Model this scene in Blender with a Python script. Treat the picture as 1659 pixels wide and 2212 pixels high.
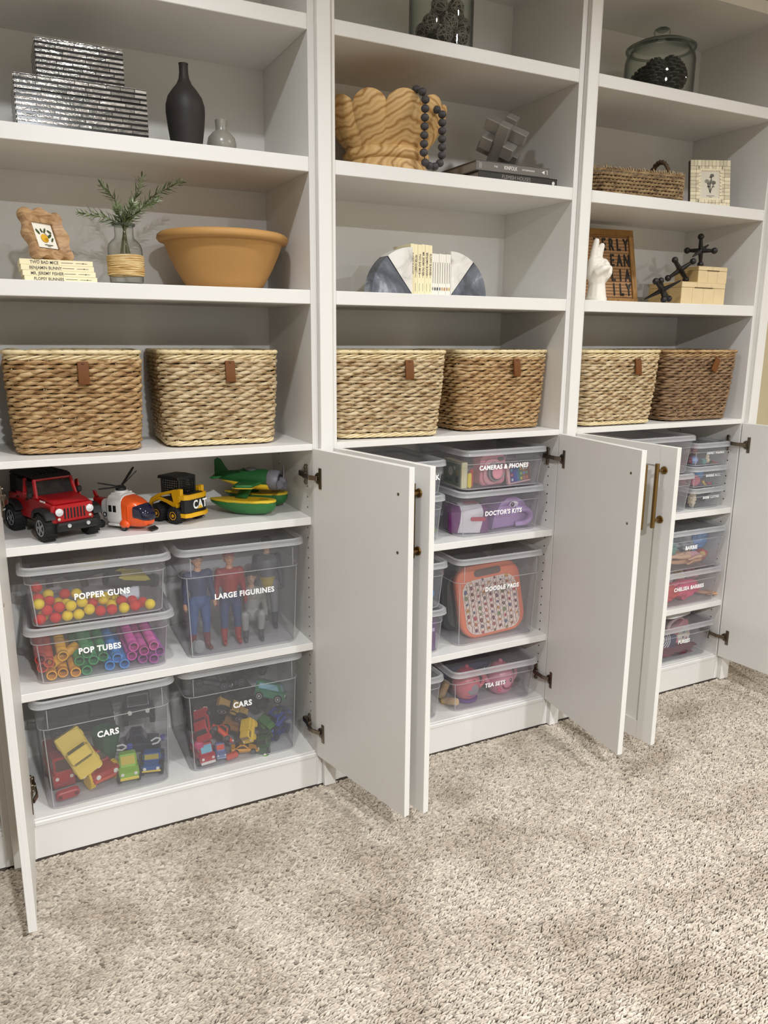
import bpy, math, random
from mathutils import Vector, Matrix, Euler, noise
for _o in list(bpy.data.objects):
    bpy.data.objects.remove(_o)
SC = bpy.context.scene
COL = SC.collection
PI = math.pi
random.seed(7)

# ---------------------------------------------------------------- camera
cd = bpy.data.cameras.new('camera')
cam = bpy.data.objects.new('camera', cd)
COL.objects.link(cam)
SC.camera = cam
cd.sensor_fit = 'VERTICAL'
cd.sensor_height = 36.0
cd.lens = 36.0 * 1669.53 / 2212
cd.clip_start = 0.02
_yaw, _pit, _rol = 0.47000, -0.22280, 0.0077
_f = Vector((math.sin(_yaw) * math.cos(_pit), math.cos(_yaw) * math.cos(_pit), math.sin(_pit)))
_r = Vector((math.cos(_yaw), -math.sin(_yaw), 0))
_u = _r.cross(_f)
_r2 = _r * math.cos(_rol) + _u * math.sin(_rol)
_u2 = -_r * math.sin(_rol) + _u * math.cos(_rol)
cam.matrix_world = Matrix(((_r2.x, _u2.x, -_f.x, -0.9078), (_r2.y, _u2.y, -_f.y, -2.0984), (_r2.z, _u2.z, -_f.z, 1.4163), (0, 0, 0, 1)))

# ---------------------------------------------------------------- world, lamps, exposure
w = bpy.data.worlds.new('world')
SC.world = w
w.use_nodes = True
w.node_tree.nodes['Background'].inputs[0].default_value = (1.0, 0.94, 0.86, 1)
w.node_tree.nodes['Background'].inputs[1].default_value = 0.02
SC.view_settings.view_transform = 'Standard'
SC.view_settings.look = 'None'
SC.view_settings.gamma = 1.0
SC.view_settings.use_curve_mapping = False
SC.view_settings.exposure = -0.15
SC.cycles.transparent_max_bounces = 40
SC.cycles.max_bounces = 10
SC.cycles.diffuse_bounces = 5
SC.cycles.glossy_bounces = 4
SC.cycles.caustics_reflective = False
SC.cycles.caustics_refractive = False
CEIL = 2.62
# recessed ceiling lamps: (x, y, watts)
LAMPS = [(-0.55, -0.81, 15), (0.93, -0.81, 11), (2.41, -0.81, 9.5),
         (-0.62, -3.42, 150), (1.05, -3.42, 92), (2.70, -3.42, 60)]
def lamp_light(i, x, y, watts):
    ld = bpy.data.lights.new('downlight', 'AREA')
    ld.shape = 'DISK'
    ld.size = 0.11
    ld.energy = watts
    ld.color = (0.955, 0.985, 1.035)
    ld.spread = math.radians(165)
    lo = bpy.data.objects.new('downlight', ld)
    COL.objects.link(lo)
    lo.location = (x, y, CEIL - 0.012)
for _i, _l in enumerate(LAMPS):
    lamp_light(_i, *_l)

# ---------------------------------------------------------------- colour and material helpers
def lin(h):
    h = h.lstrip('#')
    o = []
    for k in (0, 2, 4):
        c = int(h[k:k + 2], 16) / 255
        o.append(c / 12.92 if c <= 0.04045 else ((c + 0.055) / 1.055) ** 2.4)
    return (o[0], o[1], o[2], 1.0)

MATS = {}
def _new(name):
    m = bpy.data.materials.new(name)
    m.use_nodes = True
    nt = m.node_tree
    b = nt.nodes['Principled BSDF']
    return m, nt, b

def _coords(nt, scale=(1, 1, 1), rot=(0, 0, 0), kind='Object'):
    tc = nt.nodes.new('ShaderNodeTexCoord')
    mp = nt.nodes.new('ShaderNodeMapping')
    mp.inputs['Scale'].default_value = scale
    mp.inputs['Rotation'].default_value = rot
    nt.links.new(tc.outputs[kind], mp.inputs['Vector'])
    return mp.outputs[0]

def _noise(nt, vec, scale, detail=3, rough=0.55, dist=0.0):
    n = nt.nodes.new('ShaderNodeTexNoise')
    n.inputs['Scale'].default_value = scale
    n.inputs['Detail'].default_value = detail
    n.inputs['Roughness'].default_value = rough
    n.inputs['Distortion'].default_value = dist
    nt.links.new(vec, n.inputs['Vector'])
    return n.outputs[0]

def _ramp(nt, fac, stops):
    r = nt.nodes.new('ShaderNodeValToRGB')
    e = r.color_ramp.elements
    while len(e) > 1:
        e.remove(e[-1])
    e[0].position = stops[0][0]
    e[0].color = lin(stops[0][1])
    for p, c in stops[1:]:
        k = e.new(p)
        k.color = lin(c)
    nt.links.new(fac, r.inputs[0])
    return r.outputs[0]

def _bump(nt, b, h, strength, dist=0.002):
    bp = nt.nodes.new('ShaderNodeBump')
    bp.inputs['Strength'].default_value = strength
    bp.inputs['Distance'].default_value = dist
    nt.links.new(h, bp.inputs['Height'])
    nt.links.new(bp.outputs[0], b.inputs['Normal'])

def mat(hexc, rough=0.5, metal=0.0, var=0.0, vscale=20, bump=0.0, bscale=300, coat=0.0, spec=0.5):
    """plain coloured material with optional tone variation and fine relief"""
    key = (hexc, rough, metal, var, vscale, bump, bscale, coat, spec)
    if key in MATS:
        return MATS[key]
    m, nt, b = _new('mat_' + hexc.strip('#'))
    c = lin(hexc)
    b.inputs['Base Color'].default_value = c
    b.inputs['Roughness'].default_value = rough
    b.inputs['Metallic'].default_value = metal
    b.inputs['Coat Weight'].default_value = coat
    b.inputs['Specular IOR Level'].default_value = spec
    if var or bump:
        v = _coords(nt)
    if var:
        n = _noise(nt, v, vscale)
        mx = nt.nodes.new('ShaderNodeMix')
        mx.data_type = 'RGBA'
        mx.inputs[6].default_value = tuple(x * (1 - var) for x in c[:3]) + (1,)
        mx.inputs[7].default_value = tuple(min(1, x * (1 + var)) for x in c[:3]) + (1,)
        nt.links.new(n, mx.inputs[0])
        nt.links.new(mx.outputs[2], b.inputs['Base Color'])
    if bump:
        _bump(nt, b, _noise(nt, v, bscale, 2), bump)
    MATS[key] = m
    return m

def vmat(rough=0.45, spec=0.5, coat=0.0):
    """colour comes from the per-face colour attribute"""
    key = ('v', rough, spec, coat)
    if key in MATS:
        return MATS[key]
    m, nt, b = _new('painted')
    a = nt.nodes.new('ShaderNodeAttribute')
    a.attribute_name = 'Col'
    nt.links.new(a.outputs['Color'], b.inputs['Base Color'])
    b.inputs['Roughness'].default_value = rough
    b.inputs['Specular IOR Level'].default_value = spec
    b.inputs['Coat Weight'].default_value = coat
    MATS[key] = m
    return m

def clear(name, tint, haze, hazecol='#e8e8ea', gloss=0.06, rough=0.08, edge=None):
    """clear or cloudy plastic and glass: see-through, a little haze, reflections at grazing angles"""
    if name in MATS:
        return MATS[name]
    m = bpy.data.materials.new(name)
    m.use_nodes = True
    nt = m.node_tree
    nt.nodes.clear()
    out = nt.nodes.new('ShaderNodeOutputMaterial')
    tr = nt.nodes.new('ShaderNodeBsdfTransparent')
    tr.inputs[0].default_value = lin(tint)
    df = nt.nodes.new('ShaderNodeBsdfDiffuse')
    df.inputs[0].default_value = lin(hazecol)
    tl = nt.nodes.new('ShaderNodeBsdfTranslucent')
    tl.inputs[0].default_value = lin(hazecol)
    m0 = nt.nodes.new('ShaderNodeMixShader')
    m0.inputs[0].default_value = 0.5
    nt.links.new(df.outputs[0], m0.inputs[1])
    nt.links.new(tl.outputs[0], m0.inputs[2])
    m1 = nt.nodes.new('ShaderNodeMixShader')
    m1.inputs[0].default_value = haze
    nt.links.new(tr.outputs[0], m1.inputs[1])
    nt.links.new(m0.outputs[0], m1.inputs[2])
    gl = nt.nodes.new('ShaderNodeBsdfGlossy')
    gl.inputs['Roughness'].default_value = rough
    lw = nt.nodes.new('ShaderNodeLayerWeight')
    lw.inputs[0].default_value = 0.5
    pw = nt.nodes.new('ShaderNodeMath')
    pw.operation = 'POWER'
    pw.inputs[1].default_value = 4.0
    nt.links.new(lw.outputs['Facing'], pw.inputs[0])
    mm = nt.nodes.new('ShaderNodeMath')
    mm.operation = 'MULTIPLY_ADD'
    mm.inputs[1].default_value = 0.55
    mm.inputs[2].default_value = gloss * 0.5
    nt.links.new(pw.outputs[0], mm.inputs[0])
    if edge:
        p2 = nt.nodes.new('ShaderNodeMath')
        p2.operation = 'POWER'
        p2.inputs[1].default_value = 3.0
        nt.links.new(lw.outputs['Facing'], p2.inputs[0])
        ec = nt.nodes.new('ShaderNodeMix')
        ec.data_type = 'RGBA'
        ec.inputs[6].default_value = lin(tint)
        ec.inputs[7].default_value = lin(edge)
        nt.links.new(p2.outputs[0], ec.inputs[0])
        nt.links.new(ec.outputs[2], tr.inputs[0])
    m2 = nt.nodes.new('ShaderNodeMixShader')
    nt.links.new(mm.outputs[0], m2.inputs[0])
    nt.links.new(m1.outputs[0], m2.inputs[1])
    nt.links.new(gl.outputs[0], m2.inputs[2])
    nt.links.new(m2.outputs[0], out.inputs[0])
    MATS[name] = m
    return m

def textured(name, fn):
    if name not in MATS:
        m, nt, b = _new(name)
        fn(nt, b)
        MATS[name] = m
    return MATS[name]

def m_wood(name, stops, scale=(1, 6, 6), ns=9, rough=0.55, dist=2.5, rot=(0, 0, 0)):
    def fn(nt, b):
        v = _coords(nt, scale, rot)
        n = _noise(nt, v, ns, 4, 0.6, dist)
        c = _ramp(nt, n, stops)
        nt.links.new(c, b.inputs['Base Color'])
        b.inputs['Roughness'].default_value = rough
        _bump(nt, b, n, 0.15, 0.001)
    return textured(name, fn)

def obj_tone(nt, b, lo, hi):
    oi = nt.nodes.new('ShaderNodeObjectInfo')
    mr = nt.nodes.new('ShaderNodeMapRange')
    mr.inputs[3].default_value = lo
    mr.inputs[4].default_value = hi
    nt.links.new(oi.outputs['Random'], mr.inputs[0])
    mx = nt.nodes.new('ShaderNodeMix')
    mx.data_type = 'RGBA'
    mx.blend_type = 'MULTIPLY'
    mx.inputs[0].default_value = 1.0
    src = b.inputs['Base Color']
    if src.is_linked:
        nt.links.new(src.links[0].from_socket, mx.inputs[6])
    else:
        mx.inputs[6].default_value = src.default_value
    nt.links.new(mr.outputs[0], mx.inputs[7])
    nt.links.new(mx.outputs[2], src)

def m_marble(name, stops, rough=0.3, scale=14):
    def fn(nt, b):
        v = _coords(nt)
        n = _noise(nt, v, scale, 6, 0.6, 0.7)
        c = _ramp(nt, n, stops)
        nt.links.new(c, b.inputs['Base Color'])
        b.inputs['Roughness'].default_value = rough
    return textured(name, fn)

# ---------------------------------------------------------------- mesh builder
def inset2(poly, d):
    n = len(poly)
    A = sum(poly[i][0] * poly[(i + 1) % n][1] - poly[(i + 1) % n][0] * poly[i][1] for i in range(n))
    s = 1 if A > 0 else -1
    out = []
    for i in range(n):
        p0, p1, p2 = Vector(poly[i - 1]), Vector(poly[i]), Vector(poly[(i + 1) % n])
        e1 = (p1 - p0).normalized() if (p1 - p0).length > 1e-9 else Vector((1, 0))
        e2 = (p2 - p1).normalized() if (p2 - p1).length > 1e-9 else e1
        n1, n2 = Vector((-e1.y, e1.x)) * s, Vector((-e2.y, e2.x)) * s
        b = n1 + n2
        if b.length < 1e-6:
            b = n1
        b = b.normalized()
        k = max(0.4, b.dot(n1))
        out.append(tuple(p1 + b * (d / k)))
    return out

def rrect(w, d, r, n=4, cx=0, cy=0):
    """rounded rectangle, centred"""
    r = min(r, w / 2 - 1e-5, d / 2 - 1e-5)
    pts = []
    for qx, qy, a0 in ((1, 1, 0), (-1, 1, 90), (-1, -1, 180), (1, -1, 270)):
        for k in range(n + 1):
            a = math.radians(a0 + 90 * k / n)
            pts.append((cx + qx * (w / 2 - r) + r * math.cos(a), cy + qy * (d / 2 - r) + r * math.sin(a)))
    return pts

def circ(r, n, cx=0, cy=0, a0=0):
    return [(cx + r * math.cos(a0 + 2 * PI * k / n), cy + r * math.sin(a0 + 2 * PI * k / n)) for k in range(n)]

class MB:
    def __init__(s, M=None):
        s.v = []; s.f = []; s.c = []; s.M = M or Matrix(); s.col = (0.8, 0.8, 0.8, 1); s.used = False
    def color(s, h):
        s.col = lin(h); s.used = True
        return s
    def at(s, loc=(0, 0, 0), rot=(0, 0, 0), scale=1.0):
        s.M = Matrix.Translation(loc) @ Euler(rot).to_matrix().to_4x4() @ (Matrix.Scale(scale, 4) if not isinstance(scale, tuple) else Matrix.Diagonal((*scale, 1)))
        return s
    def add(s, verts, faces):
        o = len(s.v)
        M = s.M
        s.v.extend([tuple(M @ Vector(p)) for p in verts])
        s.f.extend([tuple(i + o for i in f) for f in faces])
        s.c.extend([s.col] * len(faces))
        return s
    def box(s, c, size, bev=0.0, rot=None):
        R = Euler(rot).to_matrix() if rot else None
        h = [x / 2 for x in size]
        b = min(bev, min(h) * 0.98)
        vs, fs = [], []
        if b <= 0:
            for sx in (-1, 1):
                for sy in (-1, 1):
                    for sz in (-1, 1):
                        vs.append(Vector((sx * h[0], sy * h[1], sz * h[2])))
            fs = [(0, 1, 3, 2), (4, 6, 7, 5), (0, 4, 5, 1), (2, 3, 7, 6), (0, 2, 6, 4), (1, 5, 7, 3)]
        else:
            idx = {}
            for sx in (-1, 1):
                for sy in (-1, 1):
                    for sz in (-1, 1):
                        for a in range(3):
                            sg = (sx, sy, sz)
                            idx[(sx, sy, sz, a)] = len(vs)
                            vs.append(Vector([sg[k] * (h[k] if k == a else h[k] - b) for k in range(3)]))
            for a in range(3):
                p, q = [k for k in range(3) if k != a]
                for sa in (-1, 1):
                    f = []
                    for sp, sq in ((-1, -1), (1, -1), (1, 1), (-1, 1)):
                        sg = [0, 0, 0]; sg[a] = sa; sg[p] = sp; sg[q] = sq
                        f.append(idx[(*sg, a)])
                    fs.append(tuple(f))
                for sp in (-1, 1):
                    for sq in (-1, 1):
                        sg = [0, 0, 0]; sg[p] = sp; sg[q] = sq
                        lo = list(sg); lo[a] = -1; hi = list(sg); hi[a] = 1
                        fs.append((idx[(*lo, p)], idx[(*hi, p)], idx[(*hi, q)], idx[(*lo, q)]))
            for sx in (-1, 1):
                for sy in (-1, 1):
                    for sz in (-1, 1):
                        fs.append(tuple(idx[(sx, sy, sz, a)] for a in range(3)))
        cc = Vector(c)
        vs = [(R @ p if R else p) + cc for p in vs]
        return s.add(vs, fs)
    def loft(s, loops, cap0=True, cap1=True, closed=True):
        n = len(loops[0])
        vs = [p for L in loops for p in L]
        fs = []
        for i in range(len(loops) - 1):
            for k in range(n if closed else n - 1):
                k2 = (k + 1) % n
                fs.append((i * n + k, i * n + k2, (i + 1) * n + k2, (i + 1) * n + k))
        if cap0:
            fs.append(tuple(range(n - 1, -1, -1)))
        if cap1:
            o = (len(loops) - 1) * n
            fs.append(tuple(range(o, o + n)))
        return s.add(vs, fs)
    def lathe(s, prof, n=32, c=(0, 0, 0), axis='z', squash=1.0, cap=True):
        loops = []
        for r, z in prof:
            r = max(r, 1e-5)
            L = []
            for k in range(n):
                a = 2 * PI * k / n
                x, y = r * math.cos(a), r * math.sin(a) * squash
                p = (x, y, z) if axis == 'z' else ((x, z, y) if axis == 'y' else (z, x, y))
                L.append((p[0] + c[0], p[1] + c[1], p[2] + c[2]))
            loops.append(L)
        return s.loft(loops, cap, cap)
    def cyl(s, p0, p1, r0, r1=None, n=16, cap=True):
        r1 = r0 if r1 is None else r1
        return s.tube([p0, p1], [r0, r1], n, cap=cap)
    def tube(s, pts, r, n=8, closed=False, cap=True, flat=1.0):
        P = [Vector(p) for p in pts]
        m = len(P)
        R = r if isinstance(r, (list, tuple)) else [r] * m
        up = None
        loops = []
        for i in range(m):
            if closed:
                t = P[(i + 1) % m] - P[i - 1]
            else:
                t = P[min(i + 1, m - 1)] - P[max(i - 1, 0)]
            t = t.normalized() if t.length > 1e-9 else Vector((0, 0, 1))
            if up is None:
                up = Vector((0, 0, 1)) if abs(t.z) < 0.9 else Vector((1, 0, 0))
            x = up - t * up.dot(t)
            if x.length < 1e-6:
                x = t.orthogonal()
            x.normalize()
            y = t.cross(x)
            up = x
            loops.append([tuple(P[i] + (x * math.cos(2 * PI * k / n) + y * math.sin(2 * PI * k / n) * flat) * R[i]) for k in range(n)])
        if closed:
            loops.append(loops[0])
            return s.loft(loops, False, False)
        return s.loft(loops, cap, cap)
    def sphere(s, c, r, nu=16, nv=10, rot=None):
        rx, ry, rz = (r, r, r) if not isinstance(r, (tuple, list)) else r
        R = Euler(rot).to_matrix() if rot else None
        vs, fs = [], []
        C = Vector(c)
        def P(x, y, z):
            p = Vector((x * rx, y * ry, z * rz))
            return (R @ p if R else p) + C
        vs.append(P(0, 0, -1))
        for j in range(1, nv):
            ph = -PI / 2 + PI * j / nv
            for i in range(nu):
                a = 2 * PI * i / nu
                vs.append(P(math.cos(ph) * math.cos(a), math.cos(ph) * math.sin(a), math.sin(ph)))
        vs.append(P(0, 0, 1))
        for i in range(nu):
            fs.append((0, 1 + (i + 1) % nu, 1 + i))
        for j in range(nv - 2):
            for i in range(nu):
                a, b = 1 + j * nu + i, 1 + j * nu + (i + 1) % nu
                fs.append((a, b, b + nu, a + nu))
        t = len(vs) - 1
        o = 1 + (nv - 2) * nu
        for i in range(nu):
            fs.append((o + i, o + (i + 1) % nu, t))
        return s.add(vs, fs)
    def prism(s, poly, a0, a1, axis='x', bev=0.0, taper=None):
        """2-D outline extruded along an axis; taper=(cu,cv,k) shrinks the a1 end"""
        def P(u, v, a):
            return (a, u, v) if axis == 'x' else ((u, a, v) if axis == 'y' else (u, v, a))
        seq = [(a0, poly), (a1, poly)]
        if bev > 0:
            sg = 1 if a1 > a0 else -1
            ins = inset2(poly, bev)
            seq = [(a0, ins), (a0 + sg * bev, poly), (a1 - sg * bev, poly), (a1, ins)]
        return s.loft([[P(u, v, a) for u, v in pl] for a, pl in seq])
    def text(s, t, size, loc, rot=(PI / 2, 0, 0), ext=0.0004, bold=0.0, align='CENTER', sx=1.0, shear=0.0, valign='CENTER'):
        vs, fs = text_geo(t, bold, align, shear, valign)
        M0 = s.M
        s.M = M0 @ Matrix.Translation(loc) @ Euler(rot).to_matrix().to_4x4() @ Matrix.Diagonal((size * sx, size, ext / 0.02, 1))
        s.add(vs, fs)
        s.M = M0
        return s
    def build(s, name, material, parent=None, smooth=35, loc=None, rot=None, weld=False):
        me = bpy.data.meshes.new(name)
        me.from_pydata(s.v, [], s.f)
        import bmesh
        bm = bmesh.new()
        bm.from_mesh(me)
        if weld:
            bmesh.ops.remove_doubles(bm, verts=bm.verts, dist=1e-5)
        bmesh.ops.recalc_face_normals(bm, faces=bm.faces)
        if smooth:
            th = math.radians(smooth)
            for fc in bm.faces:
                fc.smooth = True
            for e in bm.edges:
                if len(e.link_faces) == 2:
                    e.smooth = e.calc_face_angle(0) < th
                else:
                    e.smooth = False
        bm.to_mesh(me)
        bm.free()
        if s.used and not weld:
            at = me.color_attributes.new('Col', 'FLOAT_COLOR', 'CORNER')
            buf = []
            for p, c in zip(me.polygons, s.c):
                buf.extend(list(c) * p.loop_total)
            at.data.foreach_set('color', buf)
        me.materials.append(material)
        o = bpy.data.objects.new(name, me)
        COL.objects.link(o)
        if parent:
            o.parent = parent
        if loc:
            o.location = loc
        if rot:
            o.rotation_euler = rot
        return o

_TXT = {}
def text_geo(t, bold, align, shear, valign):
    key = (t, bold, align, shear, valign)
    if key in _TXT:
        return _TXT[key]
    cu = bpy.data.curves.new('lettering', 'FONT')
    cu.body = t
    cu.size = 1.0
    cu.extrude = 0.01
    cu.offset = bold
    cu.shear = shear
    cu.space_character = 1.1 if bold > 0.02 else 1.0
    cu.align_x = align
    cu.align_y = valign
    cu.resolution_u = 3
    ob = bpy.data.objects.new('lettering', cu)
    COL.objects.link(ob)
    dg = bpy.context.evaluated_depsgraph_get()
    me = bpy.data.meshes.new_from_object(ob.evaluated_get(dg))
    vs = [tuple(v.co) for v in me.vertices]
    fs = [tuple(p.vertices) for p in me.polygons]
    bpy.data.objects.remove(ob)
    bpy.data.curves.remove(cu)
    bpy.data.meshes.remove(me)
    _TXT[key] = (vs, fs)
    return vs, fs

def tag(o, label=None, cat=None, group=None, kind=None):
    if label: o['label'] = label
    if cat: o['category'] = cat
    if group: o['group'] = group
    if kind: o['kind'] = kind
    return o

def thing(name, label, cat, loc=(0, 0, 0), rot=0.0, group=None, scale=None):
    o = bpy.data.objects.new(name, None)
    COL.objects.link(o)
    o.empty_display_size = 0.02
    o.location = loc
    o.rotation_euler = rot if isinstance(rot, tuple) else (0, 0, rot)
    if scale:
        o.scale = (scale, scale, scale)
    return tag(o, label, cat, group)

def copy_tree(o, parent=None):
    c = o.copy()
    COL.objects.link(c)
    if parent:
        c.parent = parent
    for ch in list(o.children):
        copy_tree(ch, c)
    return c

def clone_part(o, parent, loc=None, rot=None):
    c = o.copy()
    COL.objects.link(c)
    c.parent = parent
    if loc is not None:
        c.location = loc
    if rot is not None:
        c.rotation_euler = rot
    return c

def organic(name, caps, voxel, parent=None, material=None, smooth_it=3, colors=True):
    """one continuous body grown from capsules (p0, p1, r0, r1, colour)"""
    mb = MB()
    for cp in caps:
        p0, p1, r0, r1 = cp[:4]
        mb.sphere(p0, r0, 12, 8)
        if (Vector(p1) - Vector(p0)).length > 1e-6:
            mb.cyl(p0, p1, r0, r1, 12)
            mb.sphere(p1, r1, 12, 8)
    o = mb.build(name, material or vmat(0.5), parent, smooth=0)
    md = o.modifiers.new('r', 'REMESH')
    md.mode = 'VOXEL'
    md.voxel_size = voxel
    if smooth_it:
        sm = o.modifiers.new('s', 'SMOOTH')
        sm.iterations = smooth_it
        sm.factor = 0.5
    dg = bpy.context.evaluated_depsgraph_get()
    me = bpy.data.meshes.new_from_object(o.evaluated_get(dg))
    o.modifiers.clear()
    old = o.data
    o.data = me
    bpy.data.meshes.remove(old)
    me.name = name
    for p in me.polygons:
        p.use_smooth = True
    if colors:
        cc = [(Vector(c[0]), Vector(c[1]), c[2], c[3], lin(c[4])) for c in caps]
        at = me.color_attributes.new('Col', 'FLOAT_COLOR', 'CORNER')
        buf = []
        for p in me.polygons:
            q = p.center
            best, bc = 1e9, None
            for a, b, r0, r1, col in cc:
                d = b - a
                L2 = d.length_squared
                t = 0 if L2 < 1e-12 else max(0, min(1, (q - a).dot(d) / L2))
                dist = (q - (a + d * t)).length - (r0 + (r1 - r0) * t)
                if dist < best:
                    best, bc = dist, col
            buf.extend(list(bc) * p.loop_total)
        at.data.foreach_set('color', buf)
    me.materials.clear()
    me.materials.append(material or vmat(0.5))
    return o
# ---------------------------------------------------------------- shared materials
WHITE = mat('#e3e0da', 0.42, var=0.02, vscale=6, bump=0.05, bscale=120)
WHITE_IN = mat('#dedbd5', 0.5, var=0.02, vscale=5, bump=0.06, bscale=150)
BRASS = mat('#8a6f45', 0.32, metal=1.0, var=0.12, vscale=60)
NICKEL = mat('#b9b2a4', 0.28, metal=1.0)
BRONZE = mat('#857a69', 0.3, metal=1.0, var=0.25, vscale=90)
BLACK = mat('#141414', 0.45)
VC = vmat(0.45)
VCG = vmat(0.28, 0.5)
VCM = vmat(0.75, 0.2)
TUB = clear('clear_plastic', '#fdfdfe', 0.10, gloss=0.05, rough=0.12)
LID = clear('cloudy_plastic', '#fcfcfe', 0.11, '#efefee', gloss=0.06, rough=0.15)
EDGE = clear('frosted_plastic', '#fafafc', 0.40, '#f6f6f5', gloss=0.06, rough=0.2)
GLASS = clear('clear_glass', '#fbfdfb', 0.006, gloss=0.05, rough=0.015, edge='#5f6a64')
GLASS_RIM = clear('thick_glass', '#d0d8d2', 0.08, '#aeb6b0', gloss=0.25, rough=0.03)
VINYL = mat('#f6f5f2', 0.4)
INK = mat('#2a2826', 0.6)

# ---------------------------------------------------------------- the room
def struct(name, mb, m):
    return tag(mb.build(name, m, smooth=0), kind='structure')
WALL = mat('#cdbf9d', 0.85, var=0.02, vscale=3, bump=0.08, bscale=220)
WALL2 = mat('#d9d6ce', 0.85, bump=0.08, bscale=220)
X0, X1, Y0, Y1 = -4.2, 3.6, -5.4, 0.42
struct('floor', MB().box(((X0 + X1) / 2, (Y0 + Y1) / 2, -0.035), (X1 - X0, Y1 - Y0, 0.05)), mat('#655a4e', 0.95))
struct('wall_back', MB().box(((X0 + X1) / 2, Y1 + 0.05, CEIL / 2), (X1 - X0, 0.1, CEIL)), WALL)
struct('wall_right', MB().box((X1 + 0.05, (Y0 + Y1) / 2, CEIL / 2), (0.1, Y1 - Y0, CEIL)), WALL)
struct('wall_left', MB().box((X0 - 0.05, (Y0 + Y1) / 2, CEIL / 2), (0.1, Y1 - Y0, CEIL)), WALL2)
struct('wall_front', MB().box(((X0 + X1) / 2, Y0 - 0.05, CEIL / 2), (X1 - X0, 0.1, CEIL)), WALL2)
struct('ceiling', MB().box(((X0 + X1) / 2, (Y0 + Y1) / 2, CEIL + 0.03), (X1 - X0, Y1 - Y0, 0.06)), mat('#ebe9e4', 0.9, bump=0.1, bscale=60))
struct('baseboard_right', MB().box((X1 - 0.008, (Y0 + Y1) / 2, 0.06), (0.016, Y1 - Y0, 0.12), 0.004), WHITE)
_bbx = (1.815 + X1) / 2
struct('baseboard_back', MB().box((_bbx, Y1 - 0.008, 0.06), (X1 - 1.815, 0.016, 0.12), 0.004), WHITE)
LNAME = ['before the left unit', 'before the middle unit', 'before the right unit']
for _i, (_x, _y, _w) in enumerate(LAMPS):
    t = thing('ceiling_downlight', 'round white recessed downlight, %s row, %s' % (('near', 'far')[_i // 3], LNAME[_i % 3]), 'ceiling light', (_x, _y, CEIL), group='recessed downlights in the ceiling')
    MB().lathe([(0.058, 0), (0.058, -0.004), (0.078, -0.006), (0.082, -0.002), (0.082, 0)], 28).build('trim_ring', WHITE, t)

# ---------------------------------------------------------------- carpet
def _carpet(nt, b):
    oi = nt.nodes.new('ShaderNodeObjectInfo')
    c = _ramp(nt, oi.outputs['Random'], [(0.0, '#847a6e'), (0.03, '#9d9386'), (0.10, '#b3a899'), (0.3, '#b9ad9e'), (0.65, '#c4b8a8'), (1.0, '#d2c7b8')])
    g = nt.nodes.new('ShaderNodeNewGeometry')
    n = _noise(nt, g.outputs['Position'], 3.4, 3, 0.55, 0.4)
    s = _ramp(nt, n, [(0.0, '#d6d0ca'), (0.36, '#e0dcd7'), (0.54, '#ffffff'), (1.0, '#ffffff')])
    mx = nt.nodes.new('ShaderNodeMix')
    mx.data_type = 'RGBA'
    mx.blend_type = 'MULTIPLY'
    mx.inputs[0].default_value = 1.0
    nt.links.new(c, mx.inputs[6])
    nt.links.new(s, mx.inputs[7])
    nt.links.new(mx.outputs[2], b.inputs['Base Color'])
    b.inputs['Roughness'].default_value = 0.95
    b.inputs['Specular IOR Level'].default_value = 0.1
CARPET = textured('carpet_yarn', _carpet)
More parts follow.
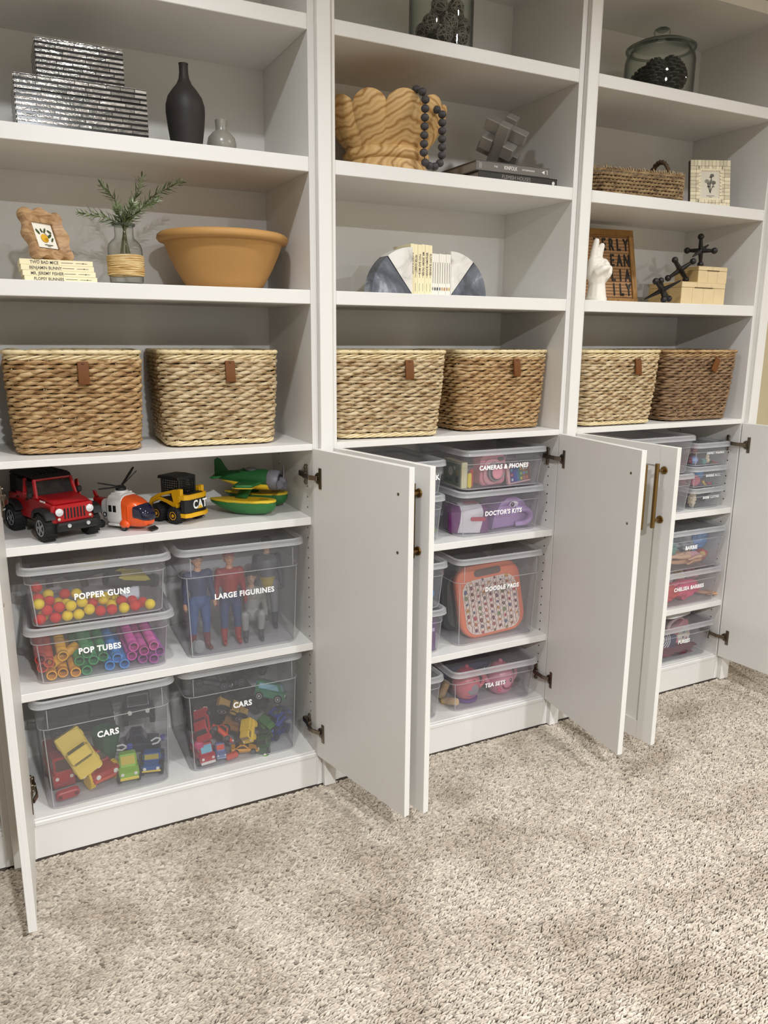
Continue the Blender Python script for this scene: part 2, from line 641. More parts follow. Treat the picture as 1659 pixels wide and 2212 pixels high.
def make_carpet():
    rnd = random.Random(3)
    pts = []
    y = -1.62
    row = 0
    while y < 0.40:
        x = -1.45 + rnd.random() * 0.01
        lo = -1.45
        hi = 2.55 if y > -1.0 else 2.55 - (-1.0 - y) * 2.2
        while x < hi:
            inside = (y > -0.001 and -2.0 < x < 1.812)
            if not inside:
                wob = 0.0012 * math.sin(x * 40 + row * 1.7)
                pts.append((x + rnd.uniform(-.0015, .0015), y + wob + rnd.uniform(-.0012, .0012), -0.0065 + rnd.uniform(-.0030, .0010)))
            x += 0.0090 + rnd.uniform(-.0014, .0014)
        y += 0.0054
        row += 1
    me = bpy.data.meshes.new('carpet_pile')
    me.from_pydata(pts, [], [])
    o = bpy.data.objects.new('carpet_pile', me)
    COL.objects.link(o)
    tag(o, 'beige berber loop pile carpet with dark flecks covering the floor', 'carpet', kind='stuff')
    ng = bpy.data.node_groups.new('loop_pile', 'GeometryNodeTree')
    ng.interface.new_socket('Geometry', in_out='INPUT', socket_type='NodeSocketGeometry')
    ng.interface.new_socket('Geometry', in_out='OUTPUT', socket_type='NodeSocketGeometry')
    N = ng.nodes
    L = ng.links
    gi, go = N.new('NodeGroupInput'), N.new('NodeGroupOutput')
    sp = N.new('GeometryNodeMeshUVSphere')
    sp.inputs['Segments'].default_value = 8
    sp.inputs['Rings'].default_value = 5
    sp.inputs['Radius'].default_value = 1.0
    tf = N.new('GeometryNodeTransform')
    tf.inputs['Scale'].default_value = (0.0078, 0.0025, 0.0050)
    L.new(sp.outputs[0], tf.inputs[0])
    ip = N.new('GeometryNodeInstanceOnPoints')
    rv = N.new('FunctionNodeRandomValue')
    rv.data_type = 'FLOAT_VECTOR'
    rv.inputs[0].default_value = (-0.25, -0.3, -0.6)
    rv.inputs[1].default_value = (0.25, 0.3, 0.6)
    sv = N.new('FunctionNodeRandomValue')
    sv.data_type = 'FLOAT_VECTOR'
    sv.inputs[0].default_value = (0.75, 0.8, 0.75)
    sv.inputs[1].default_value = (1.2, 1.15, 1.25)
    sv.inputs['Seed'].default_value = 5
    L.new(gi.outputs[0], ip.inputs['Points'])
    L.new(tf.outputs[0], ip.inputs['Instance'])
    L.new(rv.outputs[0], ip.inputs['Rotation'])
    L.new(sv.outputs[0], ip.inputs['Scale'])
    sm = N.new('GeometryNodeSetMaterial')
    sm.inputs['Material'].default_value = CARPET
    L.new(ip.outputs[0], sm.inputs[0])
    L.new(sm.outputs[0], go.inputs[0])
    md = o.modifiers.new('loops', 'NODES')
    md.node_group = ng
    me.materials.append(CARPET)
make_carpet()

# ---------------------------------------------------------------- bookcase units
XA, XB = -0.078, 0.0          # right side of the left opening / left side of the middle one
XC, XD = 0.832, 0.911
XE = 1.745
XL = -0.908
T = 0.019
ZS = (2.2368, 1.89, 1.5434)   # fixed shelf tops
ZC = 1.11                     # counter top
TOPZ = 2.53
DEP = 0.37
def shelf_holes(t, x, sgn, zs):
    mb = MB()
    for y in (0.045, 0.30):
        for z in zs:
            mb.cyl((x - sgn * 0.0006, y, z), (x + sgn * 0.004, y, z), 0.0027, n=8)
    tag(mb.build('shelf_pin_holes', BLACK, t, 0), kind='stuff')

def hinge_on(t, x, side, z, d, hx, hy, ext):
    """concealed hinge: plate on the cabinet side (side=+1 right wall), arm, cup on the door"""
    mb = MB()
    sx = x - side * 0.003
    mb.box((sx, 0.050, z), (0.006, 0.012, 0.062), 0.0015)
    mb.box((sx - side * 0.004, 0.062, z), (0.012, 0.050, 0.017), 0.002)
    mb.box((sx - side * 0.009, 0.040, z), (0.006, 0.020, 0.020), 0.002)
    for dz in (-0.022, 0.022):
        mb.cyl((sx - side * 0.003, 0.050, z + dz), (sx - side * 0.006, 0.050, z + dz), 0.0035, n=8)
    # arm swings out to the cup
    n = Vector((-d.y, d.x, 0)) * ext              # outward exterior direction of the door
    cup = Vector((hx, hy, z)) + d * 0.024
    a = Vector((sx - side * 0.010, 0.030, z))
    b = cup - n * 0.006
    mid = Vector((sx - side * 0.012, -0.004, z))
    for p, q in ((a, mid), (mid, b)):
        v = q - p
        mb.box((p + q) / 2, (v.length + 0.006, 0.005, 0.014), 0.001, rot=(0, 0, math.atan2(v.y, v.x)))
    ang = math.atan2(d.y, d.x)
    c = cup - n * 0.0012
    mb.box(c + d * 0.012, (0.014, 0.0024, 0.062), 0.001, rot=(0, 0, ang))
    arc = [(0.017 * math.cos(u), 0.017 * math.sin(u)) for u in [PI / 2 + PI * k / 10 for k in range(11)]]
    L0, L1 = [], []
    for u, v in arc + [(0.008, -0.017), (0.008, 0.017)]:
        q = cup + d * (u + 0.004) + Vector((0, 0, v))
        L0.append(tuple(q)); L1.append(tuple(q - n * 0.0024))
    mb.loft([L0, L1])
    return mb.build('hinge', BRONZE, t, 30)

def handle_on(door, L, ext, y0, zc):
    """brass bar pull on the outer face"""
    mb = MB()
    x = L - 0.042
    for dz in (-0.078, 0.078):
        z = zc + dz
        mb.cyl((x, y0, z), (x, y0 + ext * 0.004, z), 0.0125, 0.0115, 20)
        mb.cyl((x, y0 + ext * 0.004, z), (x, y0 + ext * 0.034, z), 0.0048, n=12)
    mb.cyl((x, y0 + ext * 0.034, zc - 0.101), (x, y0 + ext * 0.034, zc + 0.101), 0.0068, n=16)
    return mb.build('bar_handle', BRASS, door, 40)

def door_on(t, hinge, free, ext, z0, z1, name='door', label=None, handle=True):
    """hinge, free: inner-face corner points in plan"""
    d = Vector((free[0] - hinge[0], free[1] - hinge[1], 0))
    L = d.length
    d.normalize()
    mb = MB()
    # inner skin with recessed outer panel inside a frame (shaker)
    h = z1 - z0
    fw, tt, pt = 0.062, 0.0185, 0.012
    def yy(a, b):
        return (ext * (a + b) / 2, abs(b - a))
    c, s = yy(0, pt)
    mb.box((L / 2, c, z0 + h / 2), (L, s, h), 0.0008)
    c, s = yy(pt - 0.001, tt)
    for x in (fw / 2, L - fw / 2):
        mb.box((x, c, z0 + h / 2), (fw, s, h), 0.001)
    for z in (z0 + fw / 2, z1 - fw / 2):
        mb.box((L / 2, c, z), (L - 2 * fw, s, fw), 0.0)
    o = mb.build(name, WHITE, t, 0, loc=(hinge[0], hinge[1], 0), rot=(0, 0, math.atan2(d.y, d.x)))
    if label:
        o['label'] = label
    if handle:
        handle_on(o, L, ext, ext * tt, 0.944)
        for dz in (-0.078, 0.078):
            x = L - 0.042
            MB().cyl((x, -ext * 0.0008, 0.944 + dz), (x, ext * 0.0002, 0.944 + dz), 0.0042, n=10).build('screw_head', BRONZE, o, 0)
    return d

def unit(label, x0, x1, right_pil, shelves, deck, ysh, left_edge=True, doors=(), hinges=(), fixed=ZS):
    t = thing('bookcase_unit', label, 'bookcase', (0, 0, 0), group=None)
    def part(name, mb, m=WHITE, sm=0):
        return mb.build(name, m, t, sm)
    part('side_panel', MB().box((x0 - T / 2, 0.19, TOPZ / 2 + 0.02), (T, 0.38, TOPZ + 0.04), 0.0008), WHITE_IN)
    part('side_panel', MB().box((x1 + T / 2, 0.19, TOPZ / 2 + 0.02), (T, 0.38, TOPZ + 0.04), 0.0008), WHITE_IN)
    part('back_panel', MB().box(((x0 + x1) / 2, DEP + 0.005, TOPZ / 2 + 0.05), (x1 - x0, 0.01, TOPZ)), WHITE_IN)
    w = x1 - x0
    cx = (x0 + x1) / 2
    for z in fixed:
        part('shelf', MB().box((cx, DEP / 2, z - 0.0195), (w, DEP, 0.0382), 0.0015))
    part('counter_shelf', MB().box((cx, DEP / 2, ZC - 0.0097), (w, DEP, 0.0186), 0.001))
    for z in shelves:
        part('cabinet_shelf', MB().box((cx, (DEP + ysh) / 2, z - 0.0120), (w - 0.001, DEP - ysh, 0.0232), 0.001))
    part('cabinet_floor', MB().box((cx, DEP / 2 + 0.006, deck - 0.0094), (w, DEP - 0.012, 0.018), 0.001))
    part('floor_nosing', MB().box((cx, 0.006, deck - 0.0104), (w, 0.012, 0.016), 0.003))
    part('toe_kick', MB().box((cx, 0.012, (deck - 0.018) / 2), (w, 0.018, deck - 0.018)))
    part('top_panel', MB().box((cx, DEP / 2, TOPZ + 0.01), (w, DEP, 0.02)))
    part('top_rail', MB().box((cx, 0.008, TOPZ + 0.030), (w, 0.016, 0.02)))
    if right_pil:
        a, b = right_pil
        part('pilaster', MB().box(((a + b) / 2, -0.0095 + 0.01, 1.285), (b - a - 0.0008, 0.039, 2.57), 0.0015))
    for dr in doors:
        d = door_on(t, dr[0], dr[1], dr[2], dr[3], dr[4])
        side = dr[5]
        x = x1 if side > 0 else x0
        for hz in hinges:
            hinge_on(t, x, side, hz, d, dr[0][0], dr[0][1], dr[2])
    shelf_holes(t, x1, 1, [deck + 0.06 + 0.032 * k for k in range(28)])
    return t

DZ0, DZ1 = 0.1075, 1.096
unit('left white bookcase unit, its open cabinet holding toy vehicles and car boxes', XL, XA, (XA + T, -T), (0.8867, 0.4845), 0.116, 0.016,
     doors=[((-0.0785, -0.004), (0.0165, -0.4185), 1, DZ0, DZ1, 1), ((-0.9065, -0.004), (-0.9235, -0.4245), -1, DZ0, DZ1, -1)], hinges=(1.012, 0.197))
unit('middle white bookcase unit with the scalloped wooden bowl on its upper shelf', XB, XC, (XC + T, XD - T), (0.755, 0.3594), 0.112, 0.004,
     doors=[((0.831, -0.004), (0.790, -0.4295), 1, DZ0, DZ1, 1), ((0.001, -0.005), (0.091, -0.4225), -1, DZ0, DZ1, -1)], hinges=(1.012, 0.197))
unit('right white bookcase unit, end of the run, with the black jacks', XD, XE, (XE + T, XE + 0.066), (0.751, 0.355), 0.110, 0.002,
     doors=[((1.7465, -0.006), (1.790, -0.4315), 1, DZ0, 1.0935, 1), ((0.912, -0.005), (0.950, -0.431), -1, DZ0, DZ1, -1)], hinges=(1.010, 0.200))
unit('white bookcase unit at the left edge, mostly outside the frame', XL - 0.078 - 0.83, XL - 0.078, (XL - 0.078 + T, XL - T), (0.755, 0.3594), 0.112, 0.004)
_cr = MB()
_x0, _x1 = XL - 0.95, XE + 0.066
_prof = [(-0.02, 2.572), (-0.026, 2.572), (-0.030, 2.585), (-0.042, 2.596), (-0.060, 2.604), (-0.066, CEIL - 0.002), (0.38, CEIL - 0.002), (0.38, 2.572)]
_cr.prism(_prof, _x0, _x1, 'x')
struct('trim_1', _cr, WHITE)
# ---------------------------------------------------------------- woven baskets
def m_weave(name, stops, k=1.0):
    def fn(nt, b):
        v = _coords(nt, (28, 28, 95))
        n = _noise(nt, v, 1.0, 3, 0.6, 0.5)
        c = _ramp(nt, n, stops)
        nt.links.new(c, b.inputs['Base Color'])
        b.inputs['Roughness'].default_value = 0.62
        v2 = _coords(nt, (60, 60, 700))
        _bump(nt, b, _noise(nt, v2, 1.0, 3), 0.35, 0.001)
    return textured(name, fn)
W_PALE = m_weave('seagrass_pale', [(0.24, '#5e4326'), (0.36, '#97784e'), (0.5, '#bda680'), (0.64, '#cdbb97'), (0.8, '#a3804f')])
W_GOLD = m_weave('seagrass_gold', [(0.24, '#52371c'), (0.36, '#86623a'), (0.5, '#ac8a5c'), (0.64, '#c0a57a'), (0.8, '#906536')])
W_DARK = m_weave('seagrass_dark', [(0.24, '#3c2815'), (0.36, '#67492e'), (0.5, '#876a4b'), (0.64, '#987b59'), (0.8, '#6b4c2e')])
W_RIM = m_weave('willow_rim', [(0.25, '#9a7a48'), (0.45, '#d8c496'), (0.7, '#ead9b2')])
LINER = mat('#2a1a0d', 0.8)
LEATHER = mat('#6b3f1a', 0.6, spec=0.25, var=0.15, vscale=40, bump=0.1, bscale=400)

def perim(w, d, r, step):
    """points and outward normals around a rounded rectangle, starting mid front"""
    r = min(r, w / 2 - .001, d / 2 - .001)
    segs = [('l', (0, -d / 2), (w / 2 - r, -d / 2), (0, -1)), ('a', (w / 2 - r, -d / 2 + r), -90),
            ('l', (w / 2, -d / 2 + r), (w / 2, d / 2 - r), (1, 0)), ('a', (w / 2 - r, d / 2 - r), 0),
            ('l', (w / 2 - r, d / 2), (-w / 2 + r, d / 2), (0, 1)), ('a', (-w / 2 + r, d / 2 - r), 90),
            ('l', (-w / 2, d / 2 - r), (-w / 2, -d / 2 + r), (-1, 0)), ('a', (-w / 2 + r, -d / 2 + r), 180),
            ('l', (-w / 2 + r, -d / 2), (0, -d / 2), (0, -1))]
    tot = 2 * (w - 2 * r) + 2 * (d - 2 * r) + 2 * PI * r
    n = max(8, int(round(tot / step)))
    out = []
    for k in range(n):
        s = tot * k / n
        for g in segs:
            if g[0] == 'l':
                a, b = Vector(g[1]), Vector(g[2])
                L = (b - a).length
                if s <= L:
                    p = a + (b - a) * (s / L if L else 0)
                    out.append((p.x, p.y, g[3][0], g[3][1]))
                    break
            else:
                L = PI / 2 * r
                if s <= L:
                    an = math.radians(g[2]) + s / r
                    out.append((g[1][0] + r * math.cos(an), g[1][1] + r * math.sin(an), math.cos(an), math.sin(an)))
                    break
            s -= L
        else:
            out.append((0, -d / 2, 0, -1))
    return [(-x, -y, -nx, -ny) for x, y, nx, ny in out]

def basket(loc, rotz, label, weave, wt, dt, wb, db, h, tab=True, tabrot=0.0, seed=1, rows=21, tabx=0.02):
    rnd = random.Random(seed)
    t = thing('storage_basket', label, 'basket', loc, rotz, 'square woven baskets with leather tabs')
    def dims(z):
        k = z / h
        k2 = k + 0.10 * math.sin(PI * k)
        return wb + (wt - wb) * k2, db + (dt - db) * k2
    # inner liner
    loops = []
    for z, ins in ((0.004, 0.012), (h * 0.5, 0.012), (h - 0.006, 0.012)):
        a, b = dims(z)
        loops.append([(x, y, z) for x, y in rrect(a - 2 * ins, b - 2 * ins, 0.035, 5)])
    for z, ins in ((h - 0.006, 0.016), (0.012, 0.016)):
        a, b = dims(z)
        loops.append([(x, y, z) for x, y in rrect(a - 2 * ins, b - 2 * ins, 0.033, 5)])
    MB().loft(loops).build('basket_core', LINER, t)
    z0, z1 = 0.020, h - 0.026
    pitch = (z1 - z0) / rows
    lens = 0.0425
    for i in range(rows):
        z = z0 + pitch * (i + 0.5)
        a, b = dims(z)
        base = perim(a - 0.020, b - 0.020, 0.042, lens)
        n = len(base) // 2 * 2
        sub = 6
        pts_all = perim(a - 0.020, b - 0.020, 0.042, (2 * (a + b)) / (n * sub))
        m = len(pts_all)
        mb = MB()
        ph = i * PI / 2 + rnd.uniform(-0.45, 0.45)
        half = [rnd.uniform(0.82, 1.22) for _ in range(n + 2)]
        jz = [rnd.uniform(-.0009, .0009) for _ in range(n + 2)]
        for k in (0, 1):
            P, R = [], []
            for q, (x, y, nx, ny) in enumerate(pts_all):
                th = PI * n * q / m + ph + k * PI
                si = int(n * q / m)
                o = 0.0056 * math.cos(th)
                zz = z + 0.0021 * math.sin(th) + jz[si]
                P.append((x + nx * (o + 0.004), y + ny * (o + 0.004), zz))
                R.append((0.0032 + 0.0028 * max(0, math.cos(th))) * half[si])
            mb.tube(P, R, 6, closed=True, flat=1.0)
        mb.build('woven_row', weave, t, 60)
    # top: braided border and a wrapped rim; bottom border
    def border(name, z, mrl, amp, rad, strands, off=0.0):
        a, b = dims(z)
        pts = perim(a - 0.014 + off, b - 0.014 + off, 0.042, 0.009)
        m = len(pts)
        mb = MB()
        cyc = max(6, int(m / 11))
        for k in range(strands):
            P = []
            for q, (x, y, nx, ny) in enumerate(pts):
                th = 2 * PI * cyc * q / m + 2 * PI * k / strands
                P.append((x + nx * (amp * math.cos(th)), y + ny * (amp * math.cos(th)), z + amp * 1.25 * math.sin(th)))
            mb.tube(P, rad, 5, closed=True)
        return mb.build(name, mrl, t, 60)
    border('braided_border', h - 0.0195, W_RIM if weave is not W_DARK else W_GOLD, 0.0035, 0.0032, 3, 0.004)
    border('base_border', 0.011, W_RIM if weave is W_PALE else weave, 0.0036, 0.0034, 4, 0.004)
    a, b = dims(h)
    pts = perim(a - 0.006, b - 0.006, 0.04, 0.0058)
    mb = MB()
    mb.tube([(x, y, h - 0.0062) for x, y, nx, ny in pts], [0.0062 if q % 5 else 0.0050 for q in range(len(pts))], 8, closed=True)
    mb.build('wrapped_rim', W_RIM if weave is not W_DARK else W_GOLD, t, 60)
    # dark uprights glimpsed between strands
    mb = MB()
    a0, b0 = dims(0.01)
    a1, b1 = dims(h - 0.02)
    A = perim(a0 - 0.016, b0 - 0.016, 0.04, 0.037)
    B = perim(a1 - 0.016, b1 - 0.016, 0.04, 2 * (a1 + b1) / len(A) * 0.955)
    for k in range(min(len(A), len(B))):
        for dd in (-0.0025, 0.0025):
            p, q = A[k], B[k]
            tx, ty = -p[3], p[2]
            mb.cyl((p[0] + tx * dd, p[1] + ty * dd, 0.01), (q[0] + tx * dd, q[1] + ty * dd, h - 0.02), 0.0018, n=5)
    mb.build('uprights', W_RIM, t, 60)
    if tab:
        a, b = dims(h * 0.82)
        yf = -b / 2 - 0.0045
        mb = MB().at((tabx, yf, h - 0.040), (math.radians(-3), tabrot, 0))
        # folded strap: front leaf, fold at the bottom, back leaf
        prof = [(0, 0.012), (-0.004, 0.012), (-0.006, 0.004), (-0.0055, -0.045), (-0.009, -0.052), (-0.0125, -0.050), (-0.0115, 0.0), (-0.0075, 0.012)]
        prof = [(0.0, 0.010), (-0.004, 0.0105), (-0.009, 0.002), (-0.0125, -0.040), (-0.0115, -0.047), (-0.0075, -0.048), (-0.0055, -0.042), (-0.003, -0.005)]
        mb.prism(prof, -0.0135, 0.0135, 'x', 0.0012)
        o = mb.build('leather_tab', LEATHER, t, 40)
        m2 = MB().at((tabx, yf, h - 0.040), (math.radians(-3), tabrot, 0))
        m2.sphere((0, -0.0075, 0.0045), (0.0042, 0.0018, 0.0026), 10, 6)
        m2.build('stitch_rivet', mat('#4a2409', 0.5), o)
    return t
BK = dict(wt=0.336, dt=0.315, wb=0.312, db=0.29, h=0.268)
def bk(cx, yf, rz, label, weave, **k):
    p = dict(BK); p.update(k)
    return basket((cx, yf + p['db'] / 2, ZC), math.radians(rz), label, weave, **p)
bk(-0.695, 0.068, -4.0, 'golden woven basket with leather tab, leftmost, above the red toy vehicle', W_GOLD, seed=1)
bk(-0.315, 0.064, -3.0, 'pale woven basket with leather tab, above the toy loader and plane', W_PALE, seed=2)
bk(0.205, 0.024, -7.0, 'pale woven basket half hidden by the pilaster on the middle counter', W_PALE, seed=3, wt=0.385, wb=0.345, tabx=0.055)
bk(0.643, 0.072, 2.0, 'amber woven basket, right one of the pair on the middle counter', W_GOLD, seed=4, wt=0.372, wb=0.345, tabx=0.03)
bk(1.118, 0.016, 0.0, 'pale woven basket, left one on the right unit counter', W_PALE, seed=5, wt=0.372, wb=0.335, tabx=0.05)
bk(1.535, 0.026, -1.5, 'dark brown woven basket with a twisted leather tab, at the right end', W_DARK, seed=6, wt=0.372, wb=0.325, tabrot=0.55, tabx=0.05)

# ---------------------------------------------------------------- clear storage boxes
def clear_box(label, loc, w, d, h, text, rz=0.0, size=0.02, tx=0.0, tz=0.5, lidw=None, r=0.028, gap=True, ribs=True, taper=0.03, group='clear lidded storage boxes', tshear=0.0, tsx=1.05):
    """front face at local y = 0 at the bottom; w, d are at the base"""
    t = thing('storage_box', label, 'box', loc, math.radians(rz), group)
    wt, dt = w + taper, d + taper
    cy = d / 2
    hl = h - 0.013
    zb = hl - 0.075 if h > 0.25 else hl - min(0.036, h * 0.27)
    th = 0.0018
    def lp(z, extra, ins=0.0):
        k = z / hl
        a = w + (wt - w) * k * 0.72 + extra - 2 * ins
        b = d + (dt - d) * k * 0.72 + extra - 2 * ins
        return [(x, y + cy, z) for x, y in rrect(a, b, max(0.004, r - ins), 5)]
    bot = [(x, y + cy, 0.0) for x, y in rrect(w - 0.012, d - 0.012, r, 5)]
    loops = [bot, lp(0.006, 0), lp(zb, 0), lp(zb + 0.002, 0.006), lp(hl, 0.006), lp(hl, 0.006, th), lp(zb + 0.002, 0.006, th), lp(zb, 0, th), lp(0.0026, -0.004, th)]
    MB().loft(loops).build('tub', TUB, t, 40)
    # moulded line under the rim band and at the foot
    mb = MB()
    mb.tube([(p[0], p[1], p[2]) for p in lp(zb + 0.001, 0.0045)], 0.0013, 5, closed=True)
    mb.tube([(p[0], p[1], p[2]) for p in lp(0.004, -0.004)], 0.0017, 5, closed=True)
    if ribs and h > 0.25:
        for sx in (-1, 1):
            x = sx * (w / 2 - 0.014)
            yf = -(dt - d) * 0.36 - 0.0035
            mb.box((x, yf, (zb + hl) / 2 - 0.004), (0.0022, 0.002, hl - zb - 0.020), 0.0006)
    for sx in (-1, 1):
        for sy in (0, 1):
            q0, q1 = lp(0.006, 0), lp(zb, 0)
            i = {(1, 1): 3, (-1, 1): 9, (-1, 0): 15, (1, 0): 21}[(sx, sy)]
            mb.tube([q0[i], q1[i]], 0.0016, 5)
    mb.build('moulded_edges', EDGE, t, 40)
    # lid
    lw = lidw or wt + 0.024
    ld = dt + 0.024
    def ll(z, ins):
        return [(x, y + cy, z) for x, y in rrect(lw - 2 * ins, ld - 2 * ins, r + 0.008 - ins * 0.5, 5)]
    lid = MB().loft([ll(hl + 0.004, 0.0172), ll(hl + 0.0035, 0.03)], False, True)
    lid.loft([ll(hl + 0.002, 0.0062), ll(hl + 0.002, 0.03)], False, True)
    o = lid.build('lid', LID, t, 40)
    lip = MB().loft([ll(hl + 0.002, 0.006), ll(hl - 0.006, 0.004), ll(hl - 0.006, 0.0), ll(hl + 0.010, 0.0015), ll(h, 0.005), ll(h, 0.012), ll(hl + 0.004, 0.017)], False, False)
    lip.build('lid_lip', EDGE, o, 40)
    mb = MB()
    mb.tube([(p[0], p[1], p[2]) for p in ll(h - 0.0015, 0.0085)], 0.0022, 5, closed=True)
    mb.tube([(p[0], p[1], p[2]) for p in ll(hl - 0.004, 0.001)], 0.0016, 5, closed=True)
    yl = cy - ld / 2
    for sx in (-1, 1):
        mb.box((sx * lw * 0.14, yl + 0.009, h - 0.001), (0.0016, 0.016, 0.004))
    mb.build('lid_rim', EDGE, o, 40)
    if text:
        yf = -(taper * 0.36) * tz - 0.0016
        m = MB().text(text, size, (tx, yf, h * tz), (PI / 2 - math.atan(taper * 0.36 / h), 0, 0), 0.0006, 0.036, sx=tsx * 0.88, shear=tshear)
        m.build('lettering', VINYL, t, 0)
    return t

B = {}
# left unit
B['tubes'] = clear_box('low clear box lettered POP TUBES under the popper gun box', (-0.689, 0.050, 0.4845), 0.342, 0.295, 0.168, 'POP TUBES', -1.5, 0.0225, -0.01, 0.50)
B['popper'] = clear_box('low clear box lettered POPPER GUNS stacked on the tubes box', (-0.691, 0.040, 0.6525), 0.342, 0.295, 0.172, 'POPPER GUNS', -1.0, 0.0225, 0.008, 0.44)
B['figs'] = clear_box('tall clear box lettered LARGE FIGURINES on the left unit shelf', (-0.287, 0.050, 0.4845), 0.335, 0.295, 0.338, 'LARGE FIGURINES', -1.0, 0.0225, 0.004, 0.545)
B['cars1'] = clear_box('tall clear box lettered CARS at far left, big yellow and red trucks inside', (-0.697, 0.036, 0.116), 0.335, 0.295, 0.338, 'CARS', 1.5, 0.0245, 0.00, 0.60)
B['cars2'] = clear_box('tall clear box lettered CARS on the left cabinet floor, right one, small cars inside', (-0.297, 0.050, 0.116), 0.335, 0.295, 0.338, 'CARS', -0.5, 0.0245, -0.005, 0.585)
# middle unit, right column
B['doc'] = clear_box("low clear box lettered DOCTOR'S KITS with a purple case inside", (0.632, 0.040, 0.755), 0.325, 0.295, 0.160, "DOCTOR'S KITS", 1.0, 0.0215, 0.005, 0.47, lidw=0.362, tshear=0.12)
B['cam'] = clear_box('low clear box lettered CAMERAS & PHONES at the cabinet top', (0.636, 0.040, 0.915), 0.315, 0.295, 0.138, 'CAMERAS & PHONES', 0.0, 0.0215, -0.005, 0.54, lidw=0.352, tshear=0.12)
B['doodle'] = clear_box('tall clear box lettered DOODLE PADS with an orange pad inside', (0.632, 0.038, 0.3594), 0.328, 0.295, 0.322, 'DOODLE PADS', -1.0, 0.021, 0.010, 0.62, lidw=0.37, tshear=0.10)
B['tea'] = clear_box('low clear box lettered TEA SETS on the middle cabinet floor', (0.628, 0.034, 0.112), 0.335, 0.295, 0.158, 'TEA SETS', -2.0, 0.021, 0.0, 0.52, lidw=0.37, tshear=0.12)
# middle unit, left column (mostly behind the open doors)
B['rk'] = clear_box('clear box lettered RK behind the middle doors, uppermost of the narrow pair', (0.222, 0.036, 0.9145), 0.325, 0.295, 0.115, 'RK', 0.0, 0.024, 0.138, 0.50, lidw=0.362)
B['rk2'] = clear_box('clear box beside the purple case box, green bits at its bottom', (0.222, 0.036, 0.755), 0.325, 0.295, 0.1595, None, 0.0, lidw=0.362)
B['ml1'] = clear_box('clear box with a blue ball, beside the orange doodle pad box', (0.236, 0.036, 0.520), 0.325, 0.295, 0.165, None, 0.0, lidw=0.366)
B['ml2'] = clear_box('clear box with purple and blue card boxes, under the blue ball box', (0.236, 0.036, 0.3594), 0.325, 0.295, 0.1606, None, 0.0, lidw=0.366)
B['mb'] = clear_box('clear box of pale wooden pieces, left of the tea set box', (0.232, 0.036, 0.112), 0.33, 0.295, 0.165, None, 0.0, lidw=0.366)
# right unit
B['r1'] = clear_box('clear box with a coral disc inside, beside the three small boxes', (1.353, 0.030, 0.905), 0.31, 0.295, 0.150, None, 0.0, lidw=0.35)
B['r2'] = clear_box('clear box of folded orange and grey cloths, under the coral disc box', (1.356, 0.030, 0.751), 0.335, 0.295, 0.154, None, 0.0, lidw=0.372)
sk = dict(ribs=False, taper=0.012, r=0.018)
B['clo'] = clear_box('small clear box lettered BARBIE CLOTHES, lowest of three', (1.633, 0.034, 0.751), 0.162, 0.26, 0.087, 'BARBIE CLOTHES', 2.0, 0.0135, 0.02, 0.52, tsx=0.95, lidw=0.196, **sk)
B['acc'] = clear_box('small clear box lettered BARBIE ACC., middle one of three', (1.633, 0.034, 0.838), 0.170, 0.26, 0.087, 'BARBIE ACC.', 0.0, 0.0145, 0.02, 0.55, lidw=0.206, **sk)
B['dis'] = clear_box('small clear box lettered DISNEY FIGURES, topmost of three', (1.633, 0.034, 0.925), 0.176, 0.26, 0.094, 'DISNEY FIGURES', 1.0, 0.0135, 0.02, 0.55, lidw=0.206, tshear=0.1, **sk)
B['chel'] = clear_box('clear box lettered CHELSEA BARBIES with pink clothes inside', (1.556, 0.018, 0.355), 0.335, 0.295, 0.152, 'CHELSEA BARBIES', 0.0, 0.021, 0.0, 0.50, lidw=0.37, tshear=0.1)
B['barb'] = clear_box('clear box lettered BARBIE with a blue glitter dress inside', (1.556, 0.018, 0.507), 0.335, 0.295, 0.172, 'BARBIE', 0.0, 0.021, -0.010, 0.55, lidw=0.37, tshear=0.1)
B['pur'] = clear_box('clear box lettered PURSES on the right cabinet floor', (1.556, 0.030, 0.110), 0.335, 0.295, 0.158, 'PURSES', 0.0, 0.021, 0.015, 0.52, lidw=0.37, tshear=0.1)
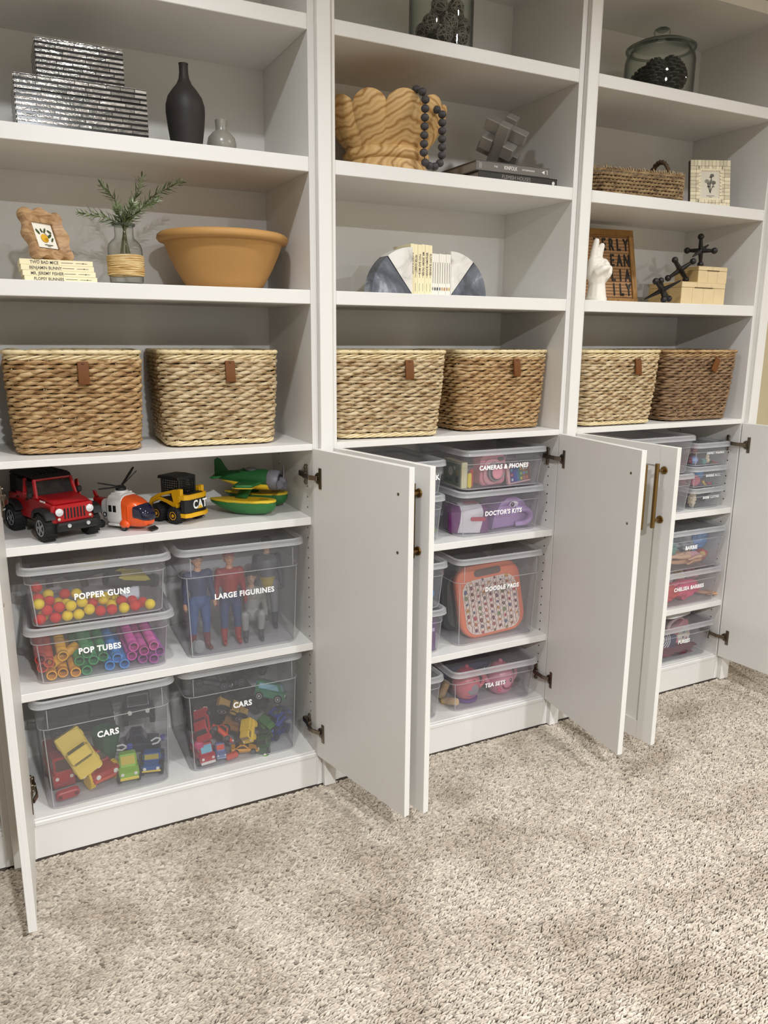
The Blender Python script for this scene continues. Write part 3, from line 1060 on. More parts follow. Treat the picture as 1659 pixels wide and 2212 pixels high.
# ---------------------------------------------------------------- upper shelves, left unit
def m_pearl(name):
    def fn(nt, b):
        v = _coords(nt, (14, 14, 40))
        n = _noise(nt, v, 1.6, 4, 0.6, 1.5)
        c = _ramp(nt, n, [(0.25, '#6c6a66'), (0.42, '#a5a19b'), (0.55, '#cfcac2'), (0.68, '#b3a79a'), (0.8, '#8a8682')])
        nt.links.new(c, b.inputs['Base Color'])
        b.inputs['Roughness'].default_value = 0.16
        b.inputs['Metallic'].default_value = 0.45
        obj_tone(nt, b, 0.45, 1.05)
        _bump(nt, b, _noise(nt, v, 3.0, 3), 0.4, 0.003)
    return textured(name, fn)
PEARL = m_pearl('mother_of_pearl')
LACQ = mat('#0d0d0e', 0.18, coat=0.4)
def pearl_box(label, loc, rz, w, d, h, rows, seed):
    rnd = random.Random(seed)
    t = thing('decorative_box', label, 'box', loc, math.radians(rz), 'pearl inlaid lacquer boxes')
    hl = h * 0.72
    MB().box((0, d / 2, hl / 2), (w, d, hl - 0.001), 0.001).build('box_body', LACQ, t)
    lid = MB().box((0, d / 2, (hl + h) / 2), (w, d, h - hl - 0.001), 0.001).build('lid', LACQ, t)
    rh = h / rows
    for i in range(rows):
        z = rh * (i + 0.5)
        par = t if z < hl else lid
        x = -w / 2
        while x < w / 2 - 0.002:
            L = min(rnd.uniform(0.028, 0.062), w / 2 - x)
            if w / 2 - x - L < 0.012:
                L = w / 2 - x
            m = MB().box((x + L / 2, -0.0006, z), (L - 0.0012, 0.0022, rh * 0.56), 0.0005, rot=(rnd.uniform(-.04, .04), 0, 0))
            m.build('pearl_strip', PEARL, par, 0)
            x += L
        # sides, short strips
        for sx in (-1, 1):
            m = MB().box((sx * (w / 2 + 0.0003), d / 2, z), (0.0016, d - 0.003, rh * 0.56), 0.0004)
            tag(m.build('pearl_strip', PEARL, par, 0))
    for k in range(4):
        m = MB().box((-w / 2 + w * (k + 0.5) / 4, d / 2, h + 0.0003), (w / 4 - 0.0015, d - 0.004, 0.0016), 0.0004)
        m.build('pearl_strip', PEARL, lid, 0)
    return t
pearl_box('large black lacquer box with mother of pearl strips, under the small one', (-0.640, 0.045, ZS[1]), -0.5, 0.300, 0.20, 0.118, 10, 1)
pearl_box('small black lacquer box with mother of pearl strips, stacked on the larger', (-0.636, 0.075, ZS[1] + 0.1195), -0.5, 0.200, 0.14, 0.090, 8, 2)

VB = mat('#2e2926', 0.55, spec=0.3, var=0.25, vscale=30, bump=0.12, bscale=90)
t = thing('bottle_vase', 'tall matte black bottle vase with a narrow neck', 'vase', (-0.377, 0.12, ZS[1]))
MB().lathe([(0.030, 0), (0.037, 0.002), (0.041, 0.02), (0.047, 0.06), (0.0505, 0.095), (0.050, 0.115), (0.044, 0.135), (0.032, 0.152), (0.020, 0.166), (0.0135, 0.180), (0.0115, 0.195), (0.0115, 0.212), (0.0125, 0.216), (0.0085, 0.217), (0.0075, 0.195), (0.0075, 0.17)], 40).build('body', VB, t)
t = thing('bud_vase', 'small taupe glazed bud vase beside the black bottle vase', 'vase', (-0.274, 0.15, ZS[1]))
m = MB()
pr = [(0.024, 0), (0.031, 0.003), (0.0385, 0.022), (0.040, 0.038), (0.036, 0.054), (0.025, 0.066), (0.0165, 0.072), (0.0145, 0.080), (0.0165, 0.096), (0.0165, 0.099), (0.0125, 0.099), (0.0105, 0.085), (0.0105, 0.06)]
m.lathe(pr, 40).build('body', mat('#8b867b', 0.28, var=0.08, vscale=25, coat=0.2), t)

# story books lying flat
CREAM = mat('#efe3bb', 0.6)
PAPER = mat('#e9e3d3', 0.8)
SERIF = mat('#4a4540', 0.7)
def thin_book(label, name, loc, rot, L, th, d, title, upright, group, cover=CREAM, tsz=0.0105, sx=0.85, motif=None):
    """spine faces -Y; lying flat: spine runs along X; upright: spine runs along Z, reading downwards"""
    t = thing(name, label, 'book', loc, rot, group)
    if upright:
        MB().box((0, d / 2, L / 2), (th, d, L), 0.0006).build('cover', cover, t, 0)
        MB().box((0, d / 2 + 0.001, L / 2), (th - 0.003, d, L - 0.004)).build('pages', PAPER, t, 0)
        R = (PI / 2, PI / 2, 0)
        if title:
            MB().text(title, tsz, (0, -0.0003, L * 0.62), R, 0.0003, 0.012, sx=sx).build('lettering', SERIF, t, 0)
        m = MB().box((0, -0.0002, L * 0.16), (0.0008, 0.0006, L * 0.16)).box((0, -0.0002, L * 0.40), (0.0011, 0.0006, L * 0.10))
        if motif:
            m.v = []; m.f = []; m.c = []
            m.color('#6b6258').box((0, -0.0002, L * 0.55), (0.0014, 0.0006, L * 0.5)).color(motif).sphere((0, -0.0001, L * 0.17), (0.0028, 0.0006, 0.0058), 10, 6)
            m.build('spine_print', VC, t, 0)
        else:
            m.build('spine_print', SERIF, t, 0)
    else:
        MB().box((0, d / 2, th / 2), (L, d, th), 0.0006).build('cover', cover, t, 0)
        MB().box((0, d / 2 + 0.001, th / 2), (L - 0.004, d, th - 0.003)).build('pages', PAPER, t, 0)
        MB().text(title, tsz, (-L * 0.17, -0.0003, th * 0.44), (PI / 2, 0, 0), 0.0003, 0.012, sx=sx).build('lettering', SERIF, t, 0)
        m = MB().box((L * 0.34, -0.0002, th * 0.5), (L * 0.16, 0.0006, 0.0008)).sphere((L * 0.36, -0.0002, th * 0.5), (0.0016, 0.0006, 0.0016), 8, 6).box((L * 0.14, -0.0002, th * 0.5), (L * 0.16, 0.0005, 0.0010))
        m.build('spine_print', SERIF, t, 0)
    return t
zz = ZS[2]
for k, (tt, dx, rz) in enumerate((('FLOPSY BUNNIES', 0.004, 0.3), ('MR. JEREMY FISHER', 0.001, -0.3), ('BENJAMIN BUNNY', -0.002, 0.2), ('TWO BAD MICE', -0.004, 0.0))):
    thin_book('thin cream story book lying flat, titled ' + tt.title(), 'story_book', (-0.7245 + dx, 0.048, zz), math.radians(rz), 0.168, 0.0128, 0.115, tt, False, 'cream story books lying in a stack')
    zz += 0.0130

# scalloped picture frame, leaning back
WALNUT = m_wood('limewashed_wood', [(0.28, '#7b5a3a'), (0.42, '#a07b55'), (0.55, '#b8946b'), (0.7, '#c7a67c'), (0.85, '#9a7450')], (2, 2, 7), 7, 0.5, 2.0)
def scallop(w, h, n, amp, per=10):
    pts = []
    cor = [(-w / 2, -h / 2), (w / 2, -h / 2), (w / 2, h / 2), (-w / 2, h / 2)]
    for i in range(4):
        a, b = Vector(cor[i]), Vector(cor[(i + 1) % 4])
        e = (b - a)
        nrm = Vector((e.y, -e.x)).normalized()
        for k in range(per * n):
            u = k / (per * n)
            pts.append(tuple(a + e * u + nrm * (amp * (abs(math.sin(PI * (u * n + 0.5))) - 0.5))))
    return pts
t = thing('picture', 'scalloped wooden frame with a lemon print leaning on the stacked books', 'picture frame', (-0.727, 0.075, zz), (math.radians(-19), 0, math.radians(40)))
op = 0.0335
base = perim(0.128, 0.128, 0.030, 0.0040)
out, inn = [], []
for q, (x, z, nx, nz) in enumerate(base):
    a = 0.0062 * math.cos(2 * PI * 8 * q / len(base))
    out.append((x + nx * a, z + nz * a))
    k = op / max(abs(x), abs(z))
    inn.append((x * k, z * k))
def FZ(pl, y, k=1.0):
    return [(x * k, y, z * k + 0.066) for x, z in pl]
m = MB()
m.loft([FZ(out, 0.018, 0.96), FZ(out, 0.010, 1.0), FZ(out, 0.0, 0.995), FZ(out, -0.005, 0.96), FZ([((o[0] + i_[0]) / 2, (o[1] + i_[1]) / 2) for o, i_ in zip(out, inn)], -0.001), FZ(inn, 0.006), FZ(inn, 0.0115)], True, False)
m.build('frame', WALNUT, t, 30)
pm = MB().color('#ece6d6').box((0, 0.0098, 0.066), (0.068, 0.001, 0.068))
pm.color('#d8a830').sphere((-0.004, 0.0075, 0.058), (0.0125, 0.0012, 0.0115), 14, 8).color('#b98a1e').sphere((-0.001, 0.0072, 0.0545), (0.009, 0.0012, 0.006), 12, 6)
for a, x, z, L in ((0.9, -0.021, 0.075, 0.017), (2.1, 0.004, 0.080, 0.015), (-0.6, 0.016, 0.066, 0.018), (0.5, 0.019, 0.078, 0.015), (1.3, -0.008, 0.079, 0.012), (-0.9, 0.022, 0.056, 0.014)):
    pm.color('#42512f').sphere((x, 0.0076, z), (L * 0.52, 0.0008, L * 0.2), 10, 6, rot=(0, a, 0))
pm.color('#6b5a38').box((0.002, 0.0078, 0.072), (0.024, 0.0006, 0.001), rot=(0, 0.7, 0))
pm.color('#4a463e').box((0.004, 0.0078, 0.040), (0.028, 0.0006, 0.0016)).box((0.004, 0.0078, 0.036), (0.012, 0.0006, 0.001))
pm.v = [(x * 0.92, y + 0.0012, (z - 0.064) * 0.92 + 0.066) for x, y, z in pm.v]
pm.build('print', VCM, t, 0)
MB().box((0, 0.034, 0.045), (0.02, 0.003, 0.085), rot=(math.radians(-24), 0, 0)).build('easel_strut', mat('#5a4028', 0.7), t, 0)

# glass jar vase with rattan wrap and rosemary
t = thing('glass_vase', 'clear glass jug vase with a rattan band beside the ochre bowl', 'vase', (-0.556, 0.10, ZS[2]))
prof = [(0.034, 0.0), (0.040, 0.003), (0.0425, 0.012), (0.0435, 0.05), (0.0435, 0.092), (0.040, 0.103), (0.032, 0.112), (0.0255, 0.117), (0.0235, 0.124), (0.0240, 0.146), (0.0285, 0.149), (0.0285, 0.154)]
MB().lathe(prof, 40, cap=False).build('glass_body', GLASS, t, 40)
MB().lathe([(0.024, 0.147), (0.029, 0.149), (0.029, 0.154), (0.024, 0.1545), (0.0225, 0.151)], 40, cap=False).lathe([(0.001, 0.001), (0.036, 0.001), (0.040, 0.004), (0.036, 0.007), (0.001, 0.006)], 40).build('glass_rim', GLASS_RIM, t, 40)
RATTAN = m_wood('rattan', [(0.25, '#8a6233'), (0.4, '#bd9556'), (0.55, '#d9bd85'), (0.75, '#e3cd9c')], (4, 4, 60), 5, 0.55, 0.6)
for k in range(11):
    z = 0.026 + k * 0.0046
    MB().tube([(0.0448 * math.cos(a), 0.0448 * math.sin(a), z + 0.0012 * math.sin(2 * a + k)) for a in [2 * PI * q / 36 for q in range(36)]], 0.0026, 6, closed=True).build('rattan_coil', RATTAN, t, 60)
rv = MB()
for k in range(3):
    z = 0.1 + 0.003 * k
GREENS = ['#66744f', '#7b8a62', '#8f9c78', '#56643f', '#9fab8a']
def sprig(label, pts, seed, nl=46, L=0.030):
    rnd = random.Random(seed)
    o = MB()
    P = [Vector(p) for p in pts]
    # resample along the stem
    def at(u):
        f = u * (len(P) - 1)
        i = min(int(f), len(P) - 2)
        return P[i].lerp(P[i + 1], f - i), (P[i + 1] - P[i]).normalized()
    o.color('#5b5a3c').tube([at(k / 12)[0] for k in range(13)], [0.0017 - 0.0009 * k / 12 for k in range(13)], 5)
    ob = thing('rosemary_sprig', label, 'plant', (0, 0, 0), group='rosemary sprigs in the glass vase')
    ob.location = P[0]
    o.v = [tuple(Vector(v) - P[0]) for v in o.v]
    o.build('stem', VCM, ob)
    lf = MB()
    for k in range(nl):
        u = 0.30 + 0.70 * k / (nl - 1)
        p, d = at(min(u, 0.999))
        p = p - P[0]
        a = k * 2.4 + rnd.random()
        x = d.orthogonal().normalized()
        y = d.cross(x)
        side = (x * math.cos(a) + y * math.sin(a))
        dr = (d * rnd.uniform(0.55, 0.95) + side * rnd.uniform(0.6, 0.95)).normalized()
        LL = L * rnd.uniform(0.7, 1.1) * (1.0 - 0.45 * max(0, u - 0.75) / 0.25)
        wv = dr.cross(side).normalized() * 0.0022
        up = side * 0.002
        lf.color(rnd.choice(GREENS))
        q0, q1, q2 = p, p + dr * LL * 0.5 + up, p + dr * LL + up * 0.2
        nn = dr.cross(wv).normalized() * 0.0007
        lf.loft([[q0 + wv * .5, q0 + nn, q0 - wv * .5, q0 - nn], [q1 + wv, q1 + nn, q1 - wv, q1 - nn], [q2 + wv * .1, q2 + nn * .1, q2 - wv * .1, q2 - nn * .1]])
    tag(lf.build('needles', VCM, ob, 60), kind='stuff')
    return ob
bx, by, bz = -0.556, 0.10, ZS[2] + 0.075
def sp(dx, dy, tipx, tipy, tipz, bend, label, seed, nl=46):
    b = (bx + dx, by + dy, bz + 0.006)
    n = (bx + dx * 0.4 + (tipx - bx) * 0.08, by + dy * .5, ZS[2] + 0.152)
    mid = (bx + (tipx - bx) * bend, by + (tipy - by) * 0.5, ZS[2] + 0.152 + (tipz - ZS[2] - 0.152) * 0.62)
    return sprig(label, [b, n, mid, (tipx, tipy, tipz)], seed, nl)
sp(0.012, 0.0, -0.665, 0.085, 1.716, 0.42, 'rosemary sprig arching low to the left of the vase', 1, 54)
sp(0.006, 0.008, -0.603, 0.12, 1.795, 0.35, 'short upright rosemary sprig left of the vase neck', 2, 40)
sp(-0.005, 0.006, -0.497, 0.13, 1.822, 0.70, 'tall upright rosemary sprig, its tip highest', 3, 44)
sp(-0.010, 0.0, -0.402, 0.10, 1.815, 0.50, 'rosemary sprig reaching far right over the ochre bowl', 4, 66)
sp(0.0, -0.008, -0.535, 0.06, 1.745, 0.5, 'short rosemary sprig at the front of the vase', 5, 50)
sp(0.008, -0.006, -0.575, 0.07, 1.730, 0.6, 'short rosemary sprig drooping at the left of the neck', 6, 36)
sp(-0.010, 0.008, -0.470, 0.08, 1.760, 0.5, 'rosemary sprig spreading right, below the longest one', 7, 50)

# ochre earthenware bowl
OCHRE = mat('#b5884c', 0.7, var=0.10, vscale=9, bump=0.08, bscale=60)
t = thing('earthenware_bowl', 'large ochre earthenware bowl with a rolled rim on the left unit', 'bowl', (-0.272, 0.178, ZS[2]))
pr = [(0.098, 0), (0.104, 0.003), (0.116, 0.022), (0.138, 0.060), (0.156, 0.100), (0.163, 0.120), (0.166, 0.127), (0.1785, 0.129), (0.184, 0.136), (0.182, 0.146), (0.174, 0.152), (0.164, 0.150), (0.154, 0.128), (0.132, 0.075), (0.100, 0.025), (0.02, 0.014)]
MB().lathe(pr, 64).build('bowl_body', OCHRE, t, 50)

# ---------------------------------------------------------------- upper shelves, middle unit
t = thing('glass_cylinder_vase', 'clear glass cylinder holding dark wicker balls on the top shelf', 'vase', (0.415, 0.15, ZS[0]))
MB().lathe([(0.090, 0.0), (0.0965, 0.004), (0.0975, 0.01), (0.0975, 0.255), (0.0950, 0.255), (0.0945, 0.014), (0.02, 0.012)], 48).build('glass_body', GLASS, t, 40)
MB().lathe([(0.094, 0.254), (0.098, 0.254), (0.098, 0.257), (0.094, 0.257)], 48).lathe([(0.088, 0.001), (0.0955, 0.001), (0.0960, 0.008), (0.088, 0.010)], 48).build('glass_edges', GLASS_RIM, t, 40)
WICK = mat('#8a8177', 0.8, var=0.3, vscale=60)
def wicker_ball(r):
    rnd = random.Random(5)
    core = MB().sphere((0, 0, 0), r * 0.86, 14, 10)
    st = MB()
    for k in range(15):
        n = Vector((rnd.gauss(0, 1), rnd.gauss(0, 1), rnd.gauss(0, 1))).normalized()
        x = n.orthogonal().normalized()
        y = n.cross(x)
        off = rnd.uniform(-0.35, 0.35)
        rr = math.sqrt(1 - off * off)
        st.tube([(n * off + (x * math.cos(a) + y * math.sin(a)) * rr) * r * 0.955 for a in [2 * PI * q / 18 for q in range(18)]], r * 0.045, 4, closed=True)
    return core, st
wb = thing('wicker_ball', 'x', 'ball', (0, 0, 0), group='dark wicker balls in the glass cylinder')
c_, s_ = wicker_ball(0.0262)
c_.build('ball_core', mat('#3d3731', 0.9), wb)
s_.build('woven_strands', WICK, wb)
BALLS = [(-0.058, -0.038, 0.084, 'wicker ball at the left, second layer of the pile'), (0.000, -0.050, 0.090, 'wicker ball at the front centre, second layer'), (0.056, -0.034, 0.092, 'wicker ball right of centre, behind the glass highlight'),
         (-0.024, -0.030, 0.138, 'wicker ball at the upper left of the pile'), (0.030, -0.034, 0.138, 'wicker ball at the top centre of the pile'), (0.062, 0.016, 0.134, 'wicker ball at the upper right of the pile'),
         (-0.024, -0.062, 0.052, 'wicker ball low at the front, left of centre'), (0.030, -0.060, 0.052, 'wicker ball low at the front, right of centre'), (0.066, 0.014, 0.082, 'wicker ball at the right wall of the cylinder'),
         (-0.060, 0.012, 0.040, 'wicker ball at the back left of the bottom layer'), (0.0, 0.0, 0.040, 'wicker ball in the middle of the bottom layer'), (0.060, 0.022, 0.030, 'wicker ball at the back right of the bottom layer'),
         (-0.005, 0.055, 0.040, 'wicker ball at the back of the bottom layer'), (-0.04, 0.035, 0.085, 'wicker ball behind the left ball'), (0.01, 0.045, 0.090, 'wicker ball behind the front centre ball'), (0.0, 0.02, 0.135, 'wicker ball at the top back of the pile')]
for k, (dx, dy, dz, lb) in enumerate(BALLS):
    o = wb if k == 0 else copy_tree(wb)
    o.location = (0.415 + dx, 0.15 + dy, ZS[0] + dz)
    o.rotation_euler = (k * 1.3, k * 0.7, k * 2.1)
    o['label'] = lb

# scalloped wooden bowl
def _teak(nt, b):
    v = _coords(nt, (1, 1, 1))
    wv = nt.nodes.new('ShaderNodeTexWave')
    wv.wave_type = 'RINGS'
    wv.rings_direction = 'Y'
    wv.inputs['Scale'].default_value = 11.0
    wv.inputs['Distortion'].default_value = 6.0
    wv.inputs['Detail'].default_value = 2.5
    wv.inputs['Detail Scale'].default_value = 1.2
    nt.links.new(v, wv.inputs['Vector'])
    c = _ramp(nt, wv.outputs['Color'], [(0.0, '#a77b43'), (0.08, '#be935a'), (0.25, '#d0aa70'), (0.7, '#d9b77f'), (1.0, '#cda468')])
    nt.links.new(c, b.inputs['Base Color'])
    b.inputs['Roughness'].default_value = 0.6
TEAK = textured('paulownia', _teak)
t = thing('scalloped_bowl', 'carved pale wooden bowl with a scalloped petal rim', 'bowl', (0.250, 0.185, ZS[1]), math.radians(9))
m = MB()
NP, SEG = 10, 140
def ring(r, z, amp=0, zamp=0, ph=0.0):
    L = []
    for k in range(SEG):
        a = 2 * PI * k / SEG
        q = abs(math.cos(NP * (a + ph) / 2)) ** 0.62
        L.append(((r + amp * (q - 1)) * math.cos(a), (r + amp * (q - 1)) * math.sin(a), z + zamp * (q - 1)))
    return L
m.loft([ring(0.122, 0.0), ring(0.130, 0.004), ring(0.130, 0.014), ring(0.121, 0.036), ring(0.119, 0.044), ring(0.128, 0.047), ring(0.1325, 0.054), ring(0.1325, 0.064), ring(0.127, 0.071), ring(0.121, 0.076), ring(0.128, 0.086, 0.004), ring(0.150, 0.112, 0.009), ring(0.169, 0.145, 0.013, 0.004), ring(0.181, 0.178, 0.016, 0.012), ring(0.184, 0.198, 0.016, 0.022), ring(0.182, 0.208, 0.016, 0.027), ring(0.176, 0.213, 0.015, 0.029), ring(0.168, 0.210, 0.013, 0.029), ring(0.158, 0.195, 0.010, 0.026), ring(0.145, 0.14, 0.006), ring(0.11, 0.085), ring(0.05, 0.07)])
m.build('bowl_body', TEAK, t, 50)

# bead garland draped over the bowl
BEAD = mat('#3f3b3c', 0.6, var=0.12, vscale=50)
gar = thing('bead_garland', 'string of dark grey wooden beads draped over the scalloped bowl', 'garland', (0.30, 0.0, ZS[1]))
path = []
for k in range(9):
    path.append((0.263 + 0.009 * min(k, 4) / 4 + 0.001 * k, -0.012 + 0.0020 * k, 2.080 - 0.0212 * k))
path = [(0.258, 0.022, 2.104), (0.263, -0.004, 2.092)] + [(0.268 + 0.0008 * k, -0.014 + 0.0022 * k, 2.070 - 0.0226 * k) for k in range(7)]
path += [(0.281, 0.004, 1.909), (0.297, 0.008, 1.9030), (0.316, 0.009, 1.9030), (0.331, 0.006, 1.913)]
path += [(0.336 + 0.0002 * k, 0.003 + 0.001 * k, 1.934 + 0.0222 * k) for k in range(6)] + [(0.331, 0.030, 2.062), (0.322, 0.052, 2.074)]
b0 = None
for k, p in enumerate(path):
    p = (p[0] - 0.30, p[1] - 0.008, p[2] - ZS[1])
    if b0 is None:
        b0 = MB().sphere((0, 0, 0), (0.0122, 0.0122, 0.0108), 14, 10).build('bead', BEAD, gar)
        b0.location = p
    else:
        clone_part(b0, gar, p)
MB().tube([(p[0] - 0.30, p[1] - 0.008, p[2] - ZS[1]) for p in path], 0.0015, 5).build('cord', INK, gar)

# coffee-table books
def big_book(label, loc, rz, L, d, th, cover, spine_mb=None):
    t = thing('coffee_table_book', label, 'book', loc, math.radians(rz), 'large books lying under the sculpture')
    m = MB().box((0, 0.0015, th / 2), (L, 0.003, th), 0.001).box((0, d / 2, 0.0013), (L, d, 0.0026), 0.0005).box((0, d / 2, th - 0.0013), (L, d, 0.0026), 0.0005)
    m.build('cover', cover, t, 0)
    MB().box((0, d / 2 + 0.001, th / 2), (L - 0.008, d - 0.006, th - 0.006)).build('pages', mat('#8d857a', 0.8), t, 0)
    return t
t = big_book('thin black coffee table book under the grey one', (0.638, 0.028, ZS[1]), 0.0, 0.302, 0.225, 0.0245, mat('#26221f', 0.35, var=0.3, vscale=40))
MB().text('FLEMISH HOUSES', 0.016, (-0.01, -0.0004, 0.013), ext=0.0004, sx=0.9).build('lettering', mat('#8f8880', 0.5), t, 0)
MB().lathe([(0.0001, 0), (0.0055, 0), (0.0055, 0.0006), (0.0001, 0.0006)], 16, (0.135, -0.0007, 0.011), 'y').build('spine_emblem', mat('#d8d4cc', 0.5), t, 0)
t = big_book('grey coffee table book lettered The Kinfolk Entrepreneur, under the sculpture', (0.620, 0.032, ZS[1] + 0.0247), 0.0, 0.280, 0.22, 0.0300, mat('#67625c', 0.5))
MB().text('KINFOLK', 0.0155, (-0.012, -0.0004, 0.016), ext=0.0004, bold=0.006, sx=0.78).text('THE', 0.0075, (-0.068, -0.0004, 0.016), ext=0.0004).text('ENTREPRENEUR', 0.0068, (0.056, -0.0004, 0.0158), ext=0.0004).build('lettering', mat('#e6e2da', 0.5), t, 0)
m = MB().prism([(0.108, 0.016), (0.119, 0.0105), (0.119, 0.0215)], -0.0008, 0.0, 'y').box((0.130, -0.0004, 0.016), (0.0014, 0.0008, 0.012)).box((0.127, -0.0004, 0.022), (0.006, 0.0008, 0.0012))
m.box((-0.127, -0.0004, 0.015), (0.0008, 0.0006, 0.016)).box((-0.122, -0.0004, 0.015), (0.0008, 0.0006, 0.016))
m.build('spine_emblem', mat('#e6e2da', 0.5), t, 0)
# block puzzle sculpture
t = thing('knot_sculpture', 'gunmetal sculpture of interlocked square blocks on the stacked books', 'sculpture', (0.640, 0.130, ZS[1] + 0.0549 + 0.001), (0, 0, 0))
GUN = mat('#9d9992', 0.34, metal=0.6)
R0 = Euler((math.radians(30), math.radians(-30), math.radians(35))).to_matrix().to_4x4()
s3 = 0.037
m = MB(Matrix.Translation((0, 0, 0.0585)) @ R0)
zmin = 0
for axis, o1 in ((0, 1), (1, 2), (2, 0)):
    for sg in (-1, 1):
        size = [s3, s3, s3]
        size[axis] = 0.138
        c = [0, 0, 0]
        c[o1] = sg * s3 * 0.98
        bb = MB(m.M).box(c, size, 0.0016)
        zmin = min(zmin, min(v[2] for v in bb.v))
        bb.build('square_bar', GUN, t, 0)
t.location.z -= zmin

# marble bookends and the row of small books
MW = m_marble('white_marble', [(0.3, '#a9a59e'), (0.45, '#d8d4cb'), (0.6, '#e6e3db'), (0.9, '#efece5')])
MG = m_marble('grey_marble', [(0.25, '#2f3238'), (0.42, '#4a4e56'), (0.55, '#6b7079'), (0.62, '#a4a8ae'), (0.7, '#565a62')], scale=9)
def bookend(label, loc, sgn):
    t = thing('marble_bookend', label, 'bookend', loc, group='white and grey marble bookends')
    R, dp = 0.138, 0.055
    a1 = math.radians(51)
    def arc(a, b, n=14):
        return [(sgn * R * math.cos(a + (b - a) * k / n), R * math.sin(a + (b - a) * k / n)) for k in range(n + 1)]
    g = 0.0006
    MB().prism([(0, 0)] + arc(0, a1), 0, dp, 'y', 0.0012).build('grey_segment', MG, t, 30)
    MB().prism([(0, 0.0003)] + arc(a1 + 0.002, PI / 2), 0, dp, 'y', 0.0012).build('white_segment', MW, t, 30)
    MB().prism([(0, 0), (sgn * R * math.cos(a1) * 1.001, R * math.sin(a1) * 1.001), (sgn * R * math.cos(a1 + 0.02), R * math.sin(a1 + 0.02))], -0.0004, dp, 'y').build('inlay_line', mat('#23211f', 0.4), t, 0)
    return t
bookend('left marble quarter-round bookend, partly in front of the story books', (0.276, 0.052, ZS[2]), -1)
bookend('right marble quarter-round bookend, by the thinnest white books', (0.434, 0.090, ZS[2]), 1)
x = 0.2835
TI = ['FLOPSY BUNNIES', 'PETER RABBIT', 'TWO BAD MICE', 'MR. JEREMY FISHER', 'BENJAMIN BUNNY', 'FLOPSY BUNNIES']
LB = ['cream upright story book, leftmost, titled Flopsy Bunnies', 'cream upright story book titled Peter Rabbit', 'cream upright story book titled Two Bad Mice', 'cream upright story book titled Mr. Jeremy Fisher', 'cream upright story book titled Benjamin Bunny', 'cream upright story book, next to the white ones, titled Flopsy Bunnies']
for k, tt in enumerate(TI):
    thin_book(LB[k], 'story_book', (x + 0.0064, 0.080 + 0.0008 * (k % 2), ZS[2]), 0.0, 0.1515 - 0.0008 * (k % 3), 0.0125, 0.115, tt, True, 'cream story books upright between bookends', tsz=0.0098)
    x += 0.0129
ORD = ['first', 'second', 'third', 'fourth', 'fifth', 'sixth', 'seventh', 'eighth']
WB = mat('#ece8dc', 0.6)
for k in range(8):
    thin_book('thin white upright book, %s from the cream ones' % ORD[k], 'picture_book', (x + 0.0043, 0.082 + 0.0007 * (k % 3), ZS[2]), 0.0, 0.127 - 0.0004 * (k % 3), 0.0083, 0.10, None, True, 'thin white books upright between bookends', cover=WB, motif=['#8a8a86', '#3b3b42', '#26262a', '#5c6068', '#b98a52', '#b07a45', '#a5825c', '#c3a25e'][k])
    x += 0.0086

# ---------------------------------------------------------------- upper shelves, right unit
t = thing('glass_cookie_jar', 'clear glass lidded jar with dark pine cones on the right top shelf', 'jar', (1.312, 0.15, ZS[0]))
MB().lathe([(0.104, 0.0), (0.115, 0.003), (0.1185, 0.012), (0.1195, 0.06), (0.1195, 0.130), (0.115, 0.148), (0.104, 0.158), (0.100, 0.163), (0.101, 0.166), (0.097, 0.166), (0.098, 0.160), (0.112, 0.146), (0.1165, 0.130), (0.1165, 0.014), (0.02, 0.010)], 56).build('glass_body', GLASS, t, 40)
MB().lathe([(0.100, 0.0008), (0.113, 0.001), (0.1150, 0.010), (0.104, 0.011)], 48).build('glass_base', GLASS_RIM, t, 40)
lid = MB().lathe([(0.094, 0.167), (0.116, 0.167), (0.1185, 0.171), (0.116, 0.176), (0.095, 0.186), (0.05, 0.196), (0.022, 0.200), (0.020, 0.206), (0.026, 0.214), (0.0285, 0.224), (0.026, 0.233), (0.016, 0.238), (0.0005, 0.239), (0.0005, 0.21), (0.018, 0.197), (0.06, 0.190), (0.094, 0.180)], 48, cap=False).build('glass_lid', GLASS, t, 40)
MB().lathe([(0.112, 0.1665), (0.1195, 0.168), (0.120, 0.173), (0.1150, 0.1765), (0.110, 0.173)], 56, cap=False).lathe([(0.017, 0.228), (0.0245, 0.2345), (0.017, 0.2395), (0.001, 0.2405), (0.001, 0.230)], 28).build('lid_edge', GLASS_RIM, lid, 40)
CONE = mat('#1f1812', 0.55, var=0.4, vscale=50)
def pine_cone(H, R):
    m = MB().sphere((0, 0, H * 0.5), (R * 0.62, R * 0.62, H * 0.48), 12, 8)
    k = 0
    for k in range(90):
        u = (k + 0.5) / 90
        z = H * (0.05 + 0.9 * u)
        r = R * math.sin(PI * (0.12 + 0.83 * u)) ** 0.8
        a = k * 2.39996
        d = Vector((math.cos(a), math.sin(a), 0))
        e = Vector((-d.y, d.x, 0))
        c = d * r * 0.62 + Vector((0, 0, z))
        q = d * r + Vector((0, 0, z + H * 0.06))
        s = R * 0.30 * (0.55 + 0.45 * math.sin(PI * u))
        m.loft([[c + e * s * .4, c - e * s * .4, c - e * s * .4 - Vector((0, 0, .004)), c + e * s * .4 - Vector((0, 0, .004))],
                [q + e * s, q - e * s, q - e * s - Vector((0, 0, .006)), q + e * s - Vector((0, 0, .006))],
                [q + d * .003 + e * s * .3, q + d * .003 - e * s * .3, q + d * .003 - e * s * .3 - Vector((0, 0, .003)), q + d * .003 + e * s * .3 - Vector((0, 0, .003))]])
    return m
pc = thing('pine_cone', 'dark pine cone standing tallest, right of centre in the jar', 'pine cone', (1.345, 0.130, ZS[0] + 0.012), group='dark pine cones in the glass jar')
pine_cone(0.138, 0.056).build('cone_scales', CONE, pc, 30)
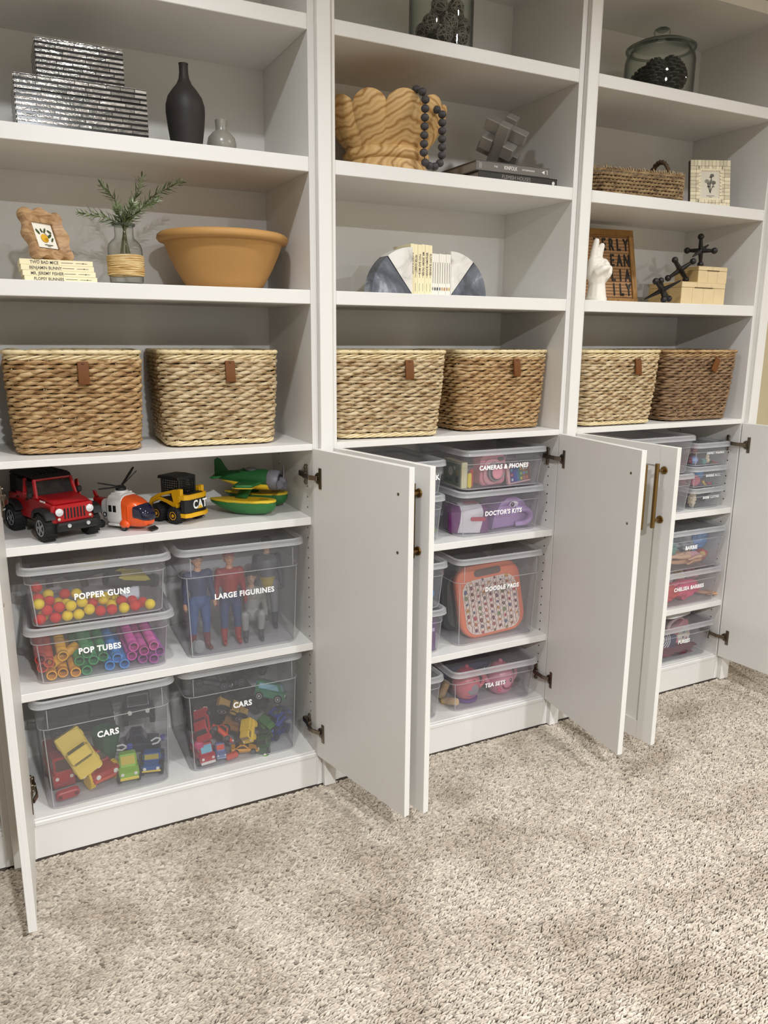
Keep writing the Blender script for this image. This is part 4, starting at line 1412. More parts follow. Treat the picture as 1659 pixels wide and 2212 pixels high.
for loc, rot, lb in (((1.255, 0.120, ZS[0] + 0.012), (0.08, 0.06, 1), 'dark pine cone at the left front of the jar'), ((1.290, 0.215, ZS[0] + 0.012), (0.05, -0.1, 2), 'dark pine cone at the back of the jar'), ((1.385, 0.195, ZS[0] + 0.014), (-0.1, 0.1, 3), 'dark pine cone at the right back of the jar')):
    o = copy_tree(pc)
    o.location, o.rotation_euler, o['label'] = loc, rot, lb
    o.scale = (0.85, 0.85, 0.85)

# seagrass tray basket
SEA = m_weave('seagrass_tray', [(0.25, '#4a3a28'), (0.4, '#83694a'), (0.55, '#ab9069'), (0.7, '#bda57c'), (0.85, '#6d5a46')])
t = thing('tray_basket', 'low braided seagrass tray with arched handles, beside the bone frame', 'basket', (1.205, 0.190, ZS[1]), math.radians(-6))
w_, d_ = 0.43, 0.27
MB().loft([[(x, y, z) for x, y in rrect(w_ - 0.03 - i, d_ - 0.03 - i, 0.05, 5)] for z, i in ((0.002, 0), (0.08, 0), (0.08, 0.008), (0.008, 0.008))]).build('basket_core', LINER, t)
for i in range(8):
    z = 0.006 + i * 0.0118
    pts = perim(w_ - 0.02, d_ - 0.02, 0.055, 0.0045)
    n = len(pts)
    mb = MB()
    cyc = int(n * 0.0045 / 0.0105)
    for k in range(3):
        P = []
        for q, (x, y, nx, ny) in enumerate(pts):
            th = 2 * PI * cyc * q / n + k * 2 * PI / 3 + i
            P.append((x + nx * 0.0034 * math.cos(th), y + ny * 0.0034 * math.cos(th), z + 0.0038 * math.sin(th)))
        mb.tube(P, 0.0031, 4, closed=True)
    mb.build('braided_row', SEA, t, 60)
for sx in (-1, 1):
    P = [(sx * (w_ / 2 - 0.012), 0.040 + 0.060 * math.cos(a), 0.085 + 0.085 * math.sin(a)) for a in [PI * k / 22 for k in range(23)]]
    mb = MB()
    for k in range(3):
        Q = []
        for q, p in enumerate(P):
            th = q * 1.1 + k * 2.094
            Q.append((p[0] + 0.005 * math.cos(th), p[1] + 0.005 * math.sin(th) * .5, p[2] + 0.005 * math.sin(th)))
        mb.tube(Q, 0.0052, 5)
    mb.build('rope_handle', mat('#5a4630', 0.8, var=0.3, vscale=60), t, 60)
# frayed loops along the rim
mb = MB()
rnd = random.Random(4)
for x, y, nx, ny in perim(w_ - 0.02, d_ - 0.02, 0.055, 0.010):
    z = 0.096
    mb.tube([(x + nx * .004, y + ny * .004, z - .004), (x + rnd.uniform(-.004, .004), y, z + rnd.uniform(.001, .009)), (x - nx * .004, y - ny * .004, z - .004)], 0.0022, 4)
tag(mb.build('rim_knots', SEA, t, 60), kind='stuff')

# bone tile frame
BONE = mat('#e8dcbc', 0.45, var=0.10, vscale=24)
obj_tone(BONE.node_tree, BONE.node_tree.nodes['Principled BSDF'], 0.72, 1.05)
t = thing('bone_frame', 'cream bone tile photo frame with a flower print on the right unit', 'picture frame', (1.552, 0.085, ZS[1]), (math.radians(-10), 0, math.radians(-24)))
FW, FH = 0.152, 0.178
MB().box((0, 0.008, FH / 2), (FW, 0.016, FH), 0.001).build('frame_back', mat('#4a3522', 0.6), t, 0)
tile = None
def tilebox(x, z, w, h):
    return MB().box((x, -0.0015, z), (w - 0.0007, 0.004, h - 0.0007), 0.0008)
nt_ = 11
for s in (0, 1):
    for k in range(nt_):
        w = FW / nt_
        for band, (z, h) in enumerate((((FH - 0.011, 0.022) if s else (0.011, 0.022)), ((FH - 0.029, 0.014) if s else (0.029, 0.014)))):
            if band == 1 and (k < 2 or k > nt_ - 3):
                continue
            tilebox(-FW / 2 + w * (k + .5), z, w, h).build('bone_tile', BONE, t, 0)
    for k in range(10):
        h = (FH - 0.044) / 10
        z = 0.022 + h * (k + .5)
        for band, (xx, w) in enumerate(((FW / 2 - 0.011, 0.022), (FW / 2 - 0.029, 0.014))):
            tilebox((1 if s else -1) * xx, z, w, h).build('bone_tile', BONE, t, 0)
# scalloped inner edge
m = MB()
iw, ih = FW - 0.072, FH - 0.072
for k in range(9):
    for s in (-1, 1):
        m.lathe([(0.0001, 0), (0.0046, 0), (0.0046, 0.004), (0.0001, 0.004)], 10, (-iw / 2 + iw * (k + .5) / 9, -0.0036, FH / 2 + s * ih / 2), 'y')
        m.lathe([(0.0001, 0), (0.0046, 0), (0.0046, 0.004), (0.0001, 0.004)], 10, (s * iw / 2, -0.0036, FH / 2 - ih / 2 + ih * (k + .5) / 9), 'y')
tag(m.build('scallop_edge', BONE, t, 30), kind='stuff')
pm = MB().color('#d9d2c0').box((0, -0.0004, FH / 2), (iw, 0.001, ih))
pm.color('#4a4740')
pm.tube([(0.002, -0.0012, 0.058), (0.000, -0.0012, 0.085), (0.006, -0.0012, 0.118)], 0.0014, 4)
pm.tube([(0.000, -0.0012, 0.060), (-0.010, -0.0012, 0.095)], 0.0012, 4).tube([(0.001, -0.0012, 0.062), (0.014, -0.0012, 0.092)], 0.0012, 4)
for x, z, r, c in ((0.007, 0.122, 0.008, '#6b6860'), (-0.012, 0.101, 0.009, '#8d897f'), (-0.004, 0.094, 0.008, '#77736a'), (0.013, 0.096, 0.009, '#6f6b62'), (0.004, 0.103, 0.006, '#99958b'), (-0.006, 0.082, 0.005, '#55524a'), (0.012, 0.082, 0.005, '#8d897f'), (0.001, 0.116, 0.004, '#55524a')):
    pm.color(c).sphere((x, -0.0011, z), (r, 0.0006, r * 0.8), 10, 6)
pm.color('#4a4740').box((0.002, -0.0012, 0.048), (0.030, 0.0005, 0.0014)).box((0.003, -0.0012, 0.043), (0.012, 0.0005, 0.0010))
pm.build('print', VCM, t, 0)
MB().box((-0.005, 0.040, 0.055), (0.03, 0.003, 0.12), rot=(math.radians(-22), 0, 0)).build('easel_strut', mat('#6b4a2a', 0.7), t, 0)

# letter board
LBW = m_wood('letter_board_wood', [(0.3, '#7a5527'), (0.5, '#9a7038'), (0.7, '#b08648')], (8, 1, 2), 6, 0.6, 1.5)
t = thing('letter_board', 'tan wooden letter board with black letters behind the white hand', 'letter board', (1.190, 0.225, ZS[2]), (math.radians(-14), 0, math.radians(-9)))
LW, LH = 0.31, 0.285
MB().box((0, 0.009, LH / 2), (LW, 0.014, LH), 0.001).build('backing', mat('#b0855a', 0.75, var=0.08, vscale=10), t, 0)
for nm, c, s in (('frame_rail', (0, 0.004, LH - 0.011), (LW, 0.020, 0.022)), ('frame_rail', (0, 0.004, 0.011), (LW, 0.020, 0.022)), ('frame_stile', (-LW / 2 + 0.010, 0.004, LH / 2), (0.020, 0.020, LH - 0.044)), ('frame_stile', (LW / 2 - 0.010, 0.004, LH / 2), (0.020, 0.020, LH - 0.044))):
    MB().box(c, s, 0.001).build(nm, LBW, t, 0)
GR = mat('#6b4828', 0.8)
for k in range(20):
    z = 0.028 + k * (LH - 0.056) / 19
    MB().box((0, 0.0012, z), (LW - 0.042, 0.0022, 0.0016)).build('slat_groove', GR, t, 0)
for tt, z in (('BEVERLY'[2:], 0.226), ('EAN', 0.166), ('LIA', 0.109), ('ILY', 0.055)):
    m = MB()
    n = len(tt)
    for k, ch in enumerate(tt):
        m = MB().text(ch, 0.064, (LW / 2 - 0.034 - (n - 1 - k) * 0.032, -0.0005, z), (PI / 2, 0, 0), 0.003, 0.02, sx=0.55)
        m.build('letter', BLACK, t, 0)

# white ceramic hand
HC = '#ece6da'
CER = mat(HC, 0.35, coat=0.15)
hand = thing('ceramic_hand', 'white ceramic hand ornament with two raised fingers', 'ornament', (1.042, 0.095, ZS[2]), math.radians(-8))
caps = [((0, 0, 0.012), (0, 0, 0.060), 0.036, 0.029, HC), ((0, 0, 0.060), (-0.004, 0, 0.100), 0.029, 0.036, HC),
        ((-0.020, 0, 0.090), (-0.022, 0, 0.135), 0.024, 0.018, HC), ((0.016, 0.0, 0.085), (0.022, 0, 0.130), 0.026, 0.018, HC), ((0, 0.002, 0.085), (0, 0.002, 0.135), 0.028, 0.022, HC),
        # index and middle finger, raised
        ((-0.022, 0.002, 0.130), (-0.017, 0.004, 0.168), 0.0140, 0.0130, HC), ((-0.017, 0.004, 0.168), (-0.010, 0.004, 0.204), 0.0128, 0.0105, HC),
        ((0.000, 0.003, 0.130), (0.006, 0.005, 0.162), 0.0138, 0.0125, HC), ((0.006, 0.005, 0.162), (0.014, 0.005, 0.190), 0.0122, 0.0100, HC),
        # ring and little finger folded into the palm
        ((0.017, 0.0, 0.112), (0.020, -0.018, 0.124), 0.0150, 0.0140, HC), ((0.020, -0.018, 0.124), (0.013, -0.031, 0.108), 0.0140, 0.0120, HC), ((0.013, -0.031, 0.108), (0.009, -0.026, 0.094), 0.0115, 0.0100, HC),
        ((0.030, 0.0, 0.104), (0.034, -0.017, 0.112), 0.0130, 0.0125, HC), ((0.034, -0.017, 0.112), (0.028, -0.029, 0.096), 0.0125, 0.0105, HC), ((0.028, -0.029, 0.096), (0.024, -0.025, 0.084), 0.0100, 0.0090, HC),
        # thumb across
        ((-0.024, -0.006, 0.078), (-0.021, -0.026, 0.096), 0.0165, 0.0140, HC), ((-0.021, -0.026, 0.096), (-0.002, -0.039, 0.110), 0.0135, 0.0118, HC), ((-0.002, -0.039, 0.110), (0.012, -0.041, 0.114), 0.0115, 0.0100, HC)]
organic('hand', caps, 0.0030, hand, CER, 3, False)
MB().lathe([(0.034, 0), (0.0375, 0.002), (0.037, 0.014), (0.034, 0.016)], 32).build('wrist_base', CER, hand)

# bone boxes
BB = mat('#dcc69a', 0.5, var=0.14, vscale=14)
BB2 = mat('#b89c68', 0.6, var=0.16, vscale=14)
def bone_box(label, loc, rz, w, d, h, n):
    t = thing('keepsake_box', label, 'box', loc, math.radians(rz), 'cream bone keepsake boxes')
    hl = h * 0.76
    MB().box((0, d / 2, hl / 2), (w - 0.002, d - 0.002, hl)).build('box_body', BB2, t, 0)
    lid = MB().box((0, d / 2, (h + hl) / 2 + 0.0005), (w - 0.002, d - 0.002, h - hl - 0.001)).build('lid', BB2, t, 0)
    for k in range(n):
        ww = w / n
        MB().box((-w / 2 + ww * (k + .5), 0.001, hl / 2), (ww - 0.0008, 0.004, hl - 0.001), 0.0006).build('bone_tile', BB, t, 0)
    for k in range(n - 1):
        ww = w / (n - 1)
        MB().box((-w / 2 + ww * (k + .5), 0.001, (h + hl) / 2), (ww - 0.0008, 0.0045, h - hl - 0.0015), 0.0006).build('bone_tile', BB, lid, 0)
    for sx in (-1, 1):
        for k in range(3):
            dd = d / 3
            MB().box((sx * (w / 2 - 0.001), dd * (k + .5), hl / 2), (0.004, dd - 0.0008, hl - 0.001), 0.0006).build('bone_tile', BB2, t, 0)
    MB().box((0, d / 2, h + 0.0005), (w, d, 0.002), 0.0006).build('top_tile', BB, lid, 0)
    MB().box((0.0, -0.0014, hl + 0.0005), (w * 0.42, 0.003, 0.0028)).build('finger_notch', mat('#4a3018', 0.6), t, 0)
    return t
bone_box('large cream bone box on the right unit, under the small bone box', (1.527, 0.055, ZS[2]), -1.0, 0.224, 0.165, 0.080, 4)
bone_box('small cream bone box stacked on the large bone box', (1.585, 0.070, ZS[2] + 0.0815), -1.0, 0.150, 0.115, 0.058, 3)

# oversize jacks
JM = mat('#15110f', 0.42, var=0.2, vscale=40)
def jack(label, loc, zax, xax, s=1.0):
    Z = Vector(zax).normalized()
    X = Vector(xax)
    X = (X - Z * X.dot(Z)).normalized()
    Y = Z.cross(X)
    R = Matrix((X, Y, Z)).transposed()
    t = thing('jack', label, 'ornament', (0, 0, 0), tuple(R.to_euler()), 'oversize black metal jacks', s)
    m = MB().sphere((0, 0, 0), 0.012, 12, 8)
    for ax in (0, 1):
        for sg in (-1, 1):
            d = Vector((0, 0, 0)); d[ax] = sg
            m.cyl(d * 0.004, d * 0.046, 0.0095, 0.0060, 12).sphere(d * 0.052, 0.0120, 14, 10)
    for sg in (-1, 1):
        m.cyl((0, 0, sg * 0.004), (0, 0, sg * 0.070), 0.0095, 0.0028, 12).sphere((0, 0, sg * 0.070), 0.0029, 8, 6)
    m.build('jack_body', JM, t)
    zm = min((R @ Vector(v))[2] for v in m.v) * s
    t.location = (loc[0], loc[1], loc[2] - zm + 0.0004)
    return t
jack('black metal jack standing on the top bone box', (1.560, 0.115, ZS[2] + 0.0815 + 0.0600), (0.86, 0.30, 0.36), (-0.66, -0.30, 0.62), 1.0)
jack('black metal jack on the large bone box, left of the small one', (1.452, 0.105, ZS[2] + 0.0822), (0.30, 0.80, 0.50), (0.72, 0.10, -0.62), 0.98)
jack('black metal jack on the shelf, left of the bone boxes', (1.322, 0.060, ZS[2]), (0.42, -0.80, 0.45), (0.80, 0.10, -0.55), 0.98)
# ---------------------------------------------------------------- toy vehicles on the left cabinet shelf
SHF = 0.8867
RUB = mat('#171716', 0.8, bump=0.25, bscale=260)
SILV = mat('#a9a9ab', 0.35, metal=0.6)
DKGL = mat('#171a1e', 0.12, coat=0.3)
def wheel(parent, loc, r, w, rim, axis='x', name='wheel', spokes=0, side=-1, rot=None, tread=True, rimr=0.6):
    """tyre with a hub on the outer side"""
    m = MB()
    m.lathe([(r * 0.55, -w / 2), (r * 0.9, -w / 2), (r, -w * 0.32), (r, w * 0.32), (r * 0.9, w / 2), (r * 0.55, w / 2)], 26, axis='x')
    if tread:
        for k in range(18):
            a = 2 * PI * k / 18
            m.box((0, r * 1.0 * math.cos(a), r * 1.0 * math.sin(a)), (w * 0.86, r * 0.15, r * 0.07), 0, rot=(a, 0, 0))
    o = m.build(name, RUB, parent, 40, loc, rot)
    h = MB()
    x = side * w * 0.5
    h.lathe([(0.0001, x * 0.7), (r * rimr, x * 0.82), (r * rimr, x * 1.03), (r * (rimr - 0.08), x * 1.03), (r * (rimr - 0.1), x * 0.86), (r * 0.22, x * 0.86), (r * 0.2, x * 1.04), (0.0001, x * 1.06)], 22, axis='x')
    for k in range(spokes):
        a = 2 * PI * k / spokes
        h.box((x * 0.95, r * 0.34 * math.cos(a), r * 0.34 * math.sin(a)), (abs(x) * 0.2, r * 0.44, r * 0.13), 0.0006, rot=(a, 0, 0))
    h.build('rim', rim, o, 35)
    return o

def red_offroader():
    t = thing('toy_offroader', 'red toy off-road vehicle with a black ribbed roof, at the left', 'toy car', (-0.784, 0.156, SHF), math.radians(21), scale=1.07)
    RED = mat('#a3131a', 0.28, coat=0.3)
    BLK = mat('#121213', 0.5)
    hw = 0.0535
    # lower body and hood
    m = MB()
    m.prism([(-0.118, 0.048), (-0.040, 0.040), (0.060, 0.040), (0.128, 0.048), (0.128, 0.096), (-0.030, 0.098), (-0.116, 0.091)], -hw, hw, 'x', 0.004)
    m.build('body', RED, t, 30)
    MB().prism([(-0.030, 0.0965), (-0.112, 0.0895), (-0.116, 0.094), (-0.104, 0.0985), (-0.040, 0.106), (-0.030, 0.104)], -hw * 0.86, hw * 0.86, 'x', 0.003).build('hood', RED, t, 30)
    MB().box((0, -0.119, 0.069), (0.086, 0.010, 0.044), 0.004).build('grille_panel', RED, t, 30)
    for k in range(7):
        MB().box(((k - 3) * 0.0082, -0.1238, 0.070), (0.0042, 0.003, 0.026), 0.001).build('grille_slot', BLK, t, 0)
    for sx in (-1, 1):
        h = MB().lathe([(0.0001, -0.001), (0.0095, -0.001), (0.0095, 0.003), (0.0001, 0.006)], 18, (0, 0, 0), 'y')
        h.v = [(x + sx * 0.0385, -0.1235 - y, z + 0.075) for x, y, z in h.v]
        h.build('headlight', mat('#dfe1e2', 0.12, metal=0.3), t, 40)
        MB().sphere((sx * 0.0395, -0.1240, 0.0575), (0.004, 0.002, 0.004), 10, 6).build('indicator', mat('#c8b9a8', 0.2), t)
    # cab pillars and windows
    z0, z1 = 0.098, 0.142
    def cab(x, y):
        return x, y
    fr = MB()
    wy0, wy1 = -0.034, -0.018
    for sx in (-1, 1):
        fr.tube([(sx * hw * 0.95, wy0, z0), (sx * hw * 0.87, wy1, z1)], 0.0048, 6)
        fr.tube([(sx * hw * 0.97, 0.030, z0), (sx * hw * 0.89, 0.030, z1)], 0.0048, 6)
    fr.box((0, wy1 + 0.001, z1), (hw * 1.82, 0.008, 0.008), 0.002).box((0, wy0, z0 + 0.002), (hw * 1.9, 0.007, 0.008), 0.002)
    fr.build('window_frame', RED, t, 30)
    ws = MB().loft([[(-hw * 0.92, wy0 + 0.001, z0 + 0.005), (hw * 0.92, wy0 + 0.001, z0 + 0.005), (hw * 0.84, wy1, z1 - 0.003), (-hw * 0.84, wy1, z1 - 0.003)], [(-hw * 0.92, wy0 + 0.003, z0 + 0.005), (hw * 0.92, wy0 + 0.003, z0 + 0.005), (hw * 0.84, wy1 + 0.002, z1 - 0.003), (-hw * 0.84, wy1 + 0.002, z1 - 0.003)]])
    ws.build('windshield', clear('toy_window', '#c9cdd0', 0.05, '#8a8f94', gloss=0.1, rough=0.05), t, 0)
    for sx in (-1, 1):
        for y0, y1 in ((-0.020, 0.024), (0.036, 0.074)):
            MB().prism([(y0 if y0 > 0 else y0 - 0.004, z0 + 0.004), (y1, z0 + 0.004), (y1, z1 - 0.005), (y0 + (0.006 if y0 < 0 else 0), z1 - 0.005)], sx * hw * 0.905, sx * hw * 0.925, 'x').build('side_window', DKGL, t, 0)
            MB().box((sx * hw * 0.94, (y0 + y1) / 2, z0 - 0.020), (0.004, y1 - y0 + 0.014, 0.052), 0.002).build('door_panel', RED, t, 30)
            MB().box((sx * (hw + 0.001), (y0 + y1) / 2 + 0.012, z0 - 0.008), (0.003, 0.012, 0.004), 0.001).build('door_handle', BLK, t, 0)
    # black rear hardtop and roof with ribs
    MB().prism([(0.080, z0 - 0.002), (0.126, z0 - 0.002), (0.120, z1), (0.080, z1)], -hw * 0.92, hw * 0.92, 'x', 0.003).build('rear_hardtop', BLK, t, 30)
    rf = MB().prism([(-0.022, z1 + 0.002), (-0.014, z1 + 0.010), (0.110, z1 + 0.012), (0.124, z1 + 0.002)], -hw * 0.93, hw * 0.93, 'x', 0.003)
    o = rf.build('roof', BLK, t, 30)
    for k in range(9):
        MB().box(((k - 4) * 0.0105, 0.046, z1 + 0.0118), (0.0045, 0.118, 0.0026), 0.001).build('roof_rib', mat('#2a2a2b', 0.5), o, 0)
    # interior
    MB().box((0, 0.03, 0.105), (0.08, 0.06, 0.014), 0.004).box((-0.022, 0.014, 0.118), (0.026, 0.012, 0.030), 0.005).box((0.022, 0.014, 0.118), (0.026, 0.012, 0.030), 0.005).build('seats', mat('#6e5a40', 0.7), t, 30)
    # fenders, bumper, mirrors, wheels
    for sx in (-1, 1):
        for yy in (-0.084, 0.086):
            P = [(yy - 0.044, 0.060), (yy - 0.034, 0.074), (yy - 0.018, 0.0815), (yy + 0.018, 0.0815), (yy + 0.034, 0.074), (yy + 0.044, 0.056), (yy + 0.038, 0.052), (yy + 0.028, 0.068), (yy, 0.075), (yy - 0.028, 0.069), (yy - 0.036, 0.058)]
            MB().prism(P, sx * (hw - 0.006), sx * (hw + 0.019), 'x', 0.0016).build('fender', BLK, t, 30)
            wheel(t, (sx * (hw + 0.002), yy, 0.0345), 0.0345, 0.030, SILV, side=sx, spokes=5)
        m = MB().box((sx * (hw + 0.010), -0.026, 0.107), (0.014, 0.008, 0.016), 0.003)
        m.build('side_mirror', BLK, t, 30)
    # red wing mirror / open door seen on the right
    MB().prism([(-0.022, 0.088), (0.004, 0.088), (0.000, 0.128), (-0.014, 0.132)], hw + 0.012, hw + 0.017, 'x', 0.0015).build('door_mirror', RED, t, 30)
    b = MB().box((0, -0.132, 0.040), (0.104, 0.018, 0.020), 0.004).box((0, -0.120, 0.036), (0.060, 0.02, 0.018), 0.003)
    b.build('bumper', BLK, t, 30)
    for sx in (-1, 1):
        h = MB().lathe([(0.0001, 0), (0.0048, 0), (0.0048, 0.003), (0.003, 0.003), (0.0001, 0.002)], 14, (0, 0, 0), 'y')
        h.v = [(x + sx * 0.024, -0.1405 - y, z + 0.043) for x, y, z in h.v]
        h.build('fog_light', mat('#c9ccce', 0.2, metal=0.4), t, 40)
    MB().text('RUBICON', 0.0065, (-hw * 0.99, -0.070, 0.0955), (math.radians(78), 0, math.radians(-90)), 0.0004, 0.01).build('lettering', VINYL, t, 0)
    MB().box((0, 0.03, 0.036), (0.07, 0.22, 0.016), 0.002).build('chassis', BLK, t, 0)
    return t
red_offroader()

def toy_helicopter():
    t = thing('toy_helicopter', 'orange and white toy helicopter with folded black rotor blades', 'toy helicopter', (-0.600, 0.125, SHF), math.radians(41), scale=0.84)
    OR = mat('#e2571c', 0.3, coat=0.2)
    WH = mat('#d9d7d3', 0.38)
    RD = mat('#9e1712', 0.35)
    def sec(y, w, z0, z1, r=0.3):
        rr = min(w, z1 - z0) * r
        return [(x, y, z + (z0 + z1) / 2) for x, z in rrect(w, z1 - z0, rr, 4)]
    MB().loft([sec(-0.028, 0.080, 0.014, 0.112), sec(-0.024, 0.084, 0.012, 0.117), sec(0.030, 0.084, 0.012, 0.117), sec(0.036, 0.080, 0.014, 0.112)]).build('cabin', WH, t, 30)
    MB().loft([sec(0.034, 0.070, 0.014, 0.098), sec(0.068, 0.056, 0.026, 0.094)]).build('rear_section', WH, t, 30)
    MB().loft([sec(0.066, 0.052, 0.022, 0.094), sec(0.092, 0.036, 0.050, 0.094), sec(0.118, 0.020, 0.076, 0.096, 0.4)]).build('tail', RD, t, 30)
    MB().prism([(0.098, 0.088), (0.118, 0.092), (0.126, 0.116), (0.116, 0.116)], -0.003, 0.003, 'x', 0.001).build('tail_fin', RD, t, 30)
    MB().loft([sec(-0.026, 0.0845, 0.011, 0.113), sec(-0.058, 0.080, 0.011, 0.104), sec(-0.082, 0.070, 0.012, 0.090), sec(-0.104, 0.052, 0.016, 0.056, 0.4), sec(-0.112, 0.030, 0.022, 0.046, 0.4)]).build('nose', OR, t, 30)
    MB().loft([sec(-0.070, 0.0815, 0.040, 0.086), sec(-0.086, 0.074, 0.034, 0.088, 0.35), sec(-0.104, 0.062, 0.032, 0.074, 0.4), sec(-0.116, 0.036, 0.036, 0.058, 0.45)]).build('canopy', mat('#12142c', 0.08, coat=0.6), t, 40)
    MB().loft([sec(-0.014, 0.060, 0.112, 0.121), sec(0.022, 0.060, 0.112, 0.121)]).build('roof_cap', WH, t, 30)
    MB().lathe([(0.024, 0.120), (0.022, 0.126), (0.012, 0.128), (0.0001, 0.128)], 22, (0, 0.006, 0)).build('rotor_seat', WH, t)
    hub = MB().lathe([(0.017, 0.127), (0.017, 0.136), (0.011, 0.142), (0.0001, 0.143)], 18, (0, 0.006, 0)).build('rotor_hub', BLACK, t)
    for a, el, L in ((2.25, 0.22, 0.074), (2.75, 0.02, 0.076), (-0.50, 0.92, 0.078), (-0.95, 0.78, 0.074)):
        m = MB().at((0, 0.006, 0.137), (0, -el, a))
        m.prism([(0.008, -0.006), (L * 0.7, -0.009), (L, -0.005), (L, 0.006), (L * 0.7, 0.008), (0.008, 0.006)], -0.0013, 0.0013, 'z', 0.0004)
        m.build('rotor_blade', BLACK, hub, 0)
    for sx in (-1, 1):
        for yy in (0.002, 0.020):
            MB().box((sx * 0.0422, yy, 0.070), (0.0016, 0.0125, 0.022), 0.0006).build('side_window', BLACK, t, 0)
        m = MB().color('#2a2b30').lathe([(0.0001, 0), (0.0085, 0), (0.0085, 0.0012), (0.0001, 0.0012)], 20, (0, 0, 0), 'x')
        st = []
        for k in range(10):
            r = 0.0062 if k % 2 == 0 else 0.0026
            st.append((r * math.sin(PI * k / 5), r * math.cos(PI * k / 5)))
        m.color('#d9d7d3').prism(st, 0.0012, 0.0018, 'x')
        m.v = [(sx * (x + 0.0335), y + 0.050, z + 0.046) for x, y, z in m.v]
        m.build('star_emblem', VC, t, 0)
        MB().sphere((sx * 0.040, -0.036, 0.022), (0.012, 0.020, 0.015), 16, 10).build('wheel_fairing', OR, t)
        wheel(t, (sx * 0.043, -0.036, 0.0125), 0.0125, 0.010, SILV, side=sx, tread=False)
        wheel(t, (sx * 0.036, 0.066, 0.0135), 0.0135, 0.010, SILV, side=sx, tread=False)
        MB().box((sx * 0.0415, -0.050, 0.058), (0.003, 0.007, 0.050), 0.001).build('nose_rib', OR, t, 30)
    MB().box((0, 0.0, 0.016), (0.088, 0.066, 0.008), 0.003).build('floor_step', WH, t, 30)
    MB().prism([(-0.112, 0.014), (-0.128, 0.006), (-0.124, 0.001), (-0.104, 0.010)], -0.016, 0.016, 'x', 0.001).build('front_ramp', BLACK, t, 0)
    return t
toy_helicopter()

